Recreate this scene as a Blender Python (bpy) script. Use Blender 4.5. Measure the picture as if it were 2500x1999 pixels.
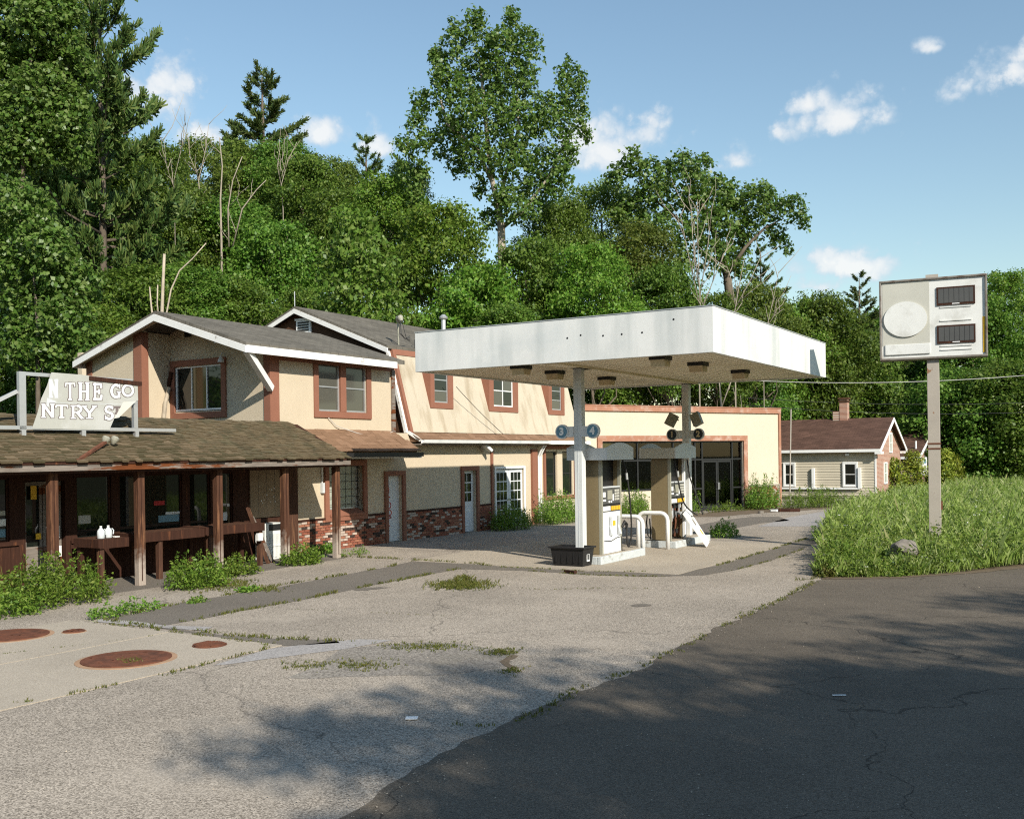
import bpy, bmesh, math, random
import numpy as np
from mathutils import Vector, noise as mnoise

# ------------------------------------------------------------------ scene, camera, light
sc = bpy.context.scene
COL = sc.collection
for o in list(bpy.data.objects):
    bpy.data.objects.remove(o, do_unlink=True)
rnd = random.Random(7)

EYE = 2.58
CAM_ROLL = -0.0138
HORIZON = 113.0            # horizon below the picture's centre, in photo pixels (2500 wide)
FOC = 2500.0               # focal length in photo pixels
LOT_A = 0.545              # the shop fronts recede to the right at this angle
cR = Vector((math.cos(CAM_ROLL), 0, math.sin(CAM_ROLL)))
cF = Vector((0, 1, 0))
cU = Vector((-math.sin(CAM_ROLL), 0, math.cos(CAM_ROLL)))

cam_d = bpy.data.cameras.new('camera')
cam = bpy.data.objects.new('camera', cam_d)
COL.objects.link(cam)
cam.location = (0, 0, EYE)
cam.rotation_euler = (math.pi / 2, -CAM_ROLL, 0)
cam.rotation_mode = 'XYZ'
from mathutils import Matrix
cam.matrix_world = Matrix(((cR.x, cU.x, -cF.x, 0), (cR.y, cU.y, -cF.y, 0), (cR.z, cU.z, -cF.z, EYE), (0, 0, 0, 1)))
cam_d.sensor_width = 36.0
cam_d.lens = 36.0 * FOC / 2500.0
cam_d.shift_y = HORIZON / 2500.0
cam_d.clip_end = 3000
sc.camera = cam

SUN_W = Vector((0.566, -0.994, 0.72)).normalized()      # towards the sun
SUN_EL = math.asin(SUN_W.z)
SUN_AZ = math.atan2(SUN_W.x, SUN_W.y)
sun_d = bpy.data.lights.new('sun', 'SUN')
sun_d.energy = 5.0
sun_d.angle = math.radians(0.53)
sun_d.color = (1.0, 0.94, 0.83)
sun = bpy.data.objects.new('sun', sun_d)
COL.objects.link(sun)
sun.rotation_euler = (-SUN_W).to_track_quat('-Z', 'Y').to_euler()

sc.view_settings.view_transform = 'Standard'
sc.view_settings.look = 'None'
sc.view_settings.exposure = 0.36
sc.view_settings.gamma = 1.0
sc.view_settings.use_curve_mapping = False
sc.render.engine = 'CYCLES'
sc.cycles.filter_width = 1.15
sc.cycles.use_denoising = False
sc.cycles.max_bounces = 6
sc.cycles.transparent_max_bounces = 8
sc.cycles.caustics_reflective = False
sc.cycles.caustics_refractive = False

def pix_dir(x, y):
    """direction seen at a pixel of the 2156 wide survey print"""
    k = 2500 / 2156
    return cR * ((x * k - 1250) / FOC) + cF + cU * (-(y * k - 999.5 - HORIZON) / FOC)

# ------------------------------------------------------------------ sky
w = bpy.data.worlds.new('World')
sc.world = w
w.use_nodes = True
nt = w.node_tree
nt.nodes.clear()
def wn(t, **k):
    n = nt.nodes.new(t)
    for a, b in k.items():
        setattr(n, a, b)
    return n
out = wn('ShaderNodeOutputWorld')
bg = wn('ShaderNodeBackground')
sky = wn('ShaderNodeTexSky')
sky.sky_type = 'NISHITA'
sky.sun_disc = False
sky.sun_elevation = SUN_EL
sky.sun_rotation = SUN_AZ
sky.altitude = 200
sky.air_density = 1.4
sky.dust_density = 0.35
sky.ozone_density = 1.5
bg.inputs['Strength'].default_value = 0.110
tc = wn('ShaderNodeTexCoord')
def wmath(op, a, b=None, clamp=False):
    n = wn('ShaderNodeMath', operation=op, use_clamp=clamp)
    for i, v in enumerate((a, b)):
        if v is None:
            continue
        if isinstance(v, (int, float)):
            n.inputs[i].default_value = v
        else:
            nt.links.new(v, n.inputs[i])
    return n.outputs[0]
def wdot(vec):
    n = wn('ShaderNodeVectorMath', operation='DOT_PRODUCT')
    nt.links.new(tc.outputs['Generated'], n.inputs[0])
    n.inputs[1].default_value = vec
    return n.outputs['Value']
CLOUDS = [((1298, 330), .052, .036), ((1372, 292), .026, .024), ((1235, 290), .024, .03), ((1775, 258), .056, .026), ((1700, 225), .030, .015),
          ((1550, 345), .032, .015), ((2105, 160), .052, .022), ((2150, 120), .03, .015), ((1960, 102), .014, .009),
          ((1800, 562), .062, .020), ((1700, 604), .04, .012), ((340, 225), .050, .036), ((420, 285), .04, .022), ((672, 290), .022, .016), ((790, 310), .03, .02)]
cl_dirs = [(pix_dir(*p).normalized(), a * 1.22, b * 1.4) for p, a, b in CLOUDS]
for i in range(9):                                      # the same fair-weather clouds all round
    az = math.radians(55 + i * 30 + rnd.uniform(-6, 6)); el = math.radians(rnd.uniform(11, 38))
    cl_dirs.append((Vector((math.sin(az) * math.cos(el), math.cos(az) * math.cos(el), math.sin(el))), rnd.uniform(.03, .075), rnd.uniform(.014, .035)))
best = None
shade = None
for d, ra, re in cl_dirs:
    r = d.cross(Vector((0, 0, 1))).normalized(); u = r.cross(d)
    a = wmath('DIVIDE', wdot(r), ra)
    ub = wdot(u)
    b1 = wmath('DIVIDE', ub, re)
    b2 = wmath('DIVIDE', ub, -re * .55)
    b = wmath('MAXIMUM', b1, b2)
    q = wmath('ADD', wmath('MULTIPLY', a, a), wmath('MULTIPLY', b, b))
    m = wmath('SUBTRACT', 1.0, wmath('SQRT', q))
    front = wmath('GREATER_THAN', wdot(d), 0.2)
    m = wmath('SUBTRACT', wmath('MULTIPLY', wmath('ADD', m, 8.0), front), 8.0)
    best = m if best is None else wmath('MAXIMUM', best, m)
nz = wn('ShaderNodeTexNoise')
nz.inputs['Scale'].default_value = 26
nz.inputs['Detail'].default_value = 7
nz.inputs['Roughness'].default_value = .62
nt.links.new(tc.outputs['Generated'], nz.inputs['Vector'])
nz2 = wn('ShaderNodeTexNoise')
nz2.inputs['Scale'].default_value = 14
nz2.inputs['Detail'].default_value = 4
nt.links.new(tc.outputs['Generated'], nz2.inputs['Vector'])
def billow(scale):
    wv = wn('ShaderNodeVectorMath', operation='MULTIPLY_ADD'); wv.inputs[1].default_value = (.05, .05, .05)
    nt.links.new(nz.outputs['Color'], wv.inputs[0]); nt.links.new(tc.outputs['Generated'], wv.inputs[2])
    v = wn('ShaderNodeTexVoronoi', feature='F1'); v.inputs['Scale'].default_value = scale
    nt.links.new(wv.outputs[0], v.inputs['Vector'])
    return wmath('SUBTRACT', .45, v.outputs['Distance'])
pert = wmath('ADD', wmath('ADD', wmath('MULTIPLY', billow(30), .75), wmath('MULTIPLY', billow(75), .45)), wmath('ADD', wmath('MULTIPLY', wmath('SUBTRACT', nz.outputs[0], .5), 1.3), wmath('MULTIPLY', wmath('SUBTRACT', nz2.outputs[0], .5), 1.3)))
cov = wmath('ADD', best, pert)
mr = wn('ShaderNodeMapRange', interpolation_type='SMOOTHSTEP')
mr.inputs['From Min'].default_value = .10
mr.inputs['From Max'].default_value = .78
nt.links.new(cov, mr.inputs['Value'])
dens = wmath('MULTIPLY', mr.outputs[0], .85)
ccol = wn('ShaderNodeMixRGB')
ccol.inputs[1].default_value = (4.6, 5.3, 6.0, 1)
ccol.inputs[2].default_value = (6.9, 6.9, 6.8, 1)
mr2 = wn('ShaderNodeMapRange')
mr2.inputs['From Min'].default_value = .35
mr2.inputs['From Max'].default_value = 1.0
nt.links.new(cov, mr2.inputs['Value'])
nt.links.new(mr2.outputs[0], ccol.inputs[0])
mix = wn('ShaderNodeMixRGB')
nt.links.new(dens, mix.inputs[0])
tint = wn('ShaderNodeMixRGB', blend_type='MULTIPLY')
tint.inputs[0].default_value = 1
tint.inputs[2].default_value = (.96, 1.02, 1.02, 1)
nt.links.new(sky.outputs[0], tint.inputs[1])
nt.links.new(tint.outputs[0], mix.inputs[1])
nt.links.new(ccol.outputs[0], mix.inputs[2])
nt.links.new(mix.outputs[0], bg.inputs['Color'])
nt.links.new(bg.outputs[0], out.inputs['Surface'])

# ------------------------------------------------------------------ frames and helpers
class Frame:
    """a site frame: u along the front (receding right), v out towards the street, z up"""
    def __init__(s, ox, oy, az):
        s.o = Vector((ox, oy, 0)); s.az = az
        s.u = Vector((math.sin(az), math.cos(az), 0)); s.v = Vector((math.cos(az), -math.sin(az), 0))
        s.ang = math.pi / 2 - az
    def w(s, u, v, z=0.0):
        return s.o + s.u * u + s.v * v + Vector((0, 0, z))
    def inv(s, p):
        q = Vector(p) - s.o
        return q.dot(s.u), q.dot(s.v), p[2]
LOT = Frame(-3.82686, 30.97133, LOT_A)
SHOP = Frame(3.0, 41.9, math.radians(56.87))
WORLD = Frame(0, 0, math.pi / 2)        # u = +x, v = -y

def on_ground(x, y, z=0.0):
    d = pix_dir(x, y); t = (z - EYE) / d.z
    return Vector((0, 0, EYE)) + d * t
def at_depth(x, y, dep):
    return Vector((0, 0, EYE)) + pix_dir(x, y) * dep
def on_front(x, y, v, fr=LOT):
    d = pix_dir(x, y); t = (v + fr.o.dot(fr.v)) / d.dot(fr.v)
    return fr.inv(Vector((0, 0, EYE)) + d * t)

ORG = {}; FRM = {}
def thing(name, label, cat, at=(0, 0, 0), group=None, fr=LOT):
    o = bpy.data.objects.new(name, None); COL.objects.link(o)
    o.empty_display_size = .1
    o.location = fr.w(*at); o.rotation_euler = (0, 0, fr.ang)
    o['label'] = label; o['category'] = cat
    if group: o['group'] = group
    ORG[o.name] = at; FRM[o.name] = fr
    return o
def tag(o, label, cat, group=None, kind=None):
    if label: o['label'] = label
    if cat: o['category'] = cat
    if group: o['group'] = group
    if kind: o['kind'] = kind
    return o

class MB:
    """collects shapes in (u, v, z) and links them as ONE mesh object"""
    def __init__(s):
        s.p = []; s.f = []
    def add(s, pts, faces):
        b = len(s.p); s.p += [tuple(q) for q in pts]
        s.f += [tuple(b + i for i in f) for f in faces]
        return s
    def box(s, u0, u1, v0, v1, z0, z1):
        return s.add([(u0, v0, z0), (u1, v0, z0), (u1, v1, z0), (u0, v1, z0), (u0, v0, z1), (u1, v0, z1), (u1, v1, z1), (u0, v1, z1)],
                     [(0, 3, 2, 1), (4, 5, 6, 7), (0, 1, 5, 4), (1, 2, 6, 5), (2, 3, 7, 6), (3, 0, 4, 7)])
    def prism(s, pts, a, b, axis):
        """polygon extruded along one axis; pts are the two other coordinates in order"""
        n = len(pts)
        def mk(q, c):
            return {'u': (c, q[0], q[1]), 'v': (q[0], c, q[1]), 'z': (q[0], q[1], c)}[axis]
        P = [mk(q, a) for q in pts] + [mk(q, b) for q in pts]
        return s.add(P, [tuple(range(n))[::-1], tuple(range(n, 2 * n))] + [(i, (i + 1) % n, n + (i + 1) % n, n + i) for i in range(n)])
    def bar(s, p0, p1, w, h, up=(0, 0, 1)):
        p0 = Vector(p0); p1 = Vector(p1); d = (p1 - p0).normalized(); up = Vector(up)
        if abs(d.dot(up)) > .98: up = Vector((1, 0, 0))
        x = d.cross(up).normalized() * w / 2; y = x.normalized().cross(d) * h / 2
        P = [p0 - x - y, p0 + x - y, p0 + x + y, p0 - x + y, p1 - x - y, p1 + x - y, p1 + x + y, p1 - x + y]
        return s.add(P, [(0, 3, 2, 1), (4, 5, 6, 7), (0, 1, 5, 4), (1, 2, 6, 5), (2, 3, 7, 6), (3, 0, 4, 7)])
    def tube(s, pts, r, n=8, cap=True):
        pts = [Vector(p) for p in pts]
        rs = r if isinstance(r, (list, tuple)) else [r] * len(pts)
        rings = []; ref = None
        for i, p in enumerate(pts):
            d = (pts[min(i + 1, len(pts) - 1)] - pts[max(i - 1, 0)]).normalized()
            if ref is None:
                ref = Vector((1, 0, 0)) if abs(d.x) < .8 else Vector((0, 1, 0))
            x = (ref - d * ref.dot(d)).normalized(); ref = x; y = d.cross(x)
            rings.append([p + (x * math.cos(2 * math.pi * k / n) + y * math.sin(2 * math.pi * k / n)) * rs[i] for k in range(n)])
        P = [q for g in rings for q in g]; F = []
        for i in range(len(pts) - 1):
            for k in range(n):
                F.append((i * n + k, i * n + (k + 1) % n, (i + 1) * n + (k + 1) % n, (i + 1) * n + k))
        if cap:
            F.append(tuple(range(n))[::-1]); F.append(tuple((len(pts) - 1) * n + k for k in range(n)))
        return s.add(P, F)
    def lathe(s, c, prof, n=16, axis=(0, 0, 1)):
        """prof = [(radius, height)] round axis from c"""
        ax = Vector(axis).normalized()
        return s.tube([Vector(c) + ax * h for _, h in prof], [max(r, 1e-4) for r, _ in prof], n)
    def tri(s, *pts):
        return s.add(pts, [tuple(range(len(pts)))])
    def build(s, name, m, root=None, fr=None, at=None, smooth=False, bevel=0, kind=None):
        if root is not None:
            org = ORG[root.name]; fr = FRM[root.name]
        else:
            fr = fr or LOT
            org = at
            if org is None:
                q = np.array(s.p); org = (float(q[:, 0].mean()), float(q[:, 1].mean()), float(q[:, 2].min()))
        me = bpy.data.meshes.new(name)
        me.from_pydata([(p[0] - org[0], -(p[1] - org[1]), p[2] - org[2]) for p in s.p], [], s.f)
        bm = bmesh.new(); bm.from_mesh(me); bmesh.ops.recalc_face_normals(bm, faces=bm.faces); bm.to_mesh(me); bm.free()
        me.materials.append(m)
        if smooth:
            for p in me.polygons: p.use_smooth = True
        o = bpy.data.objects.new(name, me); COL.objects.link(o)
        if root is not None:
            o.parent = root
        else:
            o.location = fr.w(*org); o.rotation_euler = (0, 0, fr.ang)
        ORG[o.name] = org; FRM[o.name] = fr
        if bevel:
            b = o.modifiers.new('bevel', 'BEVEL'); b.width = bevel; b.segments = 2; b.limit_method = 'ANGLE'
        if kind: o['kind'] = kind
        return o
def box(name, m, dims, root=None, **k):
    return MB().box(*dims).build(name, m, root, **k)

def dup(root, at, label=None, fr=None, rz=0, scale=None):
    """a copy of a thing with copies of its parts and sub-parts"""
    fr = fr or FRM[root.name]
    r = root.copy(); COL.objects.link(r)
    r.location = fr.w(*at); r.rotation_euler = (0, 0, fr.ang + rz)
    if scale: r.scale = scale
    if label: r['label'] = label
    ORG[r.name] = at; FRM[r.name] = fr
    for ch in list(root.children):
        c = ch.copy(); COL.objects.link(c); c.parent = r
        for g in list(ch.children):
            d = g.copy(); COL.objects.link(d); d.parent = c
    return r

def cells(mb, u0, u1, z0, z1, holes, v0, v1, axis='v'):
    """a wall slab with rectangular openings, built of abutting blocks"""
    us = sorted({u0, u1, *[h[0] for h in holes], *[h[1] for h in holes]}); zs = sorted({z0, z1, *[h[2] for h in holes], *[h[3] for h in holes]})
    us = [u for u in us if u0 <= u <= u1]; zs = [z for z in zs if z0 <= z <= z1]
    for i in range(len(us) - 1):
        run = None
        for j in range(len(zs) - 1):
            cu = (us[i] + us[i + 1]) / 2; cz = (zs[j] + zs[j + 1]) / 2
            hit = any(h[0] < cu < h[1] and h[2] < cz < h[3] for h in holes)
            if not hit:
                if run is None: run = zs[j]
            if (hit or j == len(zs) - 2) and run is not None:
                top = zs[j] if hit else zs[j + 1]
                if axis == 'v': mb.box(us[i], us[i + 1], v0, v1, run, top)
                else: mb.box(v0, v1, us[i], us[i + 1], run, top)
                run = None
    return mb

# ------------------------------------------------------------------ materials
def mat(name, col, rough=.8, var=.12, scale=2.0, bump=0.0, bscale=60.0, spec=.3, metal=0.0, streak=None, streak_amt=.0, streak_scale=(5, 5, .5), col2=None, c2scale=1.5, c2lo=.5, c2hi=.65, stretch=None):
    m = bpy.data.materials.new(name); m.use_nodes = True
    n = m.node_tree; n.nodes.clear()
    N = n.nodes.new; Lk = n.links.new
    o = N('ShaderNodeOutputMaterial'); b = N('ShaderNodeBsdfPrincipled'); t = N('ShaderNodeTexCoord')
    Lk(b.outputs[0], o.inputs[0])
    b.inputs['Roughness'].default_value = rough; b.inputs['Metallic'].default_value = metal; b.inputs['Specular IOR Level'].default_value = spec
    vec = t.outputs['Object']
    if stretch:
        mp = N('ShaderNodeMapping'); mp.inputs['Scale'].default_value = stretch; Lk(vec, mp.inputs[0]); vec = mp.outputs[0]
    nz = N('ShaderNodeTexNoise'); nz.inputs['Scale'].default_value = scale; nz.inputs['Detail'].default_value = 5; nz.inputs['Roughness'].default_value = .65
    Lk(vec, nz.inputs['Vector'])
    mr = N('ShaderNodeMapRange'); mr.inputs['From Min'].default_value = .25; mr.inputs['From Max'].default_value = .75
    mr.inputs['To Min'].default_value = 1 - var; mr.inputs['To Max'].default_value = 1 + var
    Lk(nz.outputs[0], mr.inputs[0])
    mx = N('ShaderNodeVectorMath'); mx.operation = 'SCALE'; mx.inputs[0].default_value = col[:3]
    cur = None
    if col2 is not None:
        n2 = N('ShaderNodeTexNoise'); n2.inputs['Scale'].default_value = c2scale; n2.inputs['Detail'].default_value = 6; n2.inputs['Roughness'].default_value = .65
        Lk(vec, n2.inputs['Vector'])
        r2 = N('ShaderNodeMapRange'); r2.inputs['From Min'].default_value = c2lo; r2.inputs['From Max'].default_value = c2hi; Lk(n2.outputs[0], r2.inputs[0])
        mm = N('ShaderNodeMixRGB'); mm.inputs[1].default_value = (*col[:3], 1); mm.inputs[2].default_value = (*col2[:3], 1); Lk(r2.outputs[0], mm.inputs[0])
        Lk(mm.outputs[0], mx.inputs[0])
    Lk(mr.outputs[0], mx.inputs['Scale'])
    cur = mx.outputs[0]
    if streak is not None:
        mp = N('ShaderNodeMapping'); mp.inputs['Scale'].default_value = streak_scale; Lk(t.outputs['Object'], mp.inputs[0])
        n3 = N('ShaderNodeTexNoise'); n3.inputs['Scale'].default_value = 1; n3.inputs['Detail'].default_value = 5; Lk(mp.outputs[0], n3.inputs['Vector'])
        r3 = N('ShaderNodeMapRange'); r3.inputs['From Min'].default_value = .5; r3.inputs['From Max'].default_value = .72; r3.inputs['To Max'].default_value = streak_amt; Lk(n3.outputs[0], r3.inputs[0])
        ms = N('ShaderNodeMixRGB'); ms.inputs[2].default_value = (*streak[:3], 1); Lk(r3.outputs[0], ms.inputs[0]); Lk(cur, ms.inputs[1]); cur = ms.outputs[0]
    Lk(cur, b.inputs['Base Color'])
    if bump:
        nb = N('ShaderNodeTexNoise'); nb.inputs['Scale'].default_value = bscale; nb.inputs['Detail'].default_value = 4; Lk(vec, nb.inputs['Vector'])
        bp = N('ShaderNodeBump'); bp.inputs['Strength'].default_value = bump; bp.inputs['Distance'].default_value = .02; Lk(nb.outputs[0], bp.inputs['Height']); Lk(bp.outputs[0], b.inputs['Normal'])
    return m

def leaf_mat(name, cols, trans=.35, rough=.5, spec=.35):
    m = bpy.data.materials.new(name); m.use_nodes = True
    n = m.node_tree; n.nodes.clear(); N = n.nodes.new; Lk = n.links.new
    o = N('ShaderNodeOutputMaterial'); b = N('ShaderNodeBsdfPrincipled'); g = N('ShaderNodeNewGeometry'); oi = N('ShaderNodeObjectInfo')
    rp = N('ShaderNodeValToRGB')
    e = rp.color_ramp.elements
    while len(e) < len(cols): e.new(.5)
    for i, c in enumerate(cols):
        e[i].position = i / (len(cols) - 1); e[i].color = (*c, 1)
    Lk(g.outputs['Random Per Island'], rp.inputs[0])
    hs = N('ShaderNodeHueSaturation')
    mr = N('ShaderNodeMapRange'); mr.inputs['To Min'].default_value = .78; mr.inputs['To Max'].default_value = 1.22; Lk(oi.outputs['Random'], mr.inputs[0]); Lk(mr.outputs[0], hs.inputs['Value'])
    mh = N('ShaderNodeMapRange'); mh.inputs['To Min'].default_value = .485; mh.inputs['To Max'].default_value = .515; Lk(oi.outputs['Random'], mh.inputs[0]); Lk(mh.outputs[0], hs.inputs['Hue'])
    Lk(rp.outputs[0], hs.inputs['Color'])
    b.inputs['Roughness'].default_value = rough; b.inputs['Specular IOR Level'].default_value = spec
    Lk(hs.outputs[0], b.inputs['Base Color'])
    tr = N('ShaderNodeBsdfTranslucent'); sx = N('ShaderNodeMixShader'); sx.inputs[0].default_value = trans
    gm = N('ShaderNodeGamma'); gm.inputs[1].default_value = .9; Lk(hs.outputs[0], gm.inputs[0]); Lk(gm.outputs[0], tr.inputs['Color'])
    Lk(b.outputs[0], sx.inputs[1]); Lk(tr.outputs[0], sx.inputs[2]); Lk(sx.outputs[0], o.inputs[0])
    return m

def asphalt_mat(name, dark, light, grain=70.0, contrast=.5, crack=.0, patch=(0.9, 1.1), dust=None, ckv=.3):
    m = bpy.data.materials.new(name); m.use_nodes = True
    n = m.node_tree; n.nodes.clear(); N = n.nodes.new; Lk = n.links.new
    o = N('ShaderNodeOutputMaterial'); b = N('ShaderNodeBsdfPrincipled'); t = N('ShaderNodeTexCoord'); Lk(b.outputs[0], o.inputs[0])
    b.inputs['Roughness'].default_value = .88; b.inputs['Specular IOR Level'].default_value = .25
    v = N('ShaderNodeTexVoronoi'); v.inputs['Scale'].default_value = grain; Lk(t.outputs['Object'], v.inputs['Vector'])
    sp = N('ShaderNodeSeparateColor'); Lk(v.outputs['Color'], sp.inputs[0])
    r = N('ShaderNodeMapRange'); r.inputs['From Min'].default_value = .5 - contrast; r.inputs['From Max'].default_value = .5 + contrast; Lk(sp.outputs[0], r.inputs[0])
    mx = N('ShaderNodeMixRGB'); mx.inputs[1].default_value = (*dark, 1); mx.inputs[2].default_value = (*light, 1); Lk(r.outputs[0], mx.inputs[0])
    pn = N('ShaderNodeTexNoise'); pn.inputs['Scale'].default_value = .45; pn.inputs['Detail'].default_value = 6; pn.inputs['Roughness'].default_value = .6; Lk(t.outputs['Object'], pn.inputs['Vector'])
    pr = N('ShaderNodeMapRange'); pr.inputs['From Min'].default_value = .3; pr.inputs['From Max'].default_value = .7; pr.inputs['To Min'].default_value = patch[0]; pr.inputs['To Max'].default_value = patch[1]; Lk(pn.outputs[0], pr.inputs[0])
    sc_ = N('ShaderNodeVectorMath'); sc_.operation = 'SCALE'; Lk(mx.outputs[0], sc_.inputs[0]); Lk(pr.outputs[0], sc_.inputs['Scale'])
    cur = sc_.outputs[0]
    if dust:
        dn = N('ShaderNodeTexNoise'); dn.inputs['Scale'].default_value = .3; dn.inputs['Detail'].default_value = 7; dn.inputs['Roughness'].default_value = .7
        mpd = N('ShaderNodeMapping'); mpd.inputs['Location'].default_value = (7.3, 2.1, 0); Lk(t.outputs['Object'], mpd.inputs[0]); Lk(mpd.outputs[0], dn.inputs['Vector'])
        dr = N('ShaderNodeMapRange'); dr.inputs['From Min'].default_value = .52; dr.inputs['From Max'].default_value = .7; dr.inputs['To Max'].default_value = .6; Lk(dn.outputs[0], dr.inputs[0])
        dm = N('ShaderNodeMixRGB'); dm.inputs[2].default_value = (*dust, 1); Lk(dr.outputs[0], dm.inputs[0]); Lk(cur, dm.inputs[1]); cur = dm.outputs[0]
    if crack:
        wn_ = N('ShaderNodeTexNoise'); wn_.inputs['Scale'].default_value = 1.1; wn_.inputs['Detail'].default_value = 5; Lk(t.outputs['Object'], wn_.inputs['Vector'])
        va = N('ShaderNodeVectorMath'); va.operation = 'MULTIPLY_ADD'; va.inputs[1].default_value = (1.3, 1.3, 0); Lk(wn_.outputs['Color'], va.inputs[0]); Lk(t.outputs['Object'], va.inputs[2])
        ve = N('ShaderNodeTexVoronoi'); ve.feature = 'DISTANCE_TO_EDGE'; ve.inputs['Scale'].default_value = crack; Lk(va.outputs[0], ve.inputs['Vector'])
        cr = N('ShaderNodeMapRange'); cr.inputs['From Min'].default_value = .0006; cr.inputs['From Max'].default_value = .003; cr.inputs['To Min'].default_value = ckv; cr.inputs['To Max'].default_value = 1; Lk(ve.outputs['Distance'], cr.inputs[0])
        sk = N('ShaderNodeVectorMath'); sk.operation = 'SCALE'; Lk(cur, sk.inputs[0]); Lk(cr.outputs[0], sk.inputs['Scale']); cur = sk.outputs[0]
    Lk(cur, b.inputs['Base Color'])
    bp = N('ShaderNodeBump'); bp.inputs['Strength'].default_value = .7; bp.inputs['Distance'].default_value = .012; Lk(sp.outputs[1], bp.inputs['Height']); Lk(bp.outputs[0], b.inputs['Normal'])
    return m

def wood_mat(name, col, col2, lo=.45, hi=.62, rough=.8, bump=.4, stretch=(9, 9, .9)):
    return mat(name, col, rough, .3, 2.2, bump, 4.0, .2, col2=col2, c2scale=1.1, c2lo=lo, c2hi=hi, stretch=stretch)

def shingle_mat(name, c1, c2, bw=.33, bh=.14, axis='u'):
    m = bpy.data.materials.new(name); m.use_nodes = True
    n = m.node_tree; n.nodes.clear(); N = n.nodes.new; Lk = n.links.new
    o = N('ShaderNodeOutputMaterial'); b = N('ShaderNodeBsdfPrincipled'); t = N('ShaderNodeTexCoord'); Lk(b.outputs[0], o.inputs[0])
    b.inputs['Roughness'].default_value = .9; b.inputs['Specular IOR Level'].default_value = .2
    br = N('ShaderNodeTexBrick'); br.inputs['Color1'].default_value = (*c1, 1); br.inputs['Color2'].default_value = (*c2, 1); br.inputs['Mortar'].default_value = (*[x * .45 for x in c1], 1)
    br.inputs['Scale'].default_value = 1; br.inputs['Brick Width'].default_value = bw; br.inputs['Row Height'].default_value = bh; br.inputs['Mortar Size'].default_value = .006
    if axis == 'v':
        mp = N('ShaderNodeMapping'); mp.inputs['Rotation'].default_value = (0, 0, math.pi / 2); Lk(t.outputs['Object'], mp.inputs[0]); Lk(mp.outputs[0], br.inputs['Vector'])
    else:
        Lk(t.outputs['Object'], br.inputs['Vector'])
    nz = N('ShaderNodeTexNoise'); nz.inputs['Scale'].default_value = 1.3; nz.inputs['Detail'].default_value = 6; Lk(t.outputs['Object'], nz.inputs['Vector'])
    n2 = N('ShaderNodeTexNoise'); n2.inputs['Scale'].default_value = 60; Lk(t.outputs['Object'], n2.inputs['Vector'])
    ad = N('ShaderNodeMath'); ad.operation = 'ADD'; Lk(nz.outputs[0], ad.inputs[0]); Lk(n2.outputs[0], ad.inputs[1])
    r = N('ShaderNodeMapRange'); r.inputs['From Min'].default_value = .6; r.inputs['From Max'].default_value = 1.4; r.inputs['To Min'].default_value = .6; r.inputs['To Max'].default_value = 1.35; Lk(ad.outputs[0], r.inputs[0])
    s = N('ShaderNodeVectorMath'); s.operation = 'SCALE'; Lk(br.outputs[0], s.inputs[0]); Lk(r.outputs[0], s.inputs['Scale']); Lk(s.outputs[0], b.inputs['Base Color'])
    bp = N('ShaderNodeBump'); bp.inputs['Strength'].default_value = .5; bp.inputs['Distance'].default_value = .02; Lk(br.outputs['Fac'], bp.inputs['Height']); bp.invert = True; Lk(bp.outputs[0], b.inputs['Normal'])
    return m

def glass_mat(name, tint, clear=0.0, rough=.02):
    m = bpy.data.materials.new(name); m.use_nodes = True
    n = m.node_tree; n.nodes.clear(); N = n.nodes.new; Lk = n.links.new
    o = N('ShaderNodeOutputMaterial')
    b = N('ShaderNodeBsdfPrincipled'); b.inputs['Base Color'].default_value = (*tint, 1); b.inputs['Roughness'].default_value = rough; b.inputs['Specular IOR Level'].default_value = .7
    if clear:
        tr = N('ShaderNodeBsdfTransparent'); gl = N('ShaderNodeBsdfGlossy'); gl.inputs['Roughness'].default_value = rough
        fr = N('ShaderNodeFresnel'); fr.inputs[0].default_value = 1.6
        mx = N('ShaderNodeMixShader'); tr.inputs[0].default_value = (*tint, 1)
        Lk(fr.outputs[0], mx.inputs[0]); Lk(tr.outputs[0], mx.inputs[1]); Lk(gl.outputs[0], mx.inputs[2]); Lk(mx.outputs[0], o.inputs[0])
    else:
        Lk(b.outputs[0], o.inputs[0])
    return m

M = {}
M['cream'] = mat('cream_stucco', (.56, .47, .345), .9, .05, 1.2, .5, 90, .15)
M['mansard'] = mat('stained_stucco', (.515, .448, .345), .9, .06, 1.0, .5, 90, .15, streak=(.30, .235, .15), streak_amt=.7, streak_scale=(2.6, 2.6, .28))
M['shopwall'] = mat('shop_stucco', (.57, .495, .385), .9, .04, .8, .4, 110, .15)
M['terra'] = mat('terracotta_paint', (.255, .112, .072), .75, .08, 2.5, .25, 80, .2)
M['terra_cap'] = mat('weathered_terracotta', (.34, .165, .105), .8, .12, 2.0, .2, 60, .2, col2=(.45, .33, .27), c2scale=3, c2lo=.5, c2hi=.75)
M['white_trim'] = mat('peeling_white_paint', (.74, .73, .70), .7, .06, 3, .2, 30, .2, col2=(.34, .31, .28), c2scale=5, c2lo=.62, c2hi=.68)
M['white'] = mat('white_paint', (.78, .78, .76), .6, .04, 3, .05, 40, .3)
M['door_white'] = mat('door_white', (.66, .67, .68), .55, .06, 2, .05, 40, .3, col2=(.25, .22, .2), c2scale=6, c2lo=.68, c2hi=.72)
M['canopy'] = mat('canopy_white', (.70, .70, .675), .55, .05, .8, 0, 40, .3, streak=(.42, .45, .44), streak_amt=.6, streak_scale=(2.2, 2.2, .3), col2=(.60, .62, .61), c2scale=.9, c2lo=.48, c2hi=.7)
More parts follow.
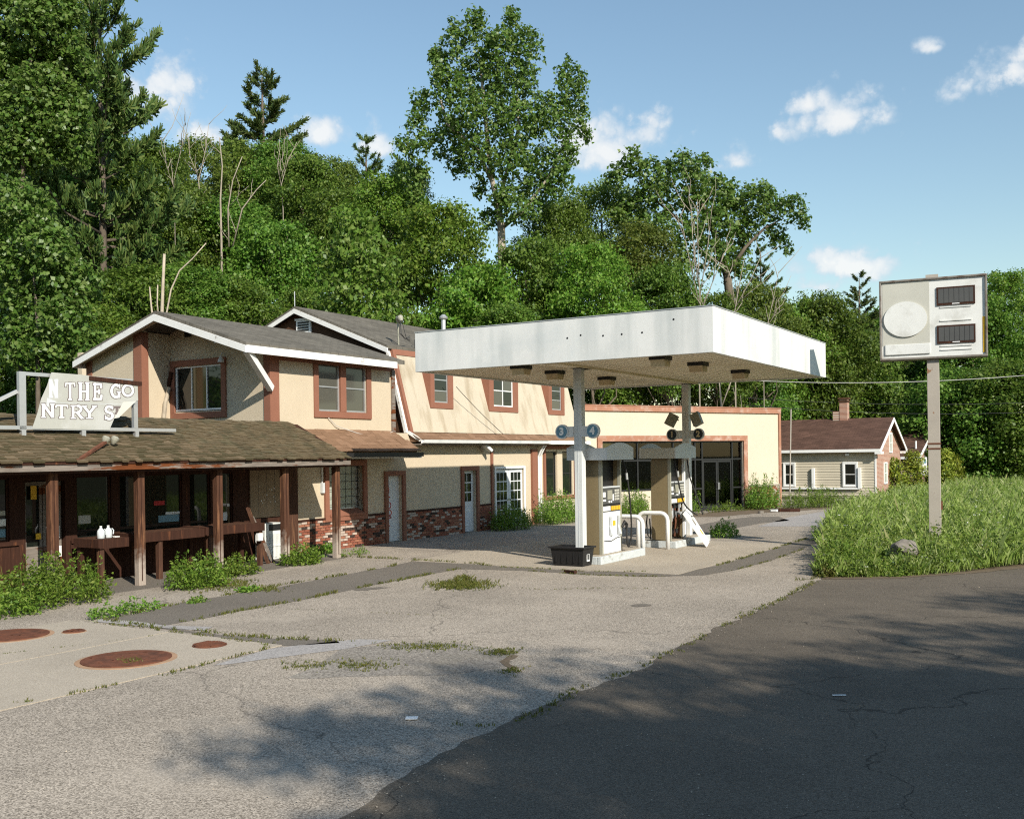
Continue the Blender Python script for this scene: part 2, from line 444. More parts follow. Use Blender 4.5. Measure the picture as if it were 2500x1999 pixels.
M['soffit'] = mat('soffit_panel', (.80, .70, .52), .6, .08, 1.5, 0, 40, .3, col2=(.66, .54, .36), c2scale=.8, c2lo=.5, c2hi=.75)
M['bark'] = mat('bark', (.13, .105, .08), .95, .3, 3, .8, 12, .1)
M['pale_bark'] = mat('pale_bark', (.31, .27, .215), .9, .25, 2, .5, 12, .1)
M['dead'] = mat('dead_wood', (.40, .34, .26), .95, .25, 3, .4, 12, .1)
M['brown'] = wood_mat('brown_stained_wood', (.044, .018, .011), (.12, .045, .02), .58, .75)
M['post'] = wood_mat('weathered_post', (.072, .034, .021), (.17, .085, .045), .52, .7)
M['post_z'] = wood_mat('weathered_post_foot', (.080, .036, .021), (.19, .09, .045), .52, .7)
M['greywood'] = mat('grey_fascia_board', (.20, .17, .145), .9, .35, 3.0, .5, 5, .15, col2=(.13, .042, .015), c2scale=.62, c2lo=.54, c2hi=.58, stretch=(.9, 6, 7))
M['tan'] = mat('tan_plywood', (.28, .21, .14), .9, .15, 2, .2, 20, .2)
M['shake'] = mat('old_shake', (.130, .100, .060), .95, .35, 3.5, .6, 18, .1, col2=(.10, .085, .05), c2scale=2.5, c2lo=.48, c2hi=.6)
M['shake2'] = mat('old_shake_mossy', (.092, .076, .042), .95, .35, 3.5, .6, 18, .1, col2=(.085, .07, .045), c2scale=2.5, c2lo=.48, c2hi=.6)
M['shake3'] = mat('old_shake_pale', (.175, .132, .082), .95, .35, 3.5, .6, 18, .1, col2=(.12, .10, .06), c2scale=2.5, c2lo=.48, c2hi=.6)
M['tab'] = mat('brown_shingle', (.205, .122, .074), .9, .2, 3, .3, 60, .15)
M['tab2'] = mat('brown_shingle_pale', (.245, .148, .092), .9, .2, 3, .3, 60, .15)
M['grey_roof'] = shingle_mat('grey_shingles', (.12, .108, .088), (.155, .14, .115))
M['house_roof'] = shingle_mat('red_brown_shingles', (.082, .045, .032), (.12, .066, .048), axis='v')
M['siding'] = mat('beige_siding', (.52, .465, .36), .7, .05, 1.2, 0, 40, .3)
M['brown_siding'] = mat('brown_shingle_siding', (.085, .045, .026), .9, .3, 4, .3, 20, .15)
M['mortar'] = mat('mortar', (.30, .26, .21), .95, .15, 6, .3, 60, .1)
M['brick_a'] = mat('brick_red', (.25, .088, .056), .9, .2, 6, .3, 50, .1)
M['brick_b'] = mat('brick_orange', (.32, .14, .088), .9, .2, 6, .3, 50, .1)
M['brick_c'] = mat('brick_black', (.055, .038, .032), .9, .2, 6, .3, 50, .1)
M['brick_d'] = mat('brick_whitewashed', (.46, .37, .31), .9, .2, 6, .3, 50, .1)
M['glass'] = glass_mat('dark_window_glass', (.012, .015, .012))
M['glass_clear'] = glass_mat('clear_shop_glass', (.55, .60, .52), 1.0)
M['curtain'] = mat('grey_curtain', (.20, .19, .155), .9, .1, 1.5, .1, 30, .2)
M['curtain_pane'] = glass_mat('glass_over_curtain', (.085, .082, .066), 0, .08)
M['pale_pane'] = glass_mat('glass_over_pale_curtain', (.40, .42, .36), 0, .1)
M['tan_pane'] = glass_mat('glass_over_tan_board', (.16, .12, .05), 0, .08)
M['alu'] = mat('aluminium', (.55, .55, .54), .4, .08, 3, 0, 40, .5, .6)
M['darkframe'] = mat('black_frame', (.02, .02, .02), .45, .1, 4, 0, 40, .4)
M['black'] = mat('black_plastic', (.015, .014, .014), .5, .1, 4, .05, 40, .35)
M['rubber'] = mat('black_rubber', (.02, .019, .018), .6, .1, 4, 0, 40, .3)
M['concrete'] = mat('pale_concrete', (.47, .41, .325), .92, .10, .9, .35, 55, .15, col2=(.34, .295, .23), c2scale=.6, c2lo=.52, c2hi=.75)
M['concrete'] = asphalt_mat('pale_concrete', (.36, .305, .235), (.50, .435, .35), 95, .5, 0, (.88, 1.06), (.36, .305, .24))
M['kerb'] = mat('painted_kerb', (.50, .53, .53), .85, .12, 3, .3, 40, .15, col2=(.30, .29, .26), c2scale=2.5, c2lo=.58, c2hi=.66)
M['rust'] = mat('rusty_iron', (.16, .062, .035), .85, .25, 5, .3, 40, .2, col2=(.09, .04, .025), c2scale=4, c2lo=.45, c2hi=.65)
M['rust_stain'] = mat('rust_stained_concrete', (.38, .24, .15), .92, .15, 3, .2, 50, .15)
M['steel'] = mat('pole_paint', (.37, .33, .28), .7, .1, 2, .05, 40, .3, col2=(.24, .12, .06), c2scale=3.5, c2lo=.64, c2hi=.70)
M['frame_steel'] = mat('weathered_sign_frame', (.20, .18, .155), .6, .25, 4, .05, 40, .4, col2=(.10, .06, .04), c2scale=3, c2lo=.5, c2hi=.65)
M['sign_white'] = mat('sign_whitewash', (.66, .66, .63), .6, .07, 1.8, .05, 30, .3, col2=(.48, .47, .43), c2scale=2.2, c2lo=.5, c2hi=.75)
M['sign_tan'] = mat('sign_faded_tan', (.47, .46, .40), .7, .07, 1.8, .05, 30, .3)
M['yellow'] = mat('yellow_label', (.72, .42, .03), .6, .05, 3, 0, 40, .3)
M['pumpbrown'] = mat('brown_pump_side', (.20, .155, .085), .45, .12, 1.2, 0, 40, .35)
M['pumpgrey'] = mat('pump_grey', (.55, .57, .58), .5, .06, 3, 0, 40, .35)
M['greytrim'] = mat('grey_trim', (.30, .29, .23), .45, .06, 3, 0, 40, .4)
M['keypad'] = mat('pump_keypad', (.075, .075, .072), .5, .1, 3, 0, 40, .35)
M['blue'] = mat('faded_blue_disc', (.14, .27, .35), .5, .06, 3, 0, 40, .35)
M['navy'] = mat('dark_blue_disc', (.022, .03, .04), .5, .06, 3, 0, 40, .35)
M['red'] = mat('red_spray', (.50, .035, .04), .6, .05, 3, 0, 40, .3)
M['lens'] = mat('dirty_lens', (.50, .40, .24), .35, .12, 6, 0, 40, .4)
M['banner'] = mat('vinyl_banner', (.40, .40, .36), .6, .04, 1.5, .05, 20, .3, col2=(.46, .46, .43), c2scale=.9)
M['letter'] = mat('white_letter', (.78, .78, .76), .6, .03, 3, 0, 40, .3)
M['outline'] = mat('letter_outline', (.16, .13, .125), .6, .1, 3, 0, 40, .3)
M['jug'] = mat('milky_plastic', (.62, .66, .68), .35, .04, 4, 0, 40, .4)
M['orangewood'] = mat('new_lumber', (.55, .27, .08), .7, .12, 3, 0, 40, .2, stretch=(2, 2, 8))
M['rock'] = mat('grey_boulder', (.19, .17, .145), .95, .3, 4, .8, 8, .15)
M['soil'] = mat('grassy_soil', (.06, .06, .03), .95, .3, .6, .5, 6, .1, col2=(.05, .075, .022), c2scale=.35)
M['forest_floor'] = mat('leaf_litter', (.035, .03, .018), .95, .3, .6, .5, 3, .1)
M['dirt'] = mat('dirt_patch', (.15, .115, .08), .95, .2, 2, .5, 30, .1)
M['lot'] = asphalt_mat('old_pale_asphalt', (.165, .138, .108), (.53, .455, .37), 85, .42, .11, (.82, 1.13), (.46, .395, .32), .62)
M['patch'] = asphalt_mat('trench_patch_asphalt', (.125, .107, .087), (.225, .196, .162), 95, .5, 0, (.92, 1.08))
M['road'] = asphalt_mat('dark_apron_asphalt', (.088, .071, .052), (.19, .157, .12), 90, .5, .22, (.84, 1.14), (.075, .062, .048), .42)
M['pale'] = asphalt_mat('pale_patch_asphalt', (.26, .24, .225), (.44, .41, .385), 60, .5, 0, (.94, 1.06))
M['wire'] = mat('wire', (.03, .03, .03), .6, .1, 2, 0, 40, .3)
M['wire_pale'] = mat('pale_wire', (.5, .48, .44), .6, .1, 2, 0, 40, .3)
def weather_foot(m):
    n = m.node_tree; b = next(x for x in n.nodes if x.type == 'BSDF_PRINCIPLED'); src = b.inputs['Base Color'].links[0].from_socket
    t = n.nodes.new('ShaderNodeTexCoord'); sp_ = n.nodes.new('ShaderNodeSeparateXYZ'); n.links.new(t.outputs['Object'], sp_.inputs[0])
    nz_ = n.nodes.new('ShaderNodeTexNoise'); nz_.inputs['Scale'].default_value = 6; n.links.new(t.outputs['Object'], nz_.inputs['Vector'])
    ad = n.nodes.new('ShaderNodeMath'); ad.operation = 'MULTIPLY_ADD'; ad.inputs[1].default_value = .9; n.links.new(nz_.outputs[0], ad.inputs[0]); n.links.new(sp_.outputs['Z'], ad.inputs[2])
    mr_ = n.nodes.new('ShaderNodeMapRange'); mr_.inputs['From Min'].default_value = .75; mr_.inputs['From Max'].default_value = 1.25; mr_.inputs['To Min'].default_value = 1; mr_.inputs['To Max'].default_value = 0; n.links.new(ad.outputs[0], mr_.inputs[0])
    mx_ = n.nodes.new('ShaderNodeMixRGB'); mx_.inputs[2].default_value = (.36, .30, .25, 1); n.links.new(mr_.outputs[0], mx_.inputs[0]); n.links.new(src, mx_.inputs[1]); n.links.new(mx_.outputs[0], b.inputs['Base Color'])
weather_foot(M['post_z'])
G1 = [(.055, .115, .013), (.092, .175, .019), (.135, .22, .028), (.185, .26, .048)]
M['leaf_a'] = leaf_mat('maple_leaves', G1, .42)
M['leaf_b'] = leaf_mat('bright_leaves', [(.075, .155, .014), (.115, .215, .020), (.16, .255, .030), (.21, .28, .05)], .42)
M['leaf_c'] = leaf_mat('poplar_leaves', [(.060, .130, .019), (.100, .185, .028), (.145, .225, .044), (.20, .265, .08)], .4, .42, .4)
M['leaf_d'] = leaf_mat('sycamore_leaves', [(.075, .185, .020), (.125, .26, .032), (.18, .31, .048), (.25, .35, .10)], .4, .45, .35)
M['leaf_e'] = leaf_mat('olive_leaves', [(.065, .115, .013), (.108, .170, .022), (.15, .205, .032), (.19, .23, .046)], .42)
M['needle'] = leaf_mat('pine_needles', [(.035, .075, .018), (.060, .115, .024), (.095, .15, .032), (.15, .185, .05)], .2, .55, .3)
M['weed'] = leaf_mat('weed_leaves', [(0.081, 0.163, 0.02), (0.135, 0.247, 0.029), (0.189, 0.305, 0.04), (0.257, 0.338, 0.066)], .4)
M['grass'] = leaf_mat('tall_grass', [(.16, .235, .04), (.24, .33, .065), (.33, .41, .11), (.43, .46, .21)], .48)
M['moss'] = leaf_mat('crack_grass_blades', [(0.078, 0.104, 0.018), (0.117, 0.143, 0.022), (0.156, 0.163, 0.031), (0.195, 0.169, 0.055)], .4)
M['stalk'] = leaf_mat('dry_stalks', [(.17, .22, .06), (.25, .27, .09), (.36, .33, .15)], .4)
M['golden'] = leaf_mat('golden_evergreen', [(.10, .16, .012), (.17, .235, .02), (.25, .30, .03), (.34, .36, .05)], .25)
M['flower'] = mat('white_flowers', (.72, .72, .66), .8, .05, 3, 0, 40, .2)

# ------------------------------------------------------------------ ground
def hill_z(x, y):
    u, v, _ = LOT.inv((x, y, 0))
    d = max(0.0, -(v + 11))
    fade = max(0.0, min(1.0, (34 - u) / 40))
    fade = .10 + .90 * fade * fade * (3 - 2 * fade)
    near = max(0.0, min(1.0, (u + 60) / 20))
    h = 12.5 * (1 - math.exp(-d / 24.0)) * fade * near
    return h + .25 * mnoise.noise(Vector((x * .12, y * .12, 0))) * min(1, d / 3)

def grid_mesh(name, u0, u1, v0, v1, nu, nv, m, zf, fr=LOT):
    P = []; F = []
    for j in range(nv + 1):
        for i in range(nu + 1):
            u = u0 + (u1 - u0) * i / nu; v = v0 + (v1 - v0) * j / nv
            p = fr.w(u, v); P.append((p.x, p.y, zf(p.x, p.y)))
    for j in range(nv):
        for i in range(nu):
            a = j * (nu + 1) + i; F.append((a, a + 1, a + nu + 2, a + nu + 1))
    me = bpy.data.meshes.new(name); me.from_pydata(P, [], F); me.materials.append(m)
    for p in me.polygons: p.use_smooth = True
    o = bpy.data.objects.new(name, me); COL.objects.link(o)
    return o

def flat(name, pts, z, m, jag=0.0, step=.35, kind='structure'):
    """a ground sheet from world points, with worn edges"""
    q = []
    n = len(pts)
    for i in range(n):
        a = Vector((*pts[i][:2], 0)); b = Vector((*pts[(i + 1) % n][:2], 0)); L = (b - a).length
        k = max(1, int(L / step)) if (jag and L < 40) else 1
        for j in range(k):
            p = a.lerp(b, j / k)
            if jag and j:
                t = (b - a).normalized(); nn = Vector((-t.y, t.x, 0))
                p += nn * (mnoise.noise(Vector((p.x * 1.7, p.y * 1.7, z * 90))) * jag + rnd.uniform(-.25, .25) * jag)
            q.append((p.x, p.y, z))
    me = bpy.data.meshes.new(name); me.from_pydata(q, [], [tuple(range(len(q)))]); me.materials.append(m)
    bm = bmesh.new(); bm.from_mesh(me)
    bmesh.ops.triangulate(bm, faces=bm.faces)
    for f in bm.faces:
        if f.normal.z < 0: f.normal_flip()
    bm.to_mesh(me); bm.free()
    o = bpy.data.objects.new(name, me); COL.objects.link(o)
    if kind: o['kind'] = kind
    return o
flat('ground', [(-700, -700), (700, -700), (700, 900), (-700, 900)], 0, M['soil'])
hill = grid_mesh('wooded_hill', -70, 70, -95, -11, 70, 42, M['forest_floor'], lambda x, y: hill_z(x, y) + .01)
hill['kind'] = 'structure'
gl = lambda pts: [on_ground(x, y) for x, y in pts]
sp = lambda x, y: (x / 1.15955, y / 1.15955)             # photo pixel to survey print
P_ = lambda pts: [on_ground(*sp(x, y)) for x, y in pts]
lot_c = [LOT.w(u, v) for u, v in ((-60, -.6), (13, -.6), (27, 1.0), (31, 3.0), (33.5, 7.0), (37.0, 9.0), (40, 16), (24, 22), (-4, 40), (-60, 40))]
flat('parking_lot', [(p.x, p.y) for p in lot_c], .004, M['lot'])
# newer dark apron at the road
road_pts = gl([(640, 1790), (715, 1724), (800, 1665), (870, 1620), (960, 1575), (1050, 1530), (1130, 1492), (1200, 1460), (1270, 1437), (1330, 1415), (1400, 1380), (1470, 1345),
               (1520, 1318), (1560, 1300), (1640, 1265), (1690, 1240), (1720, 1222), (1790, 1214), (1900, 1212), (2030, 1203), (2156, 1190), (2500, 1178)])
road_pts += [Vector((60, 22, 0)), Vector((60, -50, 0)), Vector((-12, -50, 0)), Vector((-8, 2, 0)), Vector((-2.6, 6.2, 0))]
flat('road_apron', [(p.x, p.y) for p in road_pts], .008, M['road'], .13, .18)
flat('trench_patch', P_([(227, 1510), (340, 1497), (455, 1469), (643, 1441), (782, 1414), (944, 1385), (1010, 1369), (1161, 1377), (1200, 1381), (1300, 1388), (1432, 1395), (1600, 1396), (1664, 1396), (1752, 1381), (1830, 1358), (1900, 1337),
                         (1968, 1312), (2010, 1318), (1960, 1341), (1880, 1369), (1790, 1393), (1720, 1404), (1600, 1408), (1450, 1404), (1290, 1394), (1120, 1389), (879, 1435), (723, 1468), (600, 1489), (520, 1506), (408, 1526)]), .008, M['patch'], .05, .3)
flat('lower_trench_patch', P_([(392, 1534), (470, 1541), (560, 1552), (690, 1560), (820, 1563), (830, 1570), (700, 1577), (655, 1573), (590, 1563), (480, 1548)]), .008, M['patch'], .04, .3)
flat('pale_patch', P_([(240, 1512), (330, 1517), (400, 1527), (520, 1531), (500, 1540), (440, 1537), (385, 1533), (300, 1525), (236, 1519)]), .012, M['pale'], .04, .3)
flat('pale_streak_patch', P_([(660, 1584), (760, 1572), (880, 1561), (960, 1563), (840, 1585), (700, 1603), (560, 1622), (520, 1625)]), .008, M['pale'], .06, .3)
flat('side_drive', P_([(1850, 1285), (1930, 1262), (2030, 1245), (2190, 1228), (2195, 1233), (2070, 1262), (2010, 1285)]), .008, M['pale'], .05, .4)
flat('far_trench_patch', P_([(1700, 1283), (1760, 1270), (1830, 1262), (1900, 1261), (1928, 1271), (1860, 1277), (1790, 1290), (1730, 1306), (1690, 1312)]), .008, M['patch'], .05, .4)
flat('dirt_strip', P_([(1640, 1262), (1760, 1248), (1850, 1243), (1960, 1238), (2060, 1232), (2120, 1234), (2060, 1240), (1950, 1247), (1850, 1253), (1750, 1262)]), .008, M['dirt'], .12, .4)
flat('dirt_hollow', P_([(780, 1620), (830, 1585), (930, 1575), (1060, 1568), (1180, 1580), (1260, 1598), (1240, 1625), (1150, 1640), (1060, 1650), (900, 1652), (700, 1655)]), .0055, asphalt_mat('dusty_hollow', (.15, .13, .11), (.37, .33, .28), 55, .45, 0, (.8, 1.15), (.22, .19, .13)), .12, .3)

flat('oil_stain', gl([(742, 1240), (770, 1237), (800, 1236), (826, 1237), (800, 1240), (772, 1243), (748, 1243)]), .0095, M['patch'], .08, .1)
flat('oil_stain', gl([(1326, 1275), (1342, 1272), (1362, 1272), (1372, 1274), (1358, 1277), (1338, 1278)]), .0095, M['patch'], .06, .1)
flat('pothole', gl([(1052, 1393), (1066, 1384), (1078, 1379), (1092, 1381), (1086, 1386), (1074, 1390), (1072, 1398), (1084, 1404), (1096, 1406), (1080, 1409), (1062, 1402)]), .0095, M['dirt'], .03, .1)
flat('pothole', gl([(1128, 1513), (1150, 1498), (1190, 1490), (1232, 1486), (1255, 1492), (1222, 1502), (1212, 1514), (1180, 1528), (1150, 1532), (1112, 1530)]), .0095, M['road'], .06, .12)
# concrete pads: slabs with joints
def slab_thing(name, label, rows, z=.010, m='concrete'):
    t = thing(name, label, 'concrete pad', (rows[0][0], rows[0][2], 0))
    for (u0, u1, v0, v1) in rows:
        MB().box(u0 + .012, u1 - .012, v0 + .012, v1 - .012, .003, z + rnd.uniform(0, .006)).build('slab', M['concrete'], t)
    return t
slab_thing('pump_pad', 'pale concrete pad of square slabs under the gas canopy and pumps', [(u, u + 2.75, v, v + w_) for u in (-4.1, -1.35, 1.4) for v, w_ in ((3.9, 3.6), (7.5, 3.55))])
t = slab_thing('tank_pad', 'pale concrete slab with rusty manhole covers beside the porch', [(-23, -14.05, 4.55, 6.95), (-23, -14.05, 6.95, 9.25)])
def manhole(u, v, r, label, grate=False):
    t = thing('manhole_cover', label, 'manhole cover', (u, v, .018), 'manhole covers in the tank pad')
    MB().lathe((u, v, .014), [(r * 1.12, 0), (r * 1.12, .006), (r * 1.02, .007)], 40).build('ring', M['rust_stain'] if not grate else M['rust'], t)
    mb = MB().lathe((u, v, .02), [(r, 0), (r, .014), (r * .93, .017), (.01, .018)], 40); mb.build('lid', M['rust'], t)
    k = MB()
    if grate:
        for i in range(-4, 5):
            w_ = math.sqrt(max(.02, r * r * .8 - (i * r * .2) ** 2)); k.box(u - w_, u + w_, v + i * r * .2 - .012, v + i * r * .2 + .012, .036, .044)
        k.build('grate_bar', M['rust'], t, kind='stuff')
    else:
        for i in range(28):
            a = rnd.uniform(0, 6.28); q = math.sqrt(rnd.random()) * r * .85; k.box(u + q * math.cos(a) - .02, u + q * math.cos(a) + .02, v + q * math.sin(a) - .02, v + q * math.sin(a) + .02, .03, .041)
        k.build('stud', M['rust'], t, kind='stuff')
manhole(-15.4, 5.05, .55, 'large rusty round manhole cover at the far corner of the tank slab')
manhole(-14.72, 5.62, .16, 'smallest rusty round cap near the weedy edge of the tank slab')
manhole(-15.77, 8.16, .56, 'large rusty round manhole cover with grass on it, near the middle joint')
manhole(-14.55, 8.35, .21, 'small rusty grated round cover near the corner of the tank slab', True)

# ------------------------------------------------------------------ brick, shingle and window builders
BV = []
def brick_meshes():
    for k in range(3):
        mb = MB(); e = .004 * k
        mb.box(-.098 + e, .098 - e, 0, .02 + .004 * k, -.029, .029)
        for mname in ('brick_a', 'brick_b', 'brick_c', 'brick_d'):
            me = bpy.data.meshes.new('brick'); me.from_pydata([(p[0], -p[1], p[2]) for p in mb.p], [], mb.f); me.materials.append(M[mname]); BV.append((mname, me))
brick_meshes()
def pick_brick(u=0.0, z=0.0):
    r = rnd.random() + .35 * (mnoise.noise(Vector((u * .9, z * 2.2, 1.7))))
    kind = 'brick_a' if r < .40 else 'brick_b' if r < .60 else 'brick_c' if r < .74 else 'brick_d'
    return rnd.choice([m for n, m in BV if n == kind])
def brick_field(part, root, u0, u1, v, z0, z1, holes=(), limit=300, facing='v'):
    """running-bond bricks on a mortar bed; the first `limit` are objects, the rest one mesh per colour"""
    org = ORG[root.name]; n = 0; rest = MB(); rest.mi = []; row = 0; z = z0 + .036
    while z < z1 - .02:
        u = u0 + .105 + (.105 if row % 2 else 0)
        while u < u1 - .09:
            if not any(h[0] - .1 < u < h[1] + .1 and h[2] - .03 < z < h[3] + .03 for h in holes):
                if n < limit:
                    o = bpy.data.objects.new('brick', pick_brick(u, z)); COL.objects.link(o); o.parent = part
                    o.location = (u - org[0], -(v - org[1]) - .002 - rnd.uniform(0, .004), z - org[2]); o.rotation_euler = (0, rnd.uniform(-.008, .008), rnd.uniform(-.012, .012))
                    n += 1
                else:
                    rest.box(u - .097, u + .097, v, v + .022 + rnd.uniform(0, .005), z - .029, z + .029); rest.mi += ['brick_a brick_b brick_c brick_d'.split().index(pick_brick(u, z).materials[0].name_full.replace('_red', '_a').replace('_orange', '_b').replace('_black', '_c').replace('_whitewashed', '_d'))] * 6
            u += .21
        z += .072; row += 1
    return rest

def many_bricks(name, rests, root, part):
    mb = MB(); mi = []
    for r in rests: mb.add(r.p, r.f); mi += r.mi
    if not mi: return
    o = mb.build(name, M['brick_a'], root, kind='stuff')
    for k in 'bcd': o.data.materials.append(M['brick_' + k])
    o.data.polygons.foreach_set('material_index', mi); o.parent = part
SHV = {}
def shake_mesh(key, w_, L, th, m):
    k = (key, m)
    if k not in SHV:
        mb = MB(); mb.prism([(-L, 0.0), (0, 0), (0, th), (-L, .002)], -w_ / 2, w_ / 2, 'u')
        me = bpy.data.meshes.new('shake'); me.from_pydata([(p[0], -p[1], p[2]) for p in mb.p], [], mb.f); me.materials.append(M[m]); SHV[k] = me
    return SHV[k]
def shingle_slope(root, part, name, u0f, u1f, v_top, z_top, v_bot, z_bot, expo, widths, mats, th, limit, jitter=.012, order=None):
    """courses of shingles down a slope (v_top,z_top)->(v_bot,z_bot); u0f/u1f give the ends at a height fraction"""
    org = ORG[root.name]
    L = math.hypot(v_bot - v_top, z_top - z_bot); dv = (v_bot - v_top) / L; dz = (z_bot - z_top) / L
    ang = math.atan2(-(dz), dv)
    rows = int(L / expo); items = []
    for r in range(1, rows + 1):
        s = r * L / rows
        a, b = u0f(s / L), u1f(s / L)
        u = a + rnd.uniform(-.1, 0)
        while u < b:
            wd = rnd.choice(widths)
            if u + wd > b + .02: wd = max(.08, b + .02 - u)
            else:
                pass
            c = u + wd / 2
            if wd in widths and c - wd / 2 > a - .12:
                items.append((c, s, wd))
            u += wd + .008
    if order: items.sort(key=order)
    rest = MB(); nn = 0
    for c, s, wd in items:
        s2 = s + rnd.uniform(-jitter, jitter)
        v = v_top + dv * s2; z = z_top + dz * s2; lift = .010
        nvv, nzz = -dz, dv
        if nn < limit:
            o = bpy.data.objects.new(name, shake_mesh((name, wd), wd, expo * 1.9, th, rnd.choice(mats))); COL.objects.link(o); o.parent = part
            o.location = (c - org[0], -(v + nvv * lift - org[1]), z + nzz * lift - org[2])
            o.rotation_euler = (ang + rnd.uniform(-.03, .05), 0, rnd.uniform(-.035, .035)); nn += 1
        else:
            w2 = wd / 2; e = expo * 1.9; t2 = th * rnd.uniform(.7, 1.3)
            A = (v, z); B = (v - dv * e, z - dz * e)
            rest.add([(c - w2, A[0] + nvv * lift, A[1] + nzz * lift), (c + w2, A[0] + nvv * lift, A[1] + nzz * lift), (c + w2, B[0] + nvv * .008, B[1] + nzz * .008), (c - w2, B[0] + nvv * .008, B[1] + nzz * .008),
                      (c - w2, A[0] + nvv * (lift + t2), A[1] + nzz * (lift + t2)), (c + w2, A[0] + nvv * (lift + t2), A[1] + nzz * (lift + t2)), (c + w2, B[0] + nvv * .014, B[1] + nzz * .014), (c - w2, B[0] + nvv * .014, B[1] + nzz * .014)],
                     [(0, 3, 2, 1), (4, 5, 6, 7), (0, 1, 5, 4), (1, 2, 6, 5), (2, 3, 7, 6), (3, 0, 4, 7)])
    return rest

def window(root, u0, u1, z0, z1, v, fm, pane_mats, cols=1, rows=2, fw=.045, depth=.05, axis='v', mull=.035, name='window'):
    """framed window in the plane v (or u); every light is a pane of its own"""
    fb = MB()
    def bx(a0, a1, b0, b1, c0, c1):
        if axis == 'v': fb.box(a0, a1, b0, b1, c0, c1)
        else: fb.box(b0, b1, a0, a1, c0, c1)
    s = 1 if axis == 'v' else -1                            # outward along +v, or along -u
    lo, hi = (v - depth, v) if axis == 'v' else (v, v + depth)
    bx(u0, u1, lo, hi, z0, z0 + fw); bx(u0, u1, lo, hi, z1 - fw, z1); bx(u0, u0 + fw, lo, hi, z0 + fw, z1 - fw); bx(u1 - fw, u1, lo, hi, z0 + fw, z1 - fw)
    iw = (u1 - u0 - 2 * fw - (cols - 1) * mull) / cols; ih = (z1 - z0 - 2 * fw - (rows - 1) * mull) / rows
    for c in range(cols - 1):
        x = u0 + fw + (c + 1) * iw + c * mull; bx(x, x + mull, lo + .006, hi - .006, z0 + fw, z1 - fw)
    for r in range(rows - 1):
        y = z0 + fw + (r + 1) * ih + r * mull
        for c in range(cols):
            x = u0 + fw + c * (iw + mull); bx(x, x + iw, lo + .008, hi - .008, y, y + mull)
    f = fb.build(name, M[fm], root)
    k = 0
    for r in range(rows):
        for c in range(cols):
            x = u0 + fw + c * (iw + mull); y = z0 + fw + r * (ih + mull)
            pm = pane_mats[k % len(pane_mats)]; k += 1
            if pm is None: continue
            g_ = MB()
            if axis == 'v': g_.box(x, x + iw, v - depth * .6, v - depth * .6 + .006, y, y + ih)
            else: g_.box(v + depth * .6, v + depth * .6 + .006, x, x + iw, y, y + ih)
            p = g_.build('pane', M[pm], root); p.parent = f
    return f
def subpart(o, part):
    o.parent = part; return o
def trim_frame(root, u0, u1, z0, z1, w_, v0, v1, m='terra', axis='v', bottom=True, name='window_surround', top=True):
    mb = MB()
    def bx(a0, a1, c0, c1):
        if axis == 'v': mb.box(a0, a1, v0, v1, c0, c1)
        else: mb.box(v0, v1, a0, a1, c0, c1)
    zb = z0 + (w_ if bottom else 0); zt = z1 - (w_ if top else 0)
    bx(u0, u0 + w_, zb, zt); bx(u1 - w_, u1, zb, zt)
    if top: bx(u0, u1, z1 - w_, z1)
    if bottom: bx(u0, u1, z0, z0 + w_)
    return mb.build(name, M[m], root, bevel=.006)

# ------------------------------------------------------------------ mansard building (ground floor door range and stained mansard upper floor)
mb_ = thing('mansard_building', 'long cream building with a stained sloping mansard upper floor and brick base', 'building', (-4.03, 0, 0))
wl = MB()
holes = [(-2.62, -1.0, .93, 2.5), (.05, .76, 0, 2.03), (4.17, 4.95, 0, 2.1), (6.22, 8.18, 0, 2.12), (9.83, 10.72, 1.0, 2.72), (11.19, 12.05, 1.0, 2.72)]
cells(wl, -4.03, 12.64, 0, 3.33, holes, -.28, 0)
wl.box(-4.03, 12.64, -9, -8.8, 0, 6.0).box(12.44, 12.64, -8.8, -.28, 0, 3.33).box(-4.03, -3.85, -8.8, -.28, 0, 3.33)
wl.build('wall', M['cream'], mb_)
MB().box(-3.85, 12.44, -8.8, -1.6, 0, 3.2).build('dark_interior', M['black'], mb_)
# brick base
ws = MB()
bh = [(.05, .76, 0, 1), (4.17, 4.95, 0, 1)]
for a, b in ((-3.83, -.0), (.92, 4.17), (4.95, 5.92)):
    ws.box(a, b, .002, .014, 0, .86)
wain = ws.build('brick_base', M['mortar'], mb_)
rests = []
for a, b, lim in ((-3.83, .0, 215), (.92, 4.17, 85), (4.95, 5.92, 0)):
    rests.append(brick_field(wain, mb_, a, b, .014, 0, .86, (), lim))
many_bricks('bricks_far', rests, mb_, wain)
wr = MB()
for a, b in ((-3.85, -.98), (-.98, -.1), (.92, 4.02), (5.1, 5.94)):
    wr.box(a, b, .0025, .05, .86, .92)
wr.build('brick_ledge', M['brown'], mb_)
# big curtained ground-floor window with black grille
trim_frame(mb_, -2.78, -.95, .80, 2.52, .16, .004, .075)
wn_ = window(mb_, -2.6, -1.15, 1.12, 2.5, -.16, 'alu', ['pale_pane'], 1, 1)
gr = MB()
for i in range(6): gr.tube([(-2.55 + i * .27, -.10, 1.15), (-2.55 + i * .27, -.10, 2.45)], .009, 5)
for i in range(6): gr.tube([(-2.6, -.10, 1.25 + i * .22), (-1.15, -.10, 1.25 + i * .22)], .007, 5)
gr.build('window_grille', M['darkframe'], mb_)
MB().prism([(-.155, .97), (.10, .93), (.10, .99), (-.155, 1.12)], -2.62, -1.14, 'u').build('window_sill', M['terra'], mb_)
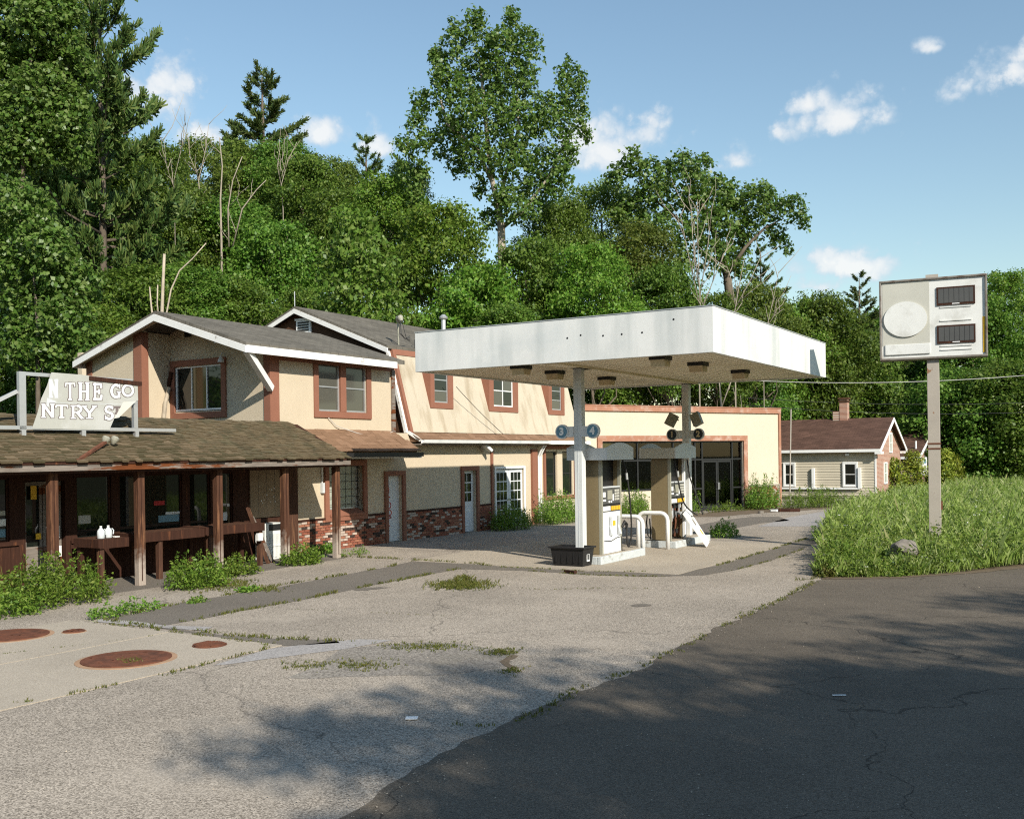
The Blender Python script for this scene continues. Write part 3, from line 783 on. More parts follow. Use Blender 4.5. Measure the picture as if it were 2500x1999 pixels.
# door one, with spray scribble
trim_frame(mb_, -.1, .92, 0, 2.17, .15, .004, .07, bottom=False, name='door_surround')
d1 = MB(); d1.box(.055, .755, -.13, -.09, .02, 2.02); dd = d1.build('door', M['door_white'], mb_)
dp = MB()
for x in (.2, .45, .66): dp.box(x, x + .012, -.092, -.083, .1, 1.98)
subpart(dp.build('door_board', M['door_white'], mb_), dd)
sc1 = MB()
def arc_pts(cx, cz, rx, rz, a0, a1, n=14): return [(cx + rx * math.cos(math.radians(a0 + (a1 - a0) * i / n)), -.083, cz + rz * math.sin(math.radians(a0 + (a1 - a0) * i / n))) for i in range(n + 1)]
sc1.tube(arc_pts(.13, 1.58, .12, .17, 80, -80), .013, 5)
sc1.tube(arc_pts(.22, 1.30, .10, .09, 40, 270), .013, 5).tube(arc_pts(.22, 1.12, .12, .10, 90, -90), .013, 5)
sc1.tube([(.13, -.083, 1.02), (.20, -.083, .86), (.13, -.083, .70)], .013, 5).tube(arc_pts(.26, .90, .10, .08, 180, -120), .013, 5).tube([(.2, -.083, .84), (.36, -.083, .74)], .013, 5)
sc1.tube(arc_pts(.24, .62, .13, .12, 60, 290), .013, 5)
subpart(sc1.build('spray_scribble', M['red'], mb_), dd)
# door two
trim_frame(mb_, 4.02, 5.1, 0, 2.25, .15, .004, .07, bottom=False, name='door_surround')
d2 = MB().box(4.18, 4.94, -.14, -.10, .02, 2.09).build('door', M['door_white'], mb_)
for c in range(2):
    for r in range(3):
        subpart(MB().box(4.30 + c * .27, 4.53 + c * .27, -.098, -.094, 1.05 + r * .33, 1.34 + r * .33).build('pane', M['glass'], mb_), d2)
subpart(MB().box(4.30, 4.80, -.098, -.090, .72, .75).box(4.30, 4.80, -.098, -.090, .22, .25).build('door_moulding', M['white'], mb_), d2)
# thin corner board, french doors, right windows
MB().box(5.90, 6.02, .003, .06, 0, 2.83).build('corner_board', M['terra'], mb_)
trim = trim_frame(mb_, 6.14, 8.26, .02, 2.2, .08, .004, .05, 'white', bottom=False, name='door_surround')
for a in (6.24, 7.21):
    d3 = MB().box(a, a + .95, -.09, -.045, .03, 2.1).build('french_door', M['door_white'], mb_)
    for c in range(3):
        for r in range(5):
            x = a + .13 + c * .24; z = .32 + r * .34
            subpart(MB().box(x, x + .205, -.043, -.039, z, z + .30).build('pane', M['glass'], mb_), d3)
    subpart(MB().tube([(a + (.88 if a < 7 else .07), -.045, 1.0), (a + (.88 if a < 7 else .07), .01, 1.0)], .03, 8).build('handle', M['alu'], mb_), d3)
MB().box(8.72, 9.10, .003, .09, 0, 2.82).build('corner_board', M['terra'], mb_)
dsp = MB()
for x in (9.22, 9.38): dsp.tube([(x, .06, .05), (x, .06, 2.55), (x - .03, .2, 2.8), (x - .03, .32, 2.98)], .04, 8)
dsp.build('downspout', M['white'], mb_)
trim_frame(mb_, 9.66, 12.3, .86, 2.95, .13, .004, .07)
MB().box(10.74, 11.17, .004, .03, .99, 2.80).build('wall_panel', M['cream'], mb_)
for a, b in ((9.84, 10.71), (11.2, 12.04)):
    window(mb_, a, b, 1.0, 2.72, -.04, 'darkframe', ['glass'], 1, 2)
# skirt roof, gutter, soffit band
sk = MB().prism([(-.05, 3.36), (.40, 3.13), (.40, 3.06), (-.05, 3.06)], 1.22, 12.64, 'u').build('skirt_roof', M['tab'], mb_)
r_ = shingle_slope(mb_, sk, 'shingle', lambda f: 1.22, lambda f: 12.6, .02, 3.345, .44, 3.12, .16, (.28, .33), ('tab', 'tab2'), .012, 110)
gt = MB()
gt.prism([(.40, 3.0), (.52, 3.02), (.54, 3.12), (.515, 3.12), (.50, 3.035), (.41, 3.02), (.41, 3.12), (.39, 3.12)], 1.28, 9.3, 'u').build('gutter', M['canopy'], mb_)
MB().prism([(.40, 3.0), (.55, 3.0), (.55, 3.13), (.40, 3.13)], 9.32, 12.62, 'u').build('gutter', M['white'], mb_)
MB().box(1.22, 12.6, .02, .40, 2.96, 3.0).build('soffit', M['greywood'], mb_)
# mansard wall
ms = MB().prism([(.05, 3.37), (-.65, 6.03), (-.95, 6.03), (-.25, 3.37)], 1.34, 12.64, 'u').build('mansard_wall', M['mansard'], mb_)
mt = MB()
mt.prism([(.075, 3.36), (-.63, 6.04), (-.95, 6.04), (-.25, 3.36)], 1.20, 1.34, 'u')
mt.prism([(-.572, 5.83), (-.63, 6.05), (-.66, 6.05), (-.602, 5.83)], 1.34, 12.64, 'u')
mt.build('mansard_trim', M['terra'], mb_)
MB().prism([(-.02, 3.34), (-.74, 6.06), (-.84, 6.06), (-.12, 3.34)], 1.10, 1.20, 'u').build('rake_board', M['white_trim'], mb_)
MB().prism([(-.12, 3.3), (-.84, 6.0), (-3.5, 7.2), (-4.5, 7.5), (-8.4, 6.0), (-8.8, 3.3)], 1.22, 1.34, 'u').build('end_wall', M['brown_siding'], mb_)
MB().bar((1.16, .0, 3.36), (1.24, .42, 3.10), .07, .09).build('rake_return', M['white_trim'], mb_)
for (a, b, g0, g1, fm, cols) in ((2.56, 3.86, 2.78, 3.56, 'alu', 1), (6.10, 8.10, 6.40, 7.74, 'white', 2), (10.42, 11.72, 10.68, 11.46, 'alu', 1)):
    slope_v = lambda z: .05 - (z - 3.37) * .2632
    dm = MB(); fv = slope_v(4.17) + .03
    for x0, x1 in ((a, g0), (g1, b)):
        dm.prism([(slope_v(4.17) - .1, 4.17), (fv, 4.17), (fv, 5.66), (slope_v(5.66) - .1, 5.66)], x0, x1, 'u')
    dm.box(g0, g1, fv - .32, fv, 4.17, 4.36); dm.prism([(slope_v(5.5) - .2, 5.5), (fv, 5.5), (fv, 5.66), (slope_v(5.66) - .2, 5.66)], g0, g1, 'u')
    d_ = dm.build('dormer', M['terra'], mb_)
    f = window(mb_, g0, g1, 4.36, 5.5, fv - .03, fm, ['curtain_pane', 'glass', 'glass', 'curtain_pane'], cols, 3 if cols == 1 else 2)
    MB().box(g0, g1, fv - .42, fv - .40, 4.3, 5.5).build('blind', M['curtain'], mb_)
    if cols == 2:
        cu = MB()
        for x in (6.47, 7.14): cu.tri((x, fv - .058, 4.95), (x + .30, fv - .058, 4.95), (x + .18, fv - .058, 4.66), (x + .06, fv - .058, 4.5)).tri((x + .33, fv - .059, 4.95), (x + .5, fv - .059, 4.9), (x + .46, fv - .059, 4.5))
        cu.build('torn_curtain', M['white'], mb_)
# grey gable roof over the mansard
def gable_roof(root, u0, u1, vr, zr, ve, ze, vb, zb, th, m, name='roof'):
    return MB().prism([(vr, zr), (ve, ze), (ve, ze - th), (vr, zr - th), (vb, zb - th), (vb, zb)], u0, u1, 'u').build(name, M[m], root)
gr_ = gable_roof(mb_, .96, 12.7, -4.5, 7.66, -.62, 6.10, -8.5, 6.05, .10, 'grey_roof')
rk = MB()
rk.prism([(-4.5, 7.57), (-.60, 6.01), (-.60, 5.86), (-4.5, 7.42)], .92, .96, 'u'); rk.prism([(-4.5, 7.57), (-4.5, 7.42), (-8.5, 5.82), (-8.5, 5.96)], .92, .96, 'u')
rk.build('gable_fascia', M['white_trim'], mb_)
lv = MB().box(1.15, 1.22, -4.62, -3.98, 6.78, 7.2).build('louvre', M['white'], mb_)
for i in range(4): subpart(MB().box(1.13, 1.16, -4.54, -4.06, 6.84 + i * .085, 6.89 + i * .085).build('slat', M['darkframe'], mb_), lv)
subpart(MB().box(1.12, 1.15, -4.66, -3.94, 7.2, 7.26).box(1.12, 1.15, -4.66, -3.94, 6.72, 6.78).build('louvre_frame', M['white_trim'], mb_), lv)
vp = thing('vent_pipe', 'thin galvanised vent pipe with a flat cap on the grey roof', 'vent pipe', (6.3, -2.2, 6.75))
MB().tube([(6.3, -2.2, 6.7), (6.3, -2.2, 7.62)], .085, 12).build('pipe', M['alu'], vp)
MB().lathe((6.3, -2.2, 7.62), [(.15, 0), (.17, .05), (.06, .16)], 14).build('cap', M['alu'], vp)
sm = thing('service_mast', 'electric service mast with weatherhead and looped wires on the mansard roof edge', 'mast', (1.9, -.9, 6.1))
MB().tube([(1.9, -.9, 6.0), (1.88, -.9, 6.95)], .028, 8).build('pipe', M['greytrim'], sm)
MB().tube([(1.88, -.9, 6.93), (1.86, -.86, 7.05), (1.80, -.74, 7.06), (1.76, -.66, 6.94)], [.05, .10, .10, .05], 10).build('weatherhead', M['greytrim'], sm)
lw = MB()
for k in range(4):
    dx = rnd.uniform(-.06, .06)
    lw.tube([(1.77 + dx, -.68, 6.95), (1.6 + dx * 2, -.55, 6.75), (1.58 + dx * 3, -.5, 6.5), (1.75 + dx, -.5, 6.36), (2.05, -.55, 6.3 + .06 * k)], .011, 5)
lw.tube([(2.5, -.7, 6.12), (2.55, -.75, 6.4), (2.8, -.8, 6.55), (3.3, -.8, 6.45)], .011, 5)
lw.build('wire', M['wire'], sm)
an = MB().tube([(.97, -4.5, 7.66), (.97, -4.5, 8.15)], .012, 6).build('lightning_rod', M['pumpgrey'])
tag(an, 'thin metal rod standing on the peak of the grey gable', 'rod')
fl = thing('flood_light', 'grey flood light under the mansard eave near the corner board', 'light', (5.3, .1, 2.8))
MB().bar((5.28, .02, 2.86), (5.28, .22, 2.92), .06, .05).build('bracket', M['pumpgrey'], fl)
MB().bar((5.18, .22, 2.98), (5.45, .32, 2.76), .2, .1).build('lamp_head', M['canopy'], fl)

# ------------------------------------------------------------------ gabled wing (upper floor over the porch)
gw = thing('gabled_wing', 'cream gabled upper wing with terracotta trim and a braced white roof overhang', 'building', (-4.81, 0, 3.3))
RZ = lambda v: 6.42 - abs(v + 2.85) * .313          # underside of the roof
wl = MB()
cells(wl, -4.6, .45, 3.3, 5.36, [(-2.97, -.88, 3.88, 5.32)], -.2, 0)
wl.build('wall', M['cream'], gw)
w2 = MB()
cells(w2, -3.8, 0, 3.3, 5.32, [(-3.70, -1.76, 3.93, 5.22)], -4.81, -4.61, 'u')
w2.prism([(-3.8, 5.32), (0, 5.32), (0, RZ(0) + .02), (-2.85, 6.44), (-3.8, RZ(-3.8) + .02)], -4.81, -4.61, 'u')
w2.build('gable_wall', M['cream'], gw)
w3 = MB().prism([(-6.1, 3.3), (-3.8, 3.3), (-3.8, RZ(-3.8) + .02), (-6.1, RZ(-6.1) + .02)], -5.8, -5.6, 'u'); w3.build('stepped_wall', M['cream'], gw)
MB().prism([(-5.6, 3.3), (-4.61, 3.3), (-4.61, RZ(-3.85)), (-5.6, RZ(-3.85))], -3.98, -3.8, 'v').build('return_wall', M['cream'], gw)
MB().box(-5.8, .45, -6.1, -5.95, 3.3, 5.35).build('rear_wall', M['cream'], gw)
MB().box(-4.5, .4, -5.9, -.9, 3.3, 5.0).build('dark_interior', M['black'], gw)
pl = MB().box(-4.84, -4.5, -.2, .03, 3.3, 5.37).build('corner_pilaster', M['terra'], gw)
MB().box(-5.83, -5.6, -4.1, -3.77, 3.3, RZ(-3.9)).build('corner_pilaster', M['terra'], gw)
MB().box(-5.83, -5.6, -6.13, -5.9, 3.3, RZ(-6.0)).build('corner_pilaster', M['terra'], gw)
MB().box(-4.5, .45, .002, .028, 5.20, 5.36).build('frieze_board', M['terra'], gw)
# double window on the front
mbf = MB(); mbf.box(-3.15, -2.97, .002, .045, 3.72, 5.20).box(-.88, -.67, .002, .045, 3.72, 5.20).box(-2.97, -.88, .002, .045, 3.72, 3.9).box(-2.05, -1.81, -.06, .045, 3.9, 5.30)
mbf.build('window_surround', M['terra'], gw, bevel=.006)
window(gw, -2.97, -2.05, 3.9, 5.28, -.02, 'alu', ['curtain_pane', 'curtain_pane'], 1, 2, .05, .06)
window(gw, -1.81, -.88, 3.9, 5.28, -.02, 'alu', ['curtain_pane', 'curtain_pane'], 1, 2, .05, .06)
# triple window on the gable
trim_frame(gw, -3.79, -1.6, 3.73, 5.36, .17, -4.865, -4.812, 'terra', 'u')
gwf = window(gw, -3.63, -1.77, 3.95, 5.19, -4.79, 'white', ['glass', 'tan_pane', 'glass'], 3, 1, .05, .06, 'u')
# roof
rf = gable_roof(gw, -6.12, .36, -2.85, 6.56, .5, 5.5, -6.25, 5.5, .12, 'grey_roof')
fs = MB()
fs.prism([(-2.85, 6.47), (.52, 5.41), (.52, 5.24), (-2.85, 6.29)], -6.17, -6.12, 'u'); fs.prism([(-2.85, 6.47), (-2.85, 6.29), (-6.27, 5.24), (-6.27, 5.41)], -6.17, -6.12, 'u')
fs.box(-6.12, -.05, .50, .54, 5.24, 5.43); fs.box(-6.12, .36, -6.29, -6.25, 5.24, 5.43)
fs.build('fascia', M['white_trim'], gw)
so = MB(); so.prism([(-2.85, 6.435), (.5, 5.375), (.5, 5.345), (-2.85, 6.40)], -6.115, -4.815, 'u'); so.prism([(-2.85, 6.435), (-2.85, 6.40), (-6.25, 5.345), (-6.25, 5.375)], -6.115, -5.8, 'u')
so.build('soffit', M['cream'], gw)
lk = MB()
for v in (-2.85, -.6): lk.box(-6.1, -4.82, v - .05, v + .05, RZ(v) - .16, RZ(v) - .03)
lk.build('lookout_beam', M['white_trim'], gw)
MB().bar((-4.84, .06, 4.42), (-6.02, .42, 5.30), .15, .17).build('brace', M['white_trim'], gw)
MB().box(-4.835, -4.81, -3.2, -2.95, 6.0, 6.2).build('gable_vent', M['darkframe'], gw)
MB().box(.30, .45, -.05, .06, 3.35, 5.24).build('downspout', M['greywood'], gw)
# brown skirt roof under the double window
sk = MB().prism([(.0, 3.37), (.85, 2.78), (.85, 2.70), (.0, 3.10)], -4.3, .45, 'u').build('skirt_roof', M['tab'], gw)
shingle_slope(gw, sk, 'shingle', lambda f: -4.3, lambda f: .45 + f * .25, .0, 3.37, .92, 2.755, .15, (.28, .33), ('tab', 'tab2'), .012, 130)
MB().box(-4.3, .62, .84, .98, 2.60, 2.72).build('gutter', M['black'], gw)
MB().box(-4.3, .70, .78, .84, 2.56, 2.72).build('gutter_board', M['white_trim'], gw)
MB().box(-4.3, .45, .002, .78, 2.585, 2.62).build('soffit', M['greywood'], gw)
# odds and ends leaning in the recess
tag(MB().tube([(-4.93, -3.66, 5.05), (-4.9, -3.82, 4.58)], .055, 7).build('rusty_pipe', M['brown']), 'short dark rusty pipe piece leaning at the recessed gable window', 'pipe')
tag(MB().tube([(-4.95, -3.72, 4.62), (-5.1, -3.70, 4.2), (-5.18, -3.72, 3.5)], [.055, .06, .062], 7).build('rotten_stick', M['dead']), 'pale broken log leaning in the corner beside the recessed gable window', 'log')
gl_ = thing('gable_lamp', 'small grey lamp hanging at the corner of the gable window surround', 'lamp', (-4.87, -1.6, 5.3))
MB().tube([(-4.86, -1.58, 5.40), (-4.97, -1.58, 5.46), (-5.02, -1.58, 5.36)], .018, 6).build('bracket', M['pumpgrey'], gl_)
MB().lathe((-5.02, -1.58, 5.2), [(.085, 0), (.08, .06), (.03, .15), (.03, .18)], 10).build('lamp_shade', M['pumpgrey'], gl_)
cw = MB().tube([(-2.6, .05, 3.72), (-2.3, .06, 3.5), (-2.0, .09, 3.42), (-1.4, .16, 3.28), (-.8, .2, 3.24), (-.2, .15, 3.27), (.3, .05, 3.36)], .012, 5).build('loose_cable', M['wire_pale'])
tag(cw, 'loose pale cable sagging across the brown skirt roof below the double window', 'cable')

# ------------------------------------------------------------------ porch store
ps = thing('porch_store', 'dark brown timber store with a mossy shake roof over its porch', 'building', (-12, 0, 0))
stw = MB()
store_holes = [(-13.6, -12.2, 1.0, 2.28), (-11.86, -10.95, .02, 2.2), (-10.68, -9.81, .92, 2.28), (-9.6, -9.0, .92, 2.28), (-8.94, -7.84, .92, 2.28), (-7.62, -6.98, .92, 2.28), (-6.9, -6.25, .92, 2.28)]
cells(stw, -16.5, -4.03, 0, 2.5, store_holes, -.12, .1)
stw.box(-16.5, -4.03, -.12, .1, 2.5, 3.3)
stw.build('wall', M['brown'], ps)
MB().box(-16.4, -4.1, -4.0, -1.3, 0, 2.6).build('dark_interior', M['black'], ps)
for h in store_holes:
    if h[0] == -11.86: continue
    window(ps, h[0], h[1], h[2], h[3], .06, 'brown', ['glass'], 1, 1, .04, .05)
sd = MB().box(-11.84, -11.42, -.05, .0, .05, .85).box(-11.40, -10.98, -.05, .0, .05, .85).box(-11.84, -10.98, -.05, .0, 2.1, 2.18).box(-11.84, -11.78, -.05, .0, .85, 2.1).box(-11.48, -11.42, -.05, .0, .85, 2.1).box(-11.40, -11.34, -.05, .0, .85, 2.1).box(-11.04, -10.98, -.05, .0, .85, 2.1)
sdo = sd.build('door', M['greywood'], ps)
for a in (-11.78, -11.34): subpart(MB().box(a, a + .3, -.03, -.024, .85, 2.1).build('pane', M['glass'], ps), sdo)
subpart(MB().tube([(-11.08, .0, 1.0), (-11.08, .07, 1.0), (-11.08, .07, 1.25), (-11.08, .0, 1.25)], .014, 6).build('handle', M['alu'], ps), sdo)
# boarding below the windows
for i, x in enumerate(np.arange(-16.4, -12.05, .3)): MB().box(x, x + .292, .102, .125, .03, .92).build('board', M['brown'], ps)
for i, x in enumerate(np.arange(-10.85, -5.75, .3)): MB().box(x, x + .292, .102, .125, .03, .86).build('board', M['brown'], ps)
MB().box(-10.85, -5.75, .10, .17, .86, .92).box(-16.4, -12.05, .10, .17, .92, .99).build('window_ledge', M['brown'], ps)
nbd = MB().box(-5.70, -4.55, .102, .14, 1.08, 2.3).build('notice_board', M['tan'], ps)
pp = MB()
for k in range(12):
    x = rnd.uniform(-5.6, -4.75); z = rnd.uniform(1.4, 1.95); s = rnd.uniform(.02, .06); a = rnd.uniform(0, 3)
    pp.tri((x, .1425, z), (x + s * math.cos(a), .1425, z + s * math.sin(a)), (x + s * .6 * math.cos(a + 1), .1425, z + s * .6 * math.sin(a + 1)))
subpart(pp.build('paper_scrap', M['white'], ps), nbd)
gaps = MB()
for x in (-5.42, -5.13, -4.84): gaps.box(x, x + .008, .1405, .1415, 1.1, 2.28)
subpart(gaps.build('board_joint', M['black'], ps), nbd)
MB().box(-4.42, -4.03, .102, .2, 0, 2.4).build('end_post', M['post'], ps)
MB().box(-5.72, -4.45, .1, .16, .9, 1.06).build('rail', M['brown'], ps)
def font_to_mesh(o):
    dg = bpy.context.evaluated_depsgraph_get()
    me = bpy.data.meshes.new_from_object(o.evaluated_get(dg)); me.materials.clear(); me.materials.append(o.data.materials[0])
    n = bpy.data.objects.new('lettering', me); COL.objects.link(n); n.parent = o.parent; n.location = o.location; n.rotation_euler = o.rotation_euler
    bpy.data.objects.remove(o, do_unlink=True)
    return n
def text(body, size, m, root, loc, part=None, rot=None, ext=.002, bold=0.0):
    c = bpy.data.curves.new('lettering', 'FONT'); c.body = body; c.size = size; c.extrude = ext; c.align_x = 'CENTER'; c.align_y = 'CENTER'; c.offset = bold
    c.materials.append(M[m]); o = bpy.data.objects.new('lettering', c); COL.objects.link(o)
    org = ORG[root.name]
    o.parent = part or root
    o.location = (loc[0] - org[0], -(loc[1] - org[1]), loc[2] - org[2]); o.rotation_euler = rot or (math.pi / 2, 0, 0)
    return font_to_mesh(o)
MB().box(-5.75, -4.5, .10, .145, 2.3, 2.45).build('header_board', M['brown'], ps)
text('BULLETINS', .12, 'greywood', ps, (-5.12, .147, 2.375))
# papers in the panes
for (x, z, w_, h_, mm) in ((-12.45, 1.32, .2, .14, 'white'), (-12.42, 1.53, .16, .09, 'sign_tan'), (-12.6, 1.1, .34, .16, 'blue'), (-11.7, 1.82, .13, .28, 'yellow'), (-11.6, 1.0, .12, .12, 'yellow'), (-10.6, 1.25, .3, .18, 'sign_tan'), (-8.62, 1.55, .30, .10, 'red'), (-8.5, 1.15, .6, .16, 'blue'), (-8.3, 1.32, .42, .06, 'jug'), (-6.7, 1.08, .3, .2, 'jug'), (-6.4, 1.42, .08, .06, 'white')):
    MB().box(x, x + w_, .0445, .0465, z, z + h_).build('window_poster', M[mm], ps)
for i, u in enumerate((-12.35, -10.35, -8.22, -6.10, -4.22)):
    p = MB().box(u - .085, u + .085, 1.62, 1.77, 0, 2.42).build('porch_post', M['post_z'], ps, bevel=.01)
    subpart(MB().box(u - .02, u + .0, 1.77, 1.776, .1, 2.3).build('post_split', M['brown'], ps), p)
p = MB().box(-14.5, -14.3, 1.6, 1.78, 0, 2.42).build('porch_post', M['post_z'], ps, bevel=.01)
MB().box(-16.5, -4.0, 1.93, 2.02, 2.405, 2.60).build('eave_fascia', M['greywood'], ps, bevel=.008)
MB().box(-16.5, -4.05, 1.6, 1.76, 2.36, 2.47).build('porch_beam', M['brown'], ps)
pr = MB().prism([(.2, 3.50), (2.04, 2.58), (2.04, 2.53), (.2, 3.40)], -16.5, -4.02, 'u')
pr.prism([(.2, 3.50), (.2, 3.40), (-3.6, 2.5), (-3.6, 2.6)], -16.5, -5.86, 'u')
pr.prism([(.2, 3.50), (.2, 3.40), (.01, 3.40), (.01, 3.46)], -5.86, -4.2, 'u')
pro = pr.build('porch_roof', M['brown'], ps)
rest = shingle_slope(ps, pro, 'shake', lambda f: -16.5, lambda f: -4.22 + .2 * f, .18, 3.51, 2.09, 2.565, .115, (.14, .18, .22, .27), ('shake', 'shake', 'shake2', 'shake2', 'shake3'), .042, 300, .04, order=lambda it: abs(it[0] + 11) * .6 - it[1])
subpart(rest.build('shakes_rest', M['shake'], ps, kind='stuff'), pro)
fl2 = MB().prism([(.2, 2.6), (.2, 3.40), (1.95, 2.50), (1.95, 2.42)], -4.12, -4.06, 'u').build('porch_end_board', M['brown'], ps)
MB().box(-16.5, -4.05, .1, 1.93, 2.36, 2.4).build('porch_ceiling', M['brown'], ps)
walk = flat('porch_walk', [(p.x, p.y) for p in [LOT.w(u, v) for u, v in ((-17, .1), (-4.0, .1), (-4.0, 1.9), (-9, 2.3), (-17, 2.2))]], .006, M['patch'])

# ------------------------------------------------------------------ torn shop banner on the porch roof
SV = 1.06
bn = thing('roof_sign', 'torn white shop banner on a metal frame on the porch roof', 'sign', (-12.5, SV, 3.12))
fr_ = MB()
fr_.box(-12.60, -12.46, SV - .05, SV + .03, 3.20, 4.33).box(-9.97, -9.87, SV - .05, SV + .03, 3.28, 4.25)
fr_.box(-12.46, -9.97, SV - .05, SV + .0, 4.26, 4.33).box(-14.0, -8.85, SV - .06, SV + .03, 3.215, 3.285)
fr_.build('sign_frame', M['alu'], bn)
for u in (-12.52, -11.2, -9.9):
    ft = MB()
    ft.box(u - .045, u + .045, SV - .05, SV + .04, 3.03, 3.215); ft.bar((u, SV - .04, 3.06), (u - .12, SV - .55, 3.30), .05, .05)
    ft.build('foot', M['alu'], bn)
MB().bar((-12.6, SV - .05, 3.95), (-13.5, SV - .25, 3.45), .07, .07).build('stay', M['alu'], bn)
MB().bar((-9.95, SV - .05, 3.85), (-10.5, SV - .45, 3.30), .07, .07).build('stay', M['greywood'], bn)
def PZ(px, py, v=SV):                                  # crop pixel of the photo -> point on the banner
    q = on_front(*sp(px * .16241, 880 + py * .16241), v); return (q[0], q[2])
bp = [PZ(755, 180), PZ(1230, 218), PZ(2050, 330), PZ(2058, 605), PZ(1990, 615), PZ(1835, 625), PZ(1700, 870), PZ(1625, 1045), PZ(465, 1020), PZ(545, 790), PZ(600, 580), PZ(690, 380)]
MB().prism(bp, SV + .034, SV + .040, 'v').build('banner', M['banner'], bn)
fold = MB().tri((*PZ(1835, 625)[:1], SV + .041, PZ(1835, 625)[1]), (PZ(2000, 612)[0], SV + .10, PZ(2000, 612)[1]), (PZ(1740, 860)[0], SV + .10, PZ(1740, 860)[1]), (PZ(1700, 870)[0], SV + .041, PZ(1700, 870)[1]))
fold.build('banner_flap', M['sign_tan'], bn)
tear = MB().tri((PZ(690, 560)[0], SV + .0415, PZ(690, 560)[1]), (PZ(840, 620)[0], SV + .0415, PZ(840, 620)[1]), (PZ(770, 640)[0], SV + .0415, PZ(770, 640)[1]), (PZ(672, 730)[0], SV + .0415, PZ(672, 730)[1]))
tear.build('tear', M['pumpgrey'], bn)
seam = MB(); a, b = PZ(600, 630), PZ(1830, 662); seam.bar((a[0], SV + .041, a[1]), (b[0], SV + .041, b[1]), .004, .008); seam.build('seam', M['pumpgrey'], bn)
def arc(cx, cy, rx, ry, a0, a1, n=18): return [(cx + rx * math.cos(math.radians(a0 + (a1 - a0) * i / n)), cy + ry * math.sin(math.radians(a0 + (a1 - a0) * i / n))) for i in range(n + 1)]
SW = .25                                                # stroke width in letter units
GL = {
 'T': [[(.5, 0), (.5, .95)], [(.08, .90), (.92, .90)], [(.28, .045), (.72, .045)], [(.08, .93), (.05, .72)], [(.92, .93), (.95, .72)]],
 'H': [[(.22, 0), (.22, 1)], [(.78, 0), (.78, 1)], [(.22, .5), (.78, .5)], [(.04, .045), (.40, .045)], [(.60, .045), (.96, .045)], [(.04, .955), (.40, .955)], [(.60, .955), (.96, .955)]],
 'E': [[(.28, 0), (.28, 1)], [(.08, .92), (.88, .92)], [(.08, .08), (.92, .08)], [(.28, .5), (.72, .5)], [(.90, .97), (.94, .70)], [(.92, .03), (.98, .32)], [(.72, .36), (.72, .64)]],
 'G': [arc(.52, .5, .40, .42, 50, 300, 22), [(.80, .02), (.80, .44)], [(.58, .44), (.98, .44)], [(.84, .98), (.84, .70)]],
 'O': [arc(.5, .5, .38, .42, 0, 360, 30)],
 'N': [[(.16, 0), (.16, 1)], [(.84, 0), (.84, 1)], [(.16, .95), (.84, .06)], [(0, .045), (.34, .045)], [(0, .955), (.3, .955)], [(.66, .955), (1, .955)]],
 'R': [[(.24, 0), (.24, 1)], [(.06, .95), (.55, .95)], [(.24, .48), (.55, .48)], arc(.54, .715, .26, .235, 90, -90, 12), [(.50, .48), (.88, .03)], [(.06, .045), (.44, .045)], [(.74, .045), (1, .045)]],
 'Y': [[(.5, 0), (.5, .48)], [(.5, .44), (.14, .96)], [(.5, .44), (.86, .96)], [(.28, .045), (.72, .045)], [(0, .955), (.34, .955)], [(.66, .955), (1, .955)]],
 'S': [arc(.5, .735, .30, .215, 25, 270, 16) + arc(.5, .27, .32, .225, 90, -155, 16), [(.82, .98), (.80, .72)], [(.16, .02), (.17, .30)]],
}
def glyph(ch, q, width, m, lift, name, clip=None):
    """slab letter in the box q = (x0,y0,x1,y1) of crop pixels; strokes are thin plates a hair apart"""
    x0, y0, x1, y1 = q
    mb = MB(); k = 0
    hh = (y1 - y0); W_ = (x1 - x0)
    for st in GL[ch]:
        thin = .14 if (len(st) == 2 and abs(st[0][1] - st[1][1]) < .02 and ch not in 'E') or (len(st) == 2 and ch in 'TEGS' and abs(st[0][0] - st[1][0]) < .1 and st[0][1] > .01 and ch != 'E' and abs(st[0][1]-st[1][1]) < .4) else 0
        sw = (SW if not thin else .12) * width
        pts = [Vector((x0 + p[0] * W_, y1 - p[1] * hh, 0)) for p in st]
        half = sw * min(W_, hh * .8) / 2 + (0 if m == 'letter' else 11)
        ext = 0 if m == 'letter' else 10
        for i in range(len(pts) - 1):
            a, b = pts[i], pts[i + 1]; d = (b - a).normalized(); nn = Vector((-d.y, d.x, 0)) * half
            e0 = d * (ext if i == 0 else 2); e1 = d * (ext if i == len(pts) - 2 else 2)
            k += 1
            vv = SV + lift + k * .00012
            cs = [a - nn - e0, b - nn + e1, b + nn + e1, a + nn - e0]
            P = [PZ(c.x, c.y) for c in cs]
            mb.tri(*[(p[0], vv, p[1]) for p in P])
    return mb.build(name, M[m], bn)
for ch, q in (('T', (958, 318, 1108, 600)), ('H', (1145, 326, 1332, 605)), ('E', (1368, 336, 1508, 602)), ('G', (1636, 352, 1800, 568)), ('O', (1800, 356, 2000, 546)), ('N', (722, 290, 848, 560)),
              ('N', (600, 650, 800, 862)), ('T', (808, 655, 1004, 866)), ('R', (1026, 672, 1240, 876)), ('Y', (1205, 680, 1440, 876)), ('S', (1536, 682, 1700, 888)), ('T', (1680, 690, 1800, 800))):
    fade = q[0] == 722
    glyph(ch, q, .95, 'outline' if not fade else 'pumpgrey', .0415, 'letter_edge')
    if ch == 'T' and q[0] == 1680: continue
    glyph(ch, q, .95, 'letter', .0455, 'letter')
pk = MB().bar((-11.62 + .55, SV + .02, 4.285), (-9.78, SV + .02, 4.235), .09, .085).build('rotten_plank', M['brown'])
tag(pk, 'rotten brown plank lying along the top edge of the torn banner', 'plank')
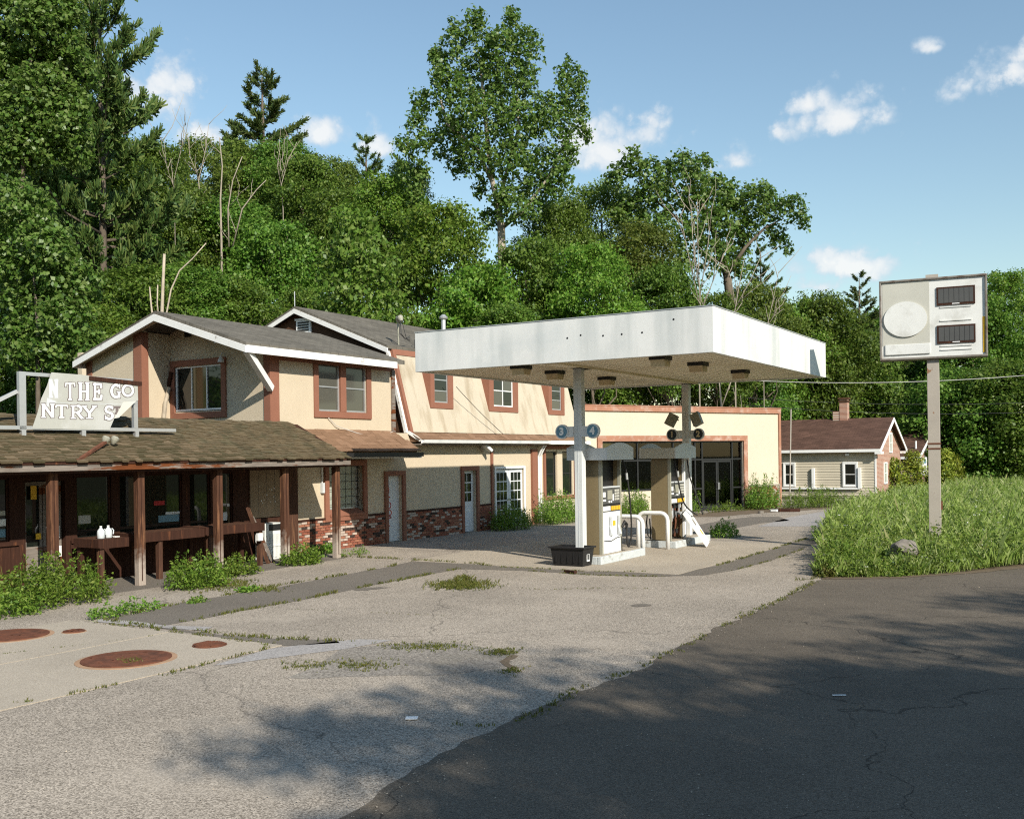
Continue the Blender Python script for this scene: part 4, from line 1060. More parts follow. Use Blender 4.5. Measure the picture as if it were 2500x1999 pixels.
lp = thing('roof_floodlight', 'rusty twin flood lamp arm bent over the porch roof above the eave', 'flood lamp', (-12.0, 1.98, 2.62))
MB().bar((-12.06, 2.06, 2.60), (-11.08, 1.60, 2.97), .07, .05).build('arm', M['rust'], lp)
for du in (-.08, .13):
    MB().lathe((-11.0 + du, 1.56, 2.93), [(.03, 0), (.055, .04), (.075, .09), (.08, .14), (.04, .17)], 12, (0.25, .25, .9)).build('lamp_head', M['greytrim'], lp)

# ------------------------------------------------------------------ porch furniture
def bench(name, label, u0, u1, z, legs, v0=.45, v1=1.22, panel=False):
    t = thing(name, label, 'counter', (u0, v1, 0), 'plank counters along the porch')
    n = 3
    for i in range(n):
        a = v0 + (v1 - v0) * i / n; MB().box(u0, u1, a + .004, a + (v1 - v0) / n - .004, z - .04, z).build('plank', M['post'], t)
    MB().box(u0, u1, v1, v1 + .035, z - .19, z + .004).build('front_board', M['brown'], t)
    MB().box(u0 - .035, u0, v0, v1 + .035, z - .17, z + .004).build('end_board', M['brown'], t)
    for u in legs:
        MB().box(u - .05, u + .05, v1 - .11, v1 - .005, 0, z - .04).build('leg', M['post'], t)
        MB().box(u - .05, u + .05, v0 + .02, v0 + .12, 0, z - .04).build('leg', M['brown'], t)
    return t
bench('porch_counter', 'brown plank counter at the left end carrying two plastic jugs', -10.98, -10.27, .98, (-10.9,))
bench('porch_counter', 'middle brown plank counter behind the second post', -10.05, -8.22, 1.03, (-9.42,))
bench('porch_counter', 'brown plank counter at the right end beside the notice board', -8.15, -6.33, 1.04, (-8.0, -6.42))
def jug(u, v, label):
    t = thing('plastic_jug', label, 'jug', (u, v, .982), 'milky plastic jugs on the counter')
    MB().lathe((u, v, .982), [(.068, 0), (.078, .01), (.078, .13), (.07, .165), (.04, .205), (.022, .225), (.022, .24)], 16).build('body', M['jug'], t, smooth=True)
    MB().lathe((u, v, 1.222), [(.026, 0), (.026, .022)], 12).build('cap', M['white'], t)
    MB().tube([(u + .05, v + .045, 1.18), (u + .085, v + .06, 1.14), (u + .075, v + .06, 1.06)], .012, 6).build('handle', M['jug'], t)
jug(-10.78, 1.02, 'milky plastic jug, left of the two on the porch counter')
jug(-10.57, .98, 'milky plastic jug, right of the two on the porch counter')
tag(MB().box(-10.42, -10.30, .7, 1.0, .982, 1.0).build('white_tray', M['white']), 'small white tray beside the plastic jugs on the counter', 'tray')
ac = thing('louvred_heater', 'white louvred heater standing on the porch under the notice board', 'heater', (-5.6, .55, 0))
MB().box(-5.62, -4.98, .2, .55, .02, .95).build('case', M['sign_white'], ac, bevel=.01)
MB().box(-5.48, -5.02, .551, .56, .76, .92).build('control_panel', M['black'], ac)
for i in range(12): MB().box(-5.57 + i * .048, -5.545 + i * .048, .552, .568, .08, .68).build('slat', M['canopy'], ac)
MB().box(-5.60, -5.0, .552, .575, .36, .40).build('band', M['canopy'], ac)
tag(MB().bar((-6.02, 1.05, .0), (-6.25, .55, 1.5), .14, .05).build('leaning_board', M['post']), 'weathered board leaning against the end of the porch counter', 'board')
tag(MB().bar((-5.75, .95, .0), (-6.0, .5, 1.15), .12, .05).build('leaning_board', M['greywood']), 'split grey board leaning in front of the white heater', 'board')
tag(MB().box(-6.62, -6.48, 1.255, 1.33, .62, .80).build('outlet_box', M['white']), 'small white electrical box under the right counter', 'outlet box')
tag(MB().box(-11.33, -11.12, .14, .2, .62, .84).build('mail_box', M['white']), 'small white box fixed low by the store door behind the first post', 'box')
ml = thing('meter_light', 'narrow white conduit with a small grey lamp box beside the curtained window', 'conduit', (-2.88, .04, 1.7))
MB().tube([(-2.88, .03, 1.9), (-2.88, .03, 2.62)], .02, 6).build('conduit', M['white'], ml)
MB().box(-2.93, -2.83, .003, .09, 1.62, 1.9).build('box', M['pumpgrey'], ml)

# ------------------------------------------------------------------ canopy
CU0, CU1, CV0, CV1, CZ0, CZ1 = -4.66, 4.22, 4.62, 12.1, 4.62, 5.56
cn = thing('canopy', 'flat white gas station canopy on two posts with lamps under its panelled ceiling', 'canopy', (.2, 8.3, 0))
MB().box(CU0, CU0 + .10, CV0, CV1, CZ0, CZ1).build('fascia', M['canopy'], cn, bevel=.006)
MB().box(CU1 - .10, CU1, CV0, CV1, CZ0, CZ1).build('fascia', M['canopy'], cn, bevel=.006)
MB().box(CU0 + .10, CU1 - .10, CV1 - .10, CV1 - .001, CZ0 + .001, CZ1 - .001).build('fascia', M['canopy'], cn)
MB().box(CU0 + .10, CU1 - .10, CV0 + .001, CV0 + .10, CZ0 + .001, CZ1 - .001).build('fascia', M['canopy'], cn)
MB().box(CU0 + .1, CU1 - .1, CV0 + .1, CV1 - .1, 4.9, 5.3).build('deck', M['canopy'], cn)
fl_ = MB()
for a, b, c, d in ((CU0 - .012, CU1 + .012, CV1 - .02, CV1 + .012), (CU0 - .012, CU1 + .012, CV0 - .012, CV0 + .02), (CU0 - .012, CU0 + .02, CV0 + .02, CV1 - .02), (CU1 - .02, CU1 + .012, CV0 + .02, CV1 - .02)): fl_.box(a, b, c, d, CZ1, CZ1 + .018)
fl_.build('flashing', M['alu'], cn)
n = 37; pitch = (CV1 - CV0 - .2) / n
for i in range(n):
    v = CV0 + .1 + i * pitch
    MB().box(CU0 + .101, CU1 - .101, v + .012, v + pitch - .012, 4.655, 4.69 + .004 * (i % 2)).build('ceiling_slat', M['soffit'], cn)
MB().box(CU0 + .102, CU1 - .102, CV0 + .102, CV1 - .102, 4.70, 4.72).build('ceiling', M['soffit'], cn)
MB().box(CU0 + .15, CU1 - .15, 8.1, 8.42, 4.60, 4.655).build('beam_cover', M['soffit'], cn)
for u, v in ((-4.2, 7.3), (-2.4, 7.2), (.3, 7.3), (-4.2, 10.75), (-2.25, 10.85), (.55, 10.9)):
    l = MB().box(u - .19, u + .19, v - .19, v + .19, 4.57, 4.655).build('lamp', M['black'], cn)
    subpart(MB().prism([(u - .18, 4.57), (u + .18, 4.57), (u + .13, 4.43), (u - .13, 4.43)], v - .16, v + .16, 'v').build('lens', M['lens'], cn), l)
hol = MB()
for v, z in ((8.76, 5.14), (9.09, 5.18), (9.63, 5.13), (10.07, 5.13), (10.54, 5.13), (11.25, 5.35)): hol.tube([(CU0 - .004, v, z), (CU0 + .02, v, z)], .022, 8)
hol.build('bolt_hole', M['black'], cn)
for u in (-3.05, 3.72):
    c = MB().box(u - .095, u + .095, 8.09, 8.30, .18, 4.66).build('post', M['canopy'], cn, bevel=.012)
    g = MB()
    for x in (u - .045, u + .035): g.box(x, x + .010, 8.301, 8.305, .2, 4.5)
    g.box(u - .10, u - .095, 8.185, 8.197, .2, 4.5); subpart(g.build('seam', M['pumpgrey'], cn), c)
    subpart(MB().box(u - .35, u + .35, 8.0, 8.4, 4.60, 4.66).build('post_head', M['soffit'], cn), c)
def disc_sign(u, v0, label, digit, m, s):
    t = thing('number_sign', label, 'number sign', (u - .10, v0, 3.13), 'round pump number signs on the canopy posts')
    v = v0 + s * .30
    MB().box(u - .10 - .015, u - .10 + .015, min(v0, v), max(v0, v), 3.0, 3.25).build('arm', M['canopy'], t)
    MB().tube([(u - .06, v, 3.13), (u - .14, v, 3.13)], .172, 28).build('rim', M['canopy'], t)
    MB().tube([(u - .1395, v, 3.13), (u - .146, v, 3.13)], .142, 28).build('disc', M[m], t)
    text(digit, .235, 'letter' if m == 'blue' else 'lens', t, (u - .149, v, 3.13), rot=(math.pi / 2, 0, -math.pi / 2), bold=.012)
disc_sign(-3.05, 8.09, 'round blue number 3 sign on the building side of the near canopy post', '3', 'blue', -1)
disc_sign(-3.05, 8.30, 'round blue number 4 sign on the street side of the near canopy post', '4', 'blue', 1)
disc_sign(3.72, 8.09, 'round dark number 1 sign on the building side of the far canopy post', '1', 'navy', -1)
disc_sign(3.72, 8.30, 'round dark number 2 sign on the street side of the far canopy post', '2', 'navy', 1)
for v, s, lab in ((8.0, -1, 'tilted square flood lamp left of the far canopy post'), (8.38, 1, 'tilted square flood lamp right of the far canopy post')):
    t = thing('post_floodlight', lab, 'flood lamp', (3.6, v, 3.5), 'square flood lamps on the far post')
    MB().tube([(3.6, v, 3.55), (3.6, v + s * .12, 3.58)], .02, 6).build('bracket', M['greytrim'], t)
    MB().bar((3.58, v + s * .12, 3.72), (3.50, v + s * .27, 3.40), .27, .17, (1, 0, 0)).build('head', M['greytrim'], t)

# ------------------------------------------------------------------ pump islands
for (u0, u1, lab) in ((-3.07, -.52, 'raised concrete pump island with pale blue kerb, behind the black bin'), (1.50, 4.15, 'raised concrete pump island with pale blue kerb, under the pump missing its panel')):
    t = thing('pump_island', lab, 'pump island', (u0, 8.2, 0), 'pump islands')
    MB().box(u0 + .10, u1 - .10, 7.84, 8.62, .01, .205).build('top', M['concrete'], t)
    n = 3
    for i in range(n):
        a = u0 + (u1 - u0) * i / n; b = u0 + (u1 - u0) * (i + 1) / n - .01
        for v0, v1 in ((8.62, 8.72), (7.74, 7.84)): MB().box(a, b, v0, v1, .01, .195).build('kerb', M['kerb'], t, bevel=.012)
    for a, b in ((u0, u0 + .098), (u1 - .108, u1 - .01)): MB().box(a, b, 7.843, 8.617, .01, .195).build('kerb', M['kerb'], t, bevel=.012)

def rail(u, v0, v1, label):
    pts = [(u, v0, 0), (u, v0, .78)] + [(u, v0 + .2 - .2 * math.cos(math.radians(a)), .78 + .2 * math.sin(math.radians(a))) for a in (18, 36, 54, 72, 90)]
    pts += [(u, v1 - .2 + .2 * math.sin(math.radians(a)), .78 + .2 * math.cos(math.radians(a))) for a in (0, 18, 36, 54, 72, 90)] + [(u, v1, 0)]
    o = MB().tube(pts, .056, 14).build('guard_rail', M['white'], smooth=True)
    return tag(o, label, 'guard rail', 'white hoop guard rails by the pumps')
rail(-.42, 7.72, 8.60, 'white hoop guard rail at the end of the near pump island')
rail(1.22, 7.74, 8.60, 'white hoop guard rail in front of the pump missing its panel')

def pump(u0, label, broken):
    u1 = u0 + 1.10; v0, v1 = 7.98, 8.55; zb = .205
    t = thing('fuel_pump', label, 'fuel pump', (u0, v1, zb), 'old fuel pumps under the canopy')
    # rounded brown end panels and grey edges
    def side(c):
        pr = [(v0, zb + .08), (v0 + .05, zb + .02), (v1 - .07, zb), (v1 - .07, 2.45), (v0 + .05, 2.45), (v0, 2.38)]
        return MB().prism(pr, c, c + .06, 'u')
    side(u0).build('side_panel', M['pumpbrown'], t, bevel=.01); side(u1 - .06).build('side_panel', M['pumpbrown'], t, bevel=.01)
    MB().box(u0 - .004, u0 + .07, v1 - .068, v1 + .004, zb, 2.45).build('corner_trim', M['greytrim'], t); MB().box(u1 - .07, u1 + .004, v1 - .068, v1 + .004, zb, 2.45).build('corner_trim', M['greytrim'] if not broken else M['white'], t)
    MB().box(u0 + .07, u1 - .07, v0 + .02, v0 + .06, zb, 2.45).build('back_panel', M['pumpbrown'], t)
    MB().box(u0 + .07, u1 - .07, v0 + .06, v1 - .18, 1.80, 2.45).build('screen_recess', M['black'], t)
    MB().box(u0 + .07, u1 - .07, v0 + .06, v1 - .012, 1.20, 1.78).build('display_body', M['keypad'], t)
    kp = MB()
    MB().box(u0 + .07, u1 - .07, v1 - .3, v1 + .004, 1.78, 1.81).build('ledge', M['pumpgrey'], t)
    MB().box(u0 + .34, u0 + .60, v1 - .012, v1 + .0, 1.50, 1.72).build('display_screen', M['greytrim'], t)
    for r in range(4):
        for c in range(3): kp.box(u0 + .74 + c * .085, u0 + .80 + c * .085, v1 - .012, v1 + .006, 1.47 + r * .07, 1.52 + r * .07)
    kp.build('key', M['sign_tan'], t, kind='stuff')
    ky = MB()
    for (a, z, w_, h_) in ((.10, 1.56, .12, .12), (.10, 1.46, .14, .05), (.62, 1.46, .06, .16), (.40, 1.42, .06, .05), (.52, 1.42, .05, .05)): ky.box(u0 + a, u0 + a + w_, v1 - .012, v1 + .003, z, z + h_)
    ky.build('white_label', M['white'], t)
    MB().box(u0 + .07, u1 - .07, v1 - .012, v1 + .006, 1.36, 1.395).build('bezel', M['black'], t)
    gb = MB(); gb.box(u0 + .09, u0 + .48, v1 - .012, v1 + .001, 1.23, 1.34); gb.build('grade_label', M['white'], t)
    for a in (.54, .66, .80, .93): MB().box(u0 + a, u0 + a + .10, v1 - .012, v1 + .003, 1.235, 1.335).build('yellow_label', M['yellow'], t)
    if not broken:
        lo = MB(); hs = [(u0 + .38, u0 + .56, .62, 1.08), (u0 + .84, u0 + 1.02, .62, 1.08)]
        cells(lo, u0 + .07, u1 - .07, zb + .01, 1.20, hs, v1 - .10, v1 - .002); lo.build('front_panel', M['white'], t)
        for h in hs:
            MB().box(h[0], h[1], v1 - .25, v1 - .2, h[2], h[3]).build('nozzle_recess', M['keypad'], t)
            MB().prism([(v1 - .02, .60), (v1 + .06, .64), (v1 + .045, .68), (v1 - .01, .86), (v1 + .03, 1.08), (v1 - .02, 1.09)], h[0] + .055, h[0] + .15, 'u').build('nozzle_holder', M['pumpgrey'], t)
        MB().box(u0 + .60, u0 + .75, v1 - .001, v1 + .003, .86, .98).build('yellow_label', M['yellow'], t)
        MB().tube([(u0 + .12, v1 + .004, .52), (u0 + .5, v1 + .012, .50), (u0 + .8, v1 + .012, .56), (u1 - .05, v1 + .01, .57), (u1 - .03, v1 + .02, .2)], .010, 5).build('loose_wire', M['wire'], t)
        gn = MB().tube([(u1 - .02, v1 + .02, .80), (u1 + .06, v1 + .06, .92), (u1 + .12, v1 + .08, .86), (u1 + .10, v1 + .08, .72)], [.03, .05, .04, .025], 8).build('nozzle', M['black'], t)
    else:
        mess = MB(); rr = random.Random(4)
        for k in range(22):
            a = u0 + .12 + rr.random() * .8; z = zb + .1 + rr.random() * .85; mess.box(a, a + rr.uniform(.03, .16), v1 - .3, v1 - .12 + rr.random() * .08, z, z + rr.uniform(.03, .2))
        mess.build('exposed_works', M['black'], t, kind='stuff')
        ms2 = MB()
        for k in range(9):
            a = u0 + .12 + rr.random() * .8; z = zb + .5 + rr.random() * .45; ms2.box(a, a + .03, v1 - .1, v1 - .05, z, z + rr.uniform(.08, .3))
        ms2.build('exposed_bracket', M['pumpgrey'], t, kind='stuff')
        for k in range(3): MB().tube([(u0 + .2 + k * .3, v1 - .1, .3), (u0 + .2 + k * .3, v1 - .06, .7), (u0 + .3 + k * .22, v1 - .1, 1.15)], .028, 8).build('pipe', M['rust'], t)
    # hooded top: tray with arched ends
    c0, c1, w0, w1 = u0 - .20, u1 + .20, 7.74, 8.80
    ar = lambda n_: [(c0 + (c1 - c0) * i / n_, 2.74 + .125 * math.sin(math.pi * i / n_)) for i in range(n_ + 1)]
    for a, b in ((w1 - .03, w1), (w0, w0 + .03)): MB().prism([(c0, 2.45), (c1, 2.45)] + ar(14)[::-1], a, b, 'v').build('hood_front', M['pumpgrey'], t)
    MB().box(c0, c0 + .03, w0 + .03, w1 - .03, 2.45, 2.735).build('hood_side', M['canopy'] if not broken else M['sign_tan'], t); MB().box(c1 - .03, c1, w0 + .03, w1 - .03, 2.45, 2.735).build('hood_side', M['canopy'], t)
    MB().box(c0 + .03, c1 - .03, w0 + .03, w1 - .03, 2.46, 2.50).build('hood_floor', M['black'], t)
    hp = [(u1 - .12, v1 + .10, 2.44), (u1 - .07, v1 + .18, 2.2), (u1 - .02, v1 + .22, 1.7), (u1 + .08, v1 + .22, 1.1), (u1 + .14, v1 + .2, .7), (u1 + .13, v1 + .18, .42), (u1 + .05, v1 + .16, .28), (u1 + .0, v1 + .14, .40), (u1 + .02, v1 + .12, .66), (u1 + .1, v1 + .1, .8)]
    if broken: hp = [(u0 + .16, v1 + .06, 2.42), (u0 + .2, v1 + .12, 2.0), (u0 + .34, v1 + .16, 1.5), (u0 + .52, v1 + .2, 1.15), (u0 + .85, v1 + .32, .92), (u0 + 1.1, v1 + .34, .86)]
    from_curve = MB()
    # smooth the hose
    pts = [Vector(p) for p in hp]
    for _ in range(2):
        q = [pts[0]]
        for i in range(len(pts) - 1): q += [pts[i] * .75 + pts[i + 1] * .25, pts[i] * .25 + pts[i + 1] * .75]
        pts = q + [pts[-1]]
    from_curve.tube(pts, .021, 8).build('hose', M['rubber'], t, smooth=True)
    if broken:
        MB().tube([(u1 - .1, v1 + .1, 2.42), (u1 + .0, v1 + .14, 1.9), (u1 + .16, v1 + .3, 1.3), (u1 + .24, v1 + .42, .85)], .02, 7).build('hose', M['rubber'], t)
        MB().tube([(u0 - .02, v0 - .08, 1.05), (u0 - .1, v0 - .1, .7), (u0 - .1, v0 - .06, .35), (u0 - .02, v0 - .02, .25), (u0 + .04, v0 - .04, .45), (u0 + .02, v0 - .06, .8)], .02, 7).build('hose', M['rubber'], t)
    MB().tube([Vector(hp[0]) + Vector((.05, .08, -.32)), Vector(hp[0]) + Vector((.06, .09, -.48))], .032, 8).build('hose_coupling', M['alu'], t)
    return t
pump(-2.66, 'old fuel pump with white lower front panel, beside the near canopy post', False)
pump(1.56, 'old fuel pump missing its lower front panel, works exposed', True)
# detached front panel leaning on the broken pump
dpn = thing('detached_panel', 'detached white pump panel leaning askew against the broken pump', 'panel', (2.2, 9.3, 0))
B0 = Vector((2.08, 9.36, .02)); B1 = Vector((2.75, 9.18, .09)); T0 = Vector((1.95, 8.74, .92)); T1 = Vector((2.62, 8.60, 1.05))
pn_n = (B1 - B0).cross(T0 - B0).normalized()
if pn_n.y < 0: pn_n = -pn_n
def pq(a, b, off=0.0): return B0.lerp(B1, a).lerp(T0.lerp(T1, a), b) + pn_n * off
def plate(mb, a0, a1, b0, b1, o0, o1):
    return mb.add([pq(a0, b0, o0), pq(a1, b0, o0), pq(a1, b1, o0), pq(a0, b1, o0), pq(a0, b0, o1), pq(a1, b0, o1), pq(a1, b1, o1), pq(a0, b1, o1)], [(0, 3, 2, 1), (4, 5, 6, 7), (0, 1, 5, 4), (1, 2, 6, 5), (2, 3, 7, 6), (3, 0, 4, 7)])
pm = MB()
for a in ((0, .45, 0, 1), (.85, 1, 0, 1), (.45, .85, 0, .55), (.45, .85, .82, 1)): plate(pm, *a, 0, .035)
pm.build('sheet', M['white'], dpn)
plate(MB(), .12, .14, .1, .9, .0355, .038).build('crease', M['pumpgrey'], dpn)
plate(MB(), .62, .82, .25, .40, .0355, .039).build('yellow_label', M['yellow'], dpn)
plate(MB(), .55, .9, .03, .14, .0355, .039).build('grey_patch', M['pumpgrey'], dpn)

# black bin
bi = thing('black_bin', 'black plastic storage bin on the ground in front of the near canopy post', 'bin', (-3.36, 8.15, 0))
def taper(mb, u0, u1, v0, v1, z0, z1, k): return mb.add([(u0 + k, v0 + k, z0), (u1 - k, v0 + k, z0), (u1 - k, v1 - k, z0), (u0 + k, v1 - k, z0), (u0, v0, z1), (u1, v0, z1), (u1, v1, z1), (u0, v1, z1)], [(0, 3, 2, 1), (0, 1, 5, 4), (1, 2, 6, 5), (2, 3, 7, 6), (3, 0, 4, 7)])
bb = taper(MB(), -3.65, -3.10, 7.70, 8.56, .012, .44, .05); taper(bb, -3.63, -3.12, 7.72, 8.54, .02, .44, .05)
for i in range(5): bb.box(-3.64 + .0, -3.615, 7.82 + i * .155, 7.85 + i * .155, .10, .40)
bb.build('tub', M['black'], bi)
rm = MB()
for a in ((-3.69, -3.06, 7.66, 7.71), (-3.69, -3.06, 8.55, 8.60), (-3.69, -3.64, 7.71, 8.55), (-3.11, -3.06, 7.71, 8.55)): rm.box(*a, .42, .46)
rm.build('rim', M['black'], bi, bevel=.008)
MB().box(-3.44, -3.30, 8.535, 8.542, .12, .32).build('sticker', M['white'], bi)
MB().box(-3.42, -3.32, 8.543, 8.545, .16, .28).build('sticker_print', M['keypad'], bi)
MB().box(-3.60, -3.15, 7.76, 8.50, .36, .38).build('leaf_litter', M['dirt'], bi)

# ------------------------------------------------------------------ flat roofed shop
fs_ = thing('flat_roof_shop', 'low cream flat-roofed shop with terracotta parapet and wide dark glazing', 'building', (0, 0, 0), fr=SHOP)
sw = MB()
gh = [(.85, 4.9, 1.0, 3.12), (4.9, 9.02, 0.0, 3.12)]
cells(sw, 0, 11.42, 0, 4.40, gh, -.25, 0)
sw.box(11.17, 11.42, -9, -.25, 0, 4.40).box(0, .25, -9, -.25, 0, 4.4).box(.25, 11.17, -9, -8.8, 0, 4.4)
sw.build('wall', M['shopwall'], fs_)
MB().box(.25, 11.17, -8.8, -.25, 4.2, 4.35).build('roof_deck', M['greytrim'], fs_)
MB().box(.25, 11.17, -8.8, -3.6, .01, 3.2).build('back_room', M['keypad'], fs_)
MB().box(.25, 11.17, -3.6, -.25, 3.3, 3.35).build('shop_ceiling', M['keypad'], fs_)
MB().box(.25, 11.17, -3.6, -.25, .01, .03).build('shop_floor', M['concrete'], fs_)
pc = MB().box(-.05, 11.50, -.28, .08, 4.38, 4.60).box(-.05, 11.50, -.30, .10, 4.60, 4.645).box(11.40, 11.52, -9, -.3, 4.38, 4.645)
pc.build('parapet_cap', M['terra_cap'], fs_, bevel=.01)
MB().box(11.36, 11.50, -.02, .06, 0, 4.38).box(11.43, 11.49, -9, -.02, 0, 4.38).build('corner_board', M['terra_cap'], fs_)
trim_frame(fs_, .60, 9.27, 0, 3.36, .24, .003, .08, 'terra_cap', bottom=False, name='glazing_surround')
bb_ = MB().box(9.28, 11.34, .003, .06, 0, 1.02).build('brick_base', M['mortar'], fs_)
many_bricks('bricks', [brick_field(bb_, fs_, 9.28, 11.34, .06, .0, 1.02, (), 0)], fs_, bb_)
MB().box(9.28, 11.36, .003, .10, 1.02, 1.09).build('brick_ledge', M['mortar'], fs_)
# storefront frame
sf = MB()
F0, F1 = -.15, -.06
for x in (.85, 2.80, 4.82, 6.10, 6.52, 8.38, 8.96): sf.box(x, x + .065, F0, F1, 1.0 if x < 4.8 else 0.02, 3.12)
for a, b in ((.915, 2.80), (2.865, 4.82), (4.885, 6.10), (6.165, 6.52), (6.585, 8.38), (8.445, 8.96)):
    sf.box(a, b, F0, F1, 3.05, 3.12); sf.box(a, b, F0, F1, 2.27, 2.33)
    if a < 4.8: sf.box(a, b, F0, F1, 1.0, 1.08)
    elif a != 6.585: sf.box(a, b, F0, F1, .98, 1.04); sf.box(a, b, F0, F1, .02, .12)
sf.build('storefront_frame', M['darkframe'], fs_)
for a, b in ((.915, 2.80), (2.865, 4.82), (4.885, 6.10), (6.165, 6.52), (6.585, 8.38), (8.445, 8.96)):
    MB().box(a, b, -.11, -.104, 2.33, 3.05).build('pane', M['glass_clear'], fs_)
    if a < 4.8: MB().box(a, b, -.11, -.104, 1.08, 2.27).build('pane', M['glass_clear'], fs_)
    elif a != 6.585: MB().box(a, b, -.11, -.104, 1.04, 2.27).build('pane', M['glass_clear'], fs_); MB().box(a, b, -.11, -.104, .12, .98).build('pane', M['glass_clear'], fs_)
for a in (6.60, 7.49):
    df = MB(); df.box(a, a + .07, -.13, -.08, .03, 2.26).box(a + .80, a + .87, -.13, -.08, .03, 2.26).box(a + .07, a + .80, -.13, -.08, .03, .24).box(a + .07, a + .80, -.13, -.08, 2.17, 2.26)
    d = df.build('door', M['darkframe'], fs_)
    subpart(MB().box(a + .07, a + .80, -.11, -.104, .24, 2.17).build('pane', M['glass_clear'], fs_), d)
    hx = a + (.84 if a < 7 else .03)
    subpart(MB().tube([(hx, -.08, .95), (hx, .02, .95), (hx, .02, 1.25), (hx, -.08, 1.25)], .014, 6).build('handle', M['alu'], fs_), d)
MB().box(7.38, 7.42, -.2, -.16, 2.33, 2.75).build('post_stub', M['sign_tan'], fs_)
for a, z in ((2.6, 1.25), (3.1, 1.25)): MB().box(a, a + .03, -.12, -.112, z, z + .1).box(a + .03, a + .1, -.12, -.112, z, z + .02).build('paint_drip', M['white'], fs_)
sh = thing('saw_horse', 'new timber saw horse inside the shop behind the glass doors', 'saw horse', (7.2, -1.2, 0), fr=SHOP)
MB().box(6.55, 8.0, -1.25, -1.13, .98, 1.07).build('top_rail', M['orangewood'], sh)
for u, s in ((6.75, 1), (6.95, 1), (7.75, -1)): MB().bar((u - .1 * s, -.95, .03), (u + .03 * s, -1.14, 1.0), .09, .05).build('leg', M['orangewood'], sh)
pt = thing('gas_cylinder', 'pale gas cylinder standing inside the shop door', 'gas cylinder', (7.98, -.6, .03), fr=SHOP)
MB().lathe((7.98, -.6, .03), [(.11, 0), (.13, .02), (.13, .5), (.10, .58), (.03, .63)], 16).build('tank', M['sign_white'], pt, smooth=True)
MB().lathe((7.98, -.6, .66), [(.03, 0), (.03, .08), (.06, .1), (.06, .12)], 10).build('valve', M['alu'], pt)

# ------------------------------------------------------------------ tall price sign by the road
sg_f = Frame(10.17, 24.66, math.radians(90 + 24))       # u runs right and nearer, v faces the camera side
ts = thing('price_sign', 'tall blank white price sign on a rusty steel pole in the grass', 'sign', (0, 0, 0), fr=sg_f)
MB().box(-.135, .135, -.12, .12, 0, 4.84).build('pole', M['steel'], ts, bevel=.008)
for z in (2.6, 2.72): MB().box(-.15, .15, -.135, .135, z, z + .03).build('strap', M['rust'], ts)
sgW0, sgW1, sgZ0, sgZ1 = -1.19, 1.20, 4.76, 6.70
fm_ = MB()
for (a, b, c, d) in ((sgW0, sgW1, sgZ0, sgZ0 + .055), (sgW0, sgW1, sgZ1 - .05, sgZ1), (sgW0, sgW0 + .05, sgZ0 + .055, sgZ1 - .05), (sgW1 - .05, sgW1, sgZ0 + .055, sgZ1 - .05)): fm_.box(a, b, -.22, .22, c, d)
fm_.build('cabinet_frame', M['frame_steel'], ts, bevel=.015)
MB().box(sgW0 + .05, sgW1 - .05, -.17, .17, sgZ0 + .055, sgZ1 - .05).build('panel', M['sign_white'], ts)
MB().box(sgW0 + .07, -.06, .171, .178, 5.12, sgZ1 - .07).build('faded_panel', M['sign_tan'], ts)
MB().add([(-.60 + .49 * math.cos(2 * math.pi * i / 40), v, 5.74 + .425 * math.sin(2 * math.pi * i / 40)) for v in (.178, .215) for i in range(40)], [tuple(range(40)), tuple(range(40, 80))] + [(i, (i + 1) % 40, 40 + (i + 1) % 40, 40 + i) for i in range(40)]).build('oval_disc', M['sign_white'], ts)
MB().box(sgW0 + .12, -.05, .171, .205, 4.89, 5.14).build('nameplate', M['sign_white'], ts, bevel=.012)
for z in (6.02, 5.11):
    p = MB().box(.10, .94, .171, .20, z, z + .43).build('price_window', M['brown'], ts)
    subpart(MB().box(.14, .90, .201, .204, z + .05, z + .39).build('black_pane', M['keypad'], ts), p)
    for i in range(6): subpart(MB().box(.26 + i * .11, .267 + i * .11, .2045, .206, z + .05, z + .39).build('pane_joint', M['black'], ts), p)
    subpart(MB().box(.44, .60, .2045, .207, z + .015, z + .035).build('white_tab', M['white'], ts), p)
for z in (5.96, 5.64, 5.04, 4.95): MB().box(.17, .86, .171, .19, z, z + .025).build('track', M['sign_white'], ts)
MB().box(sgW1 - .105, sgW1 - .055, .171, .18, 4.86, 5.70).build('yellow_stripe', M['yellow'], ts)
MB().box(-.14, .14, -.08, .08, sgZ1, sgZ1 + .09).build('top_bracket', M['steel'], ts)
MB().box(.136, .17, .0, .05, 1.15, 1.35).build('rusty_clip', M['rust'], ts)

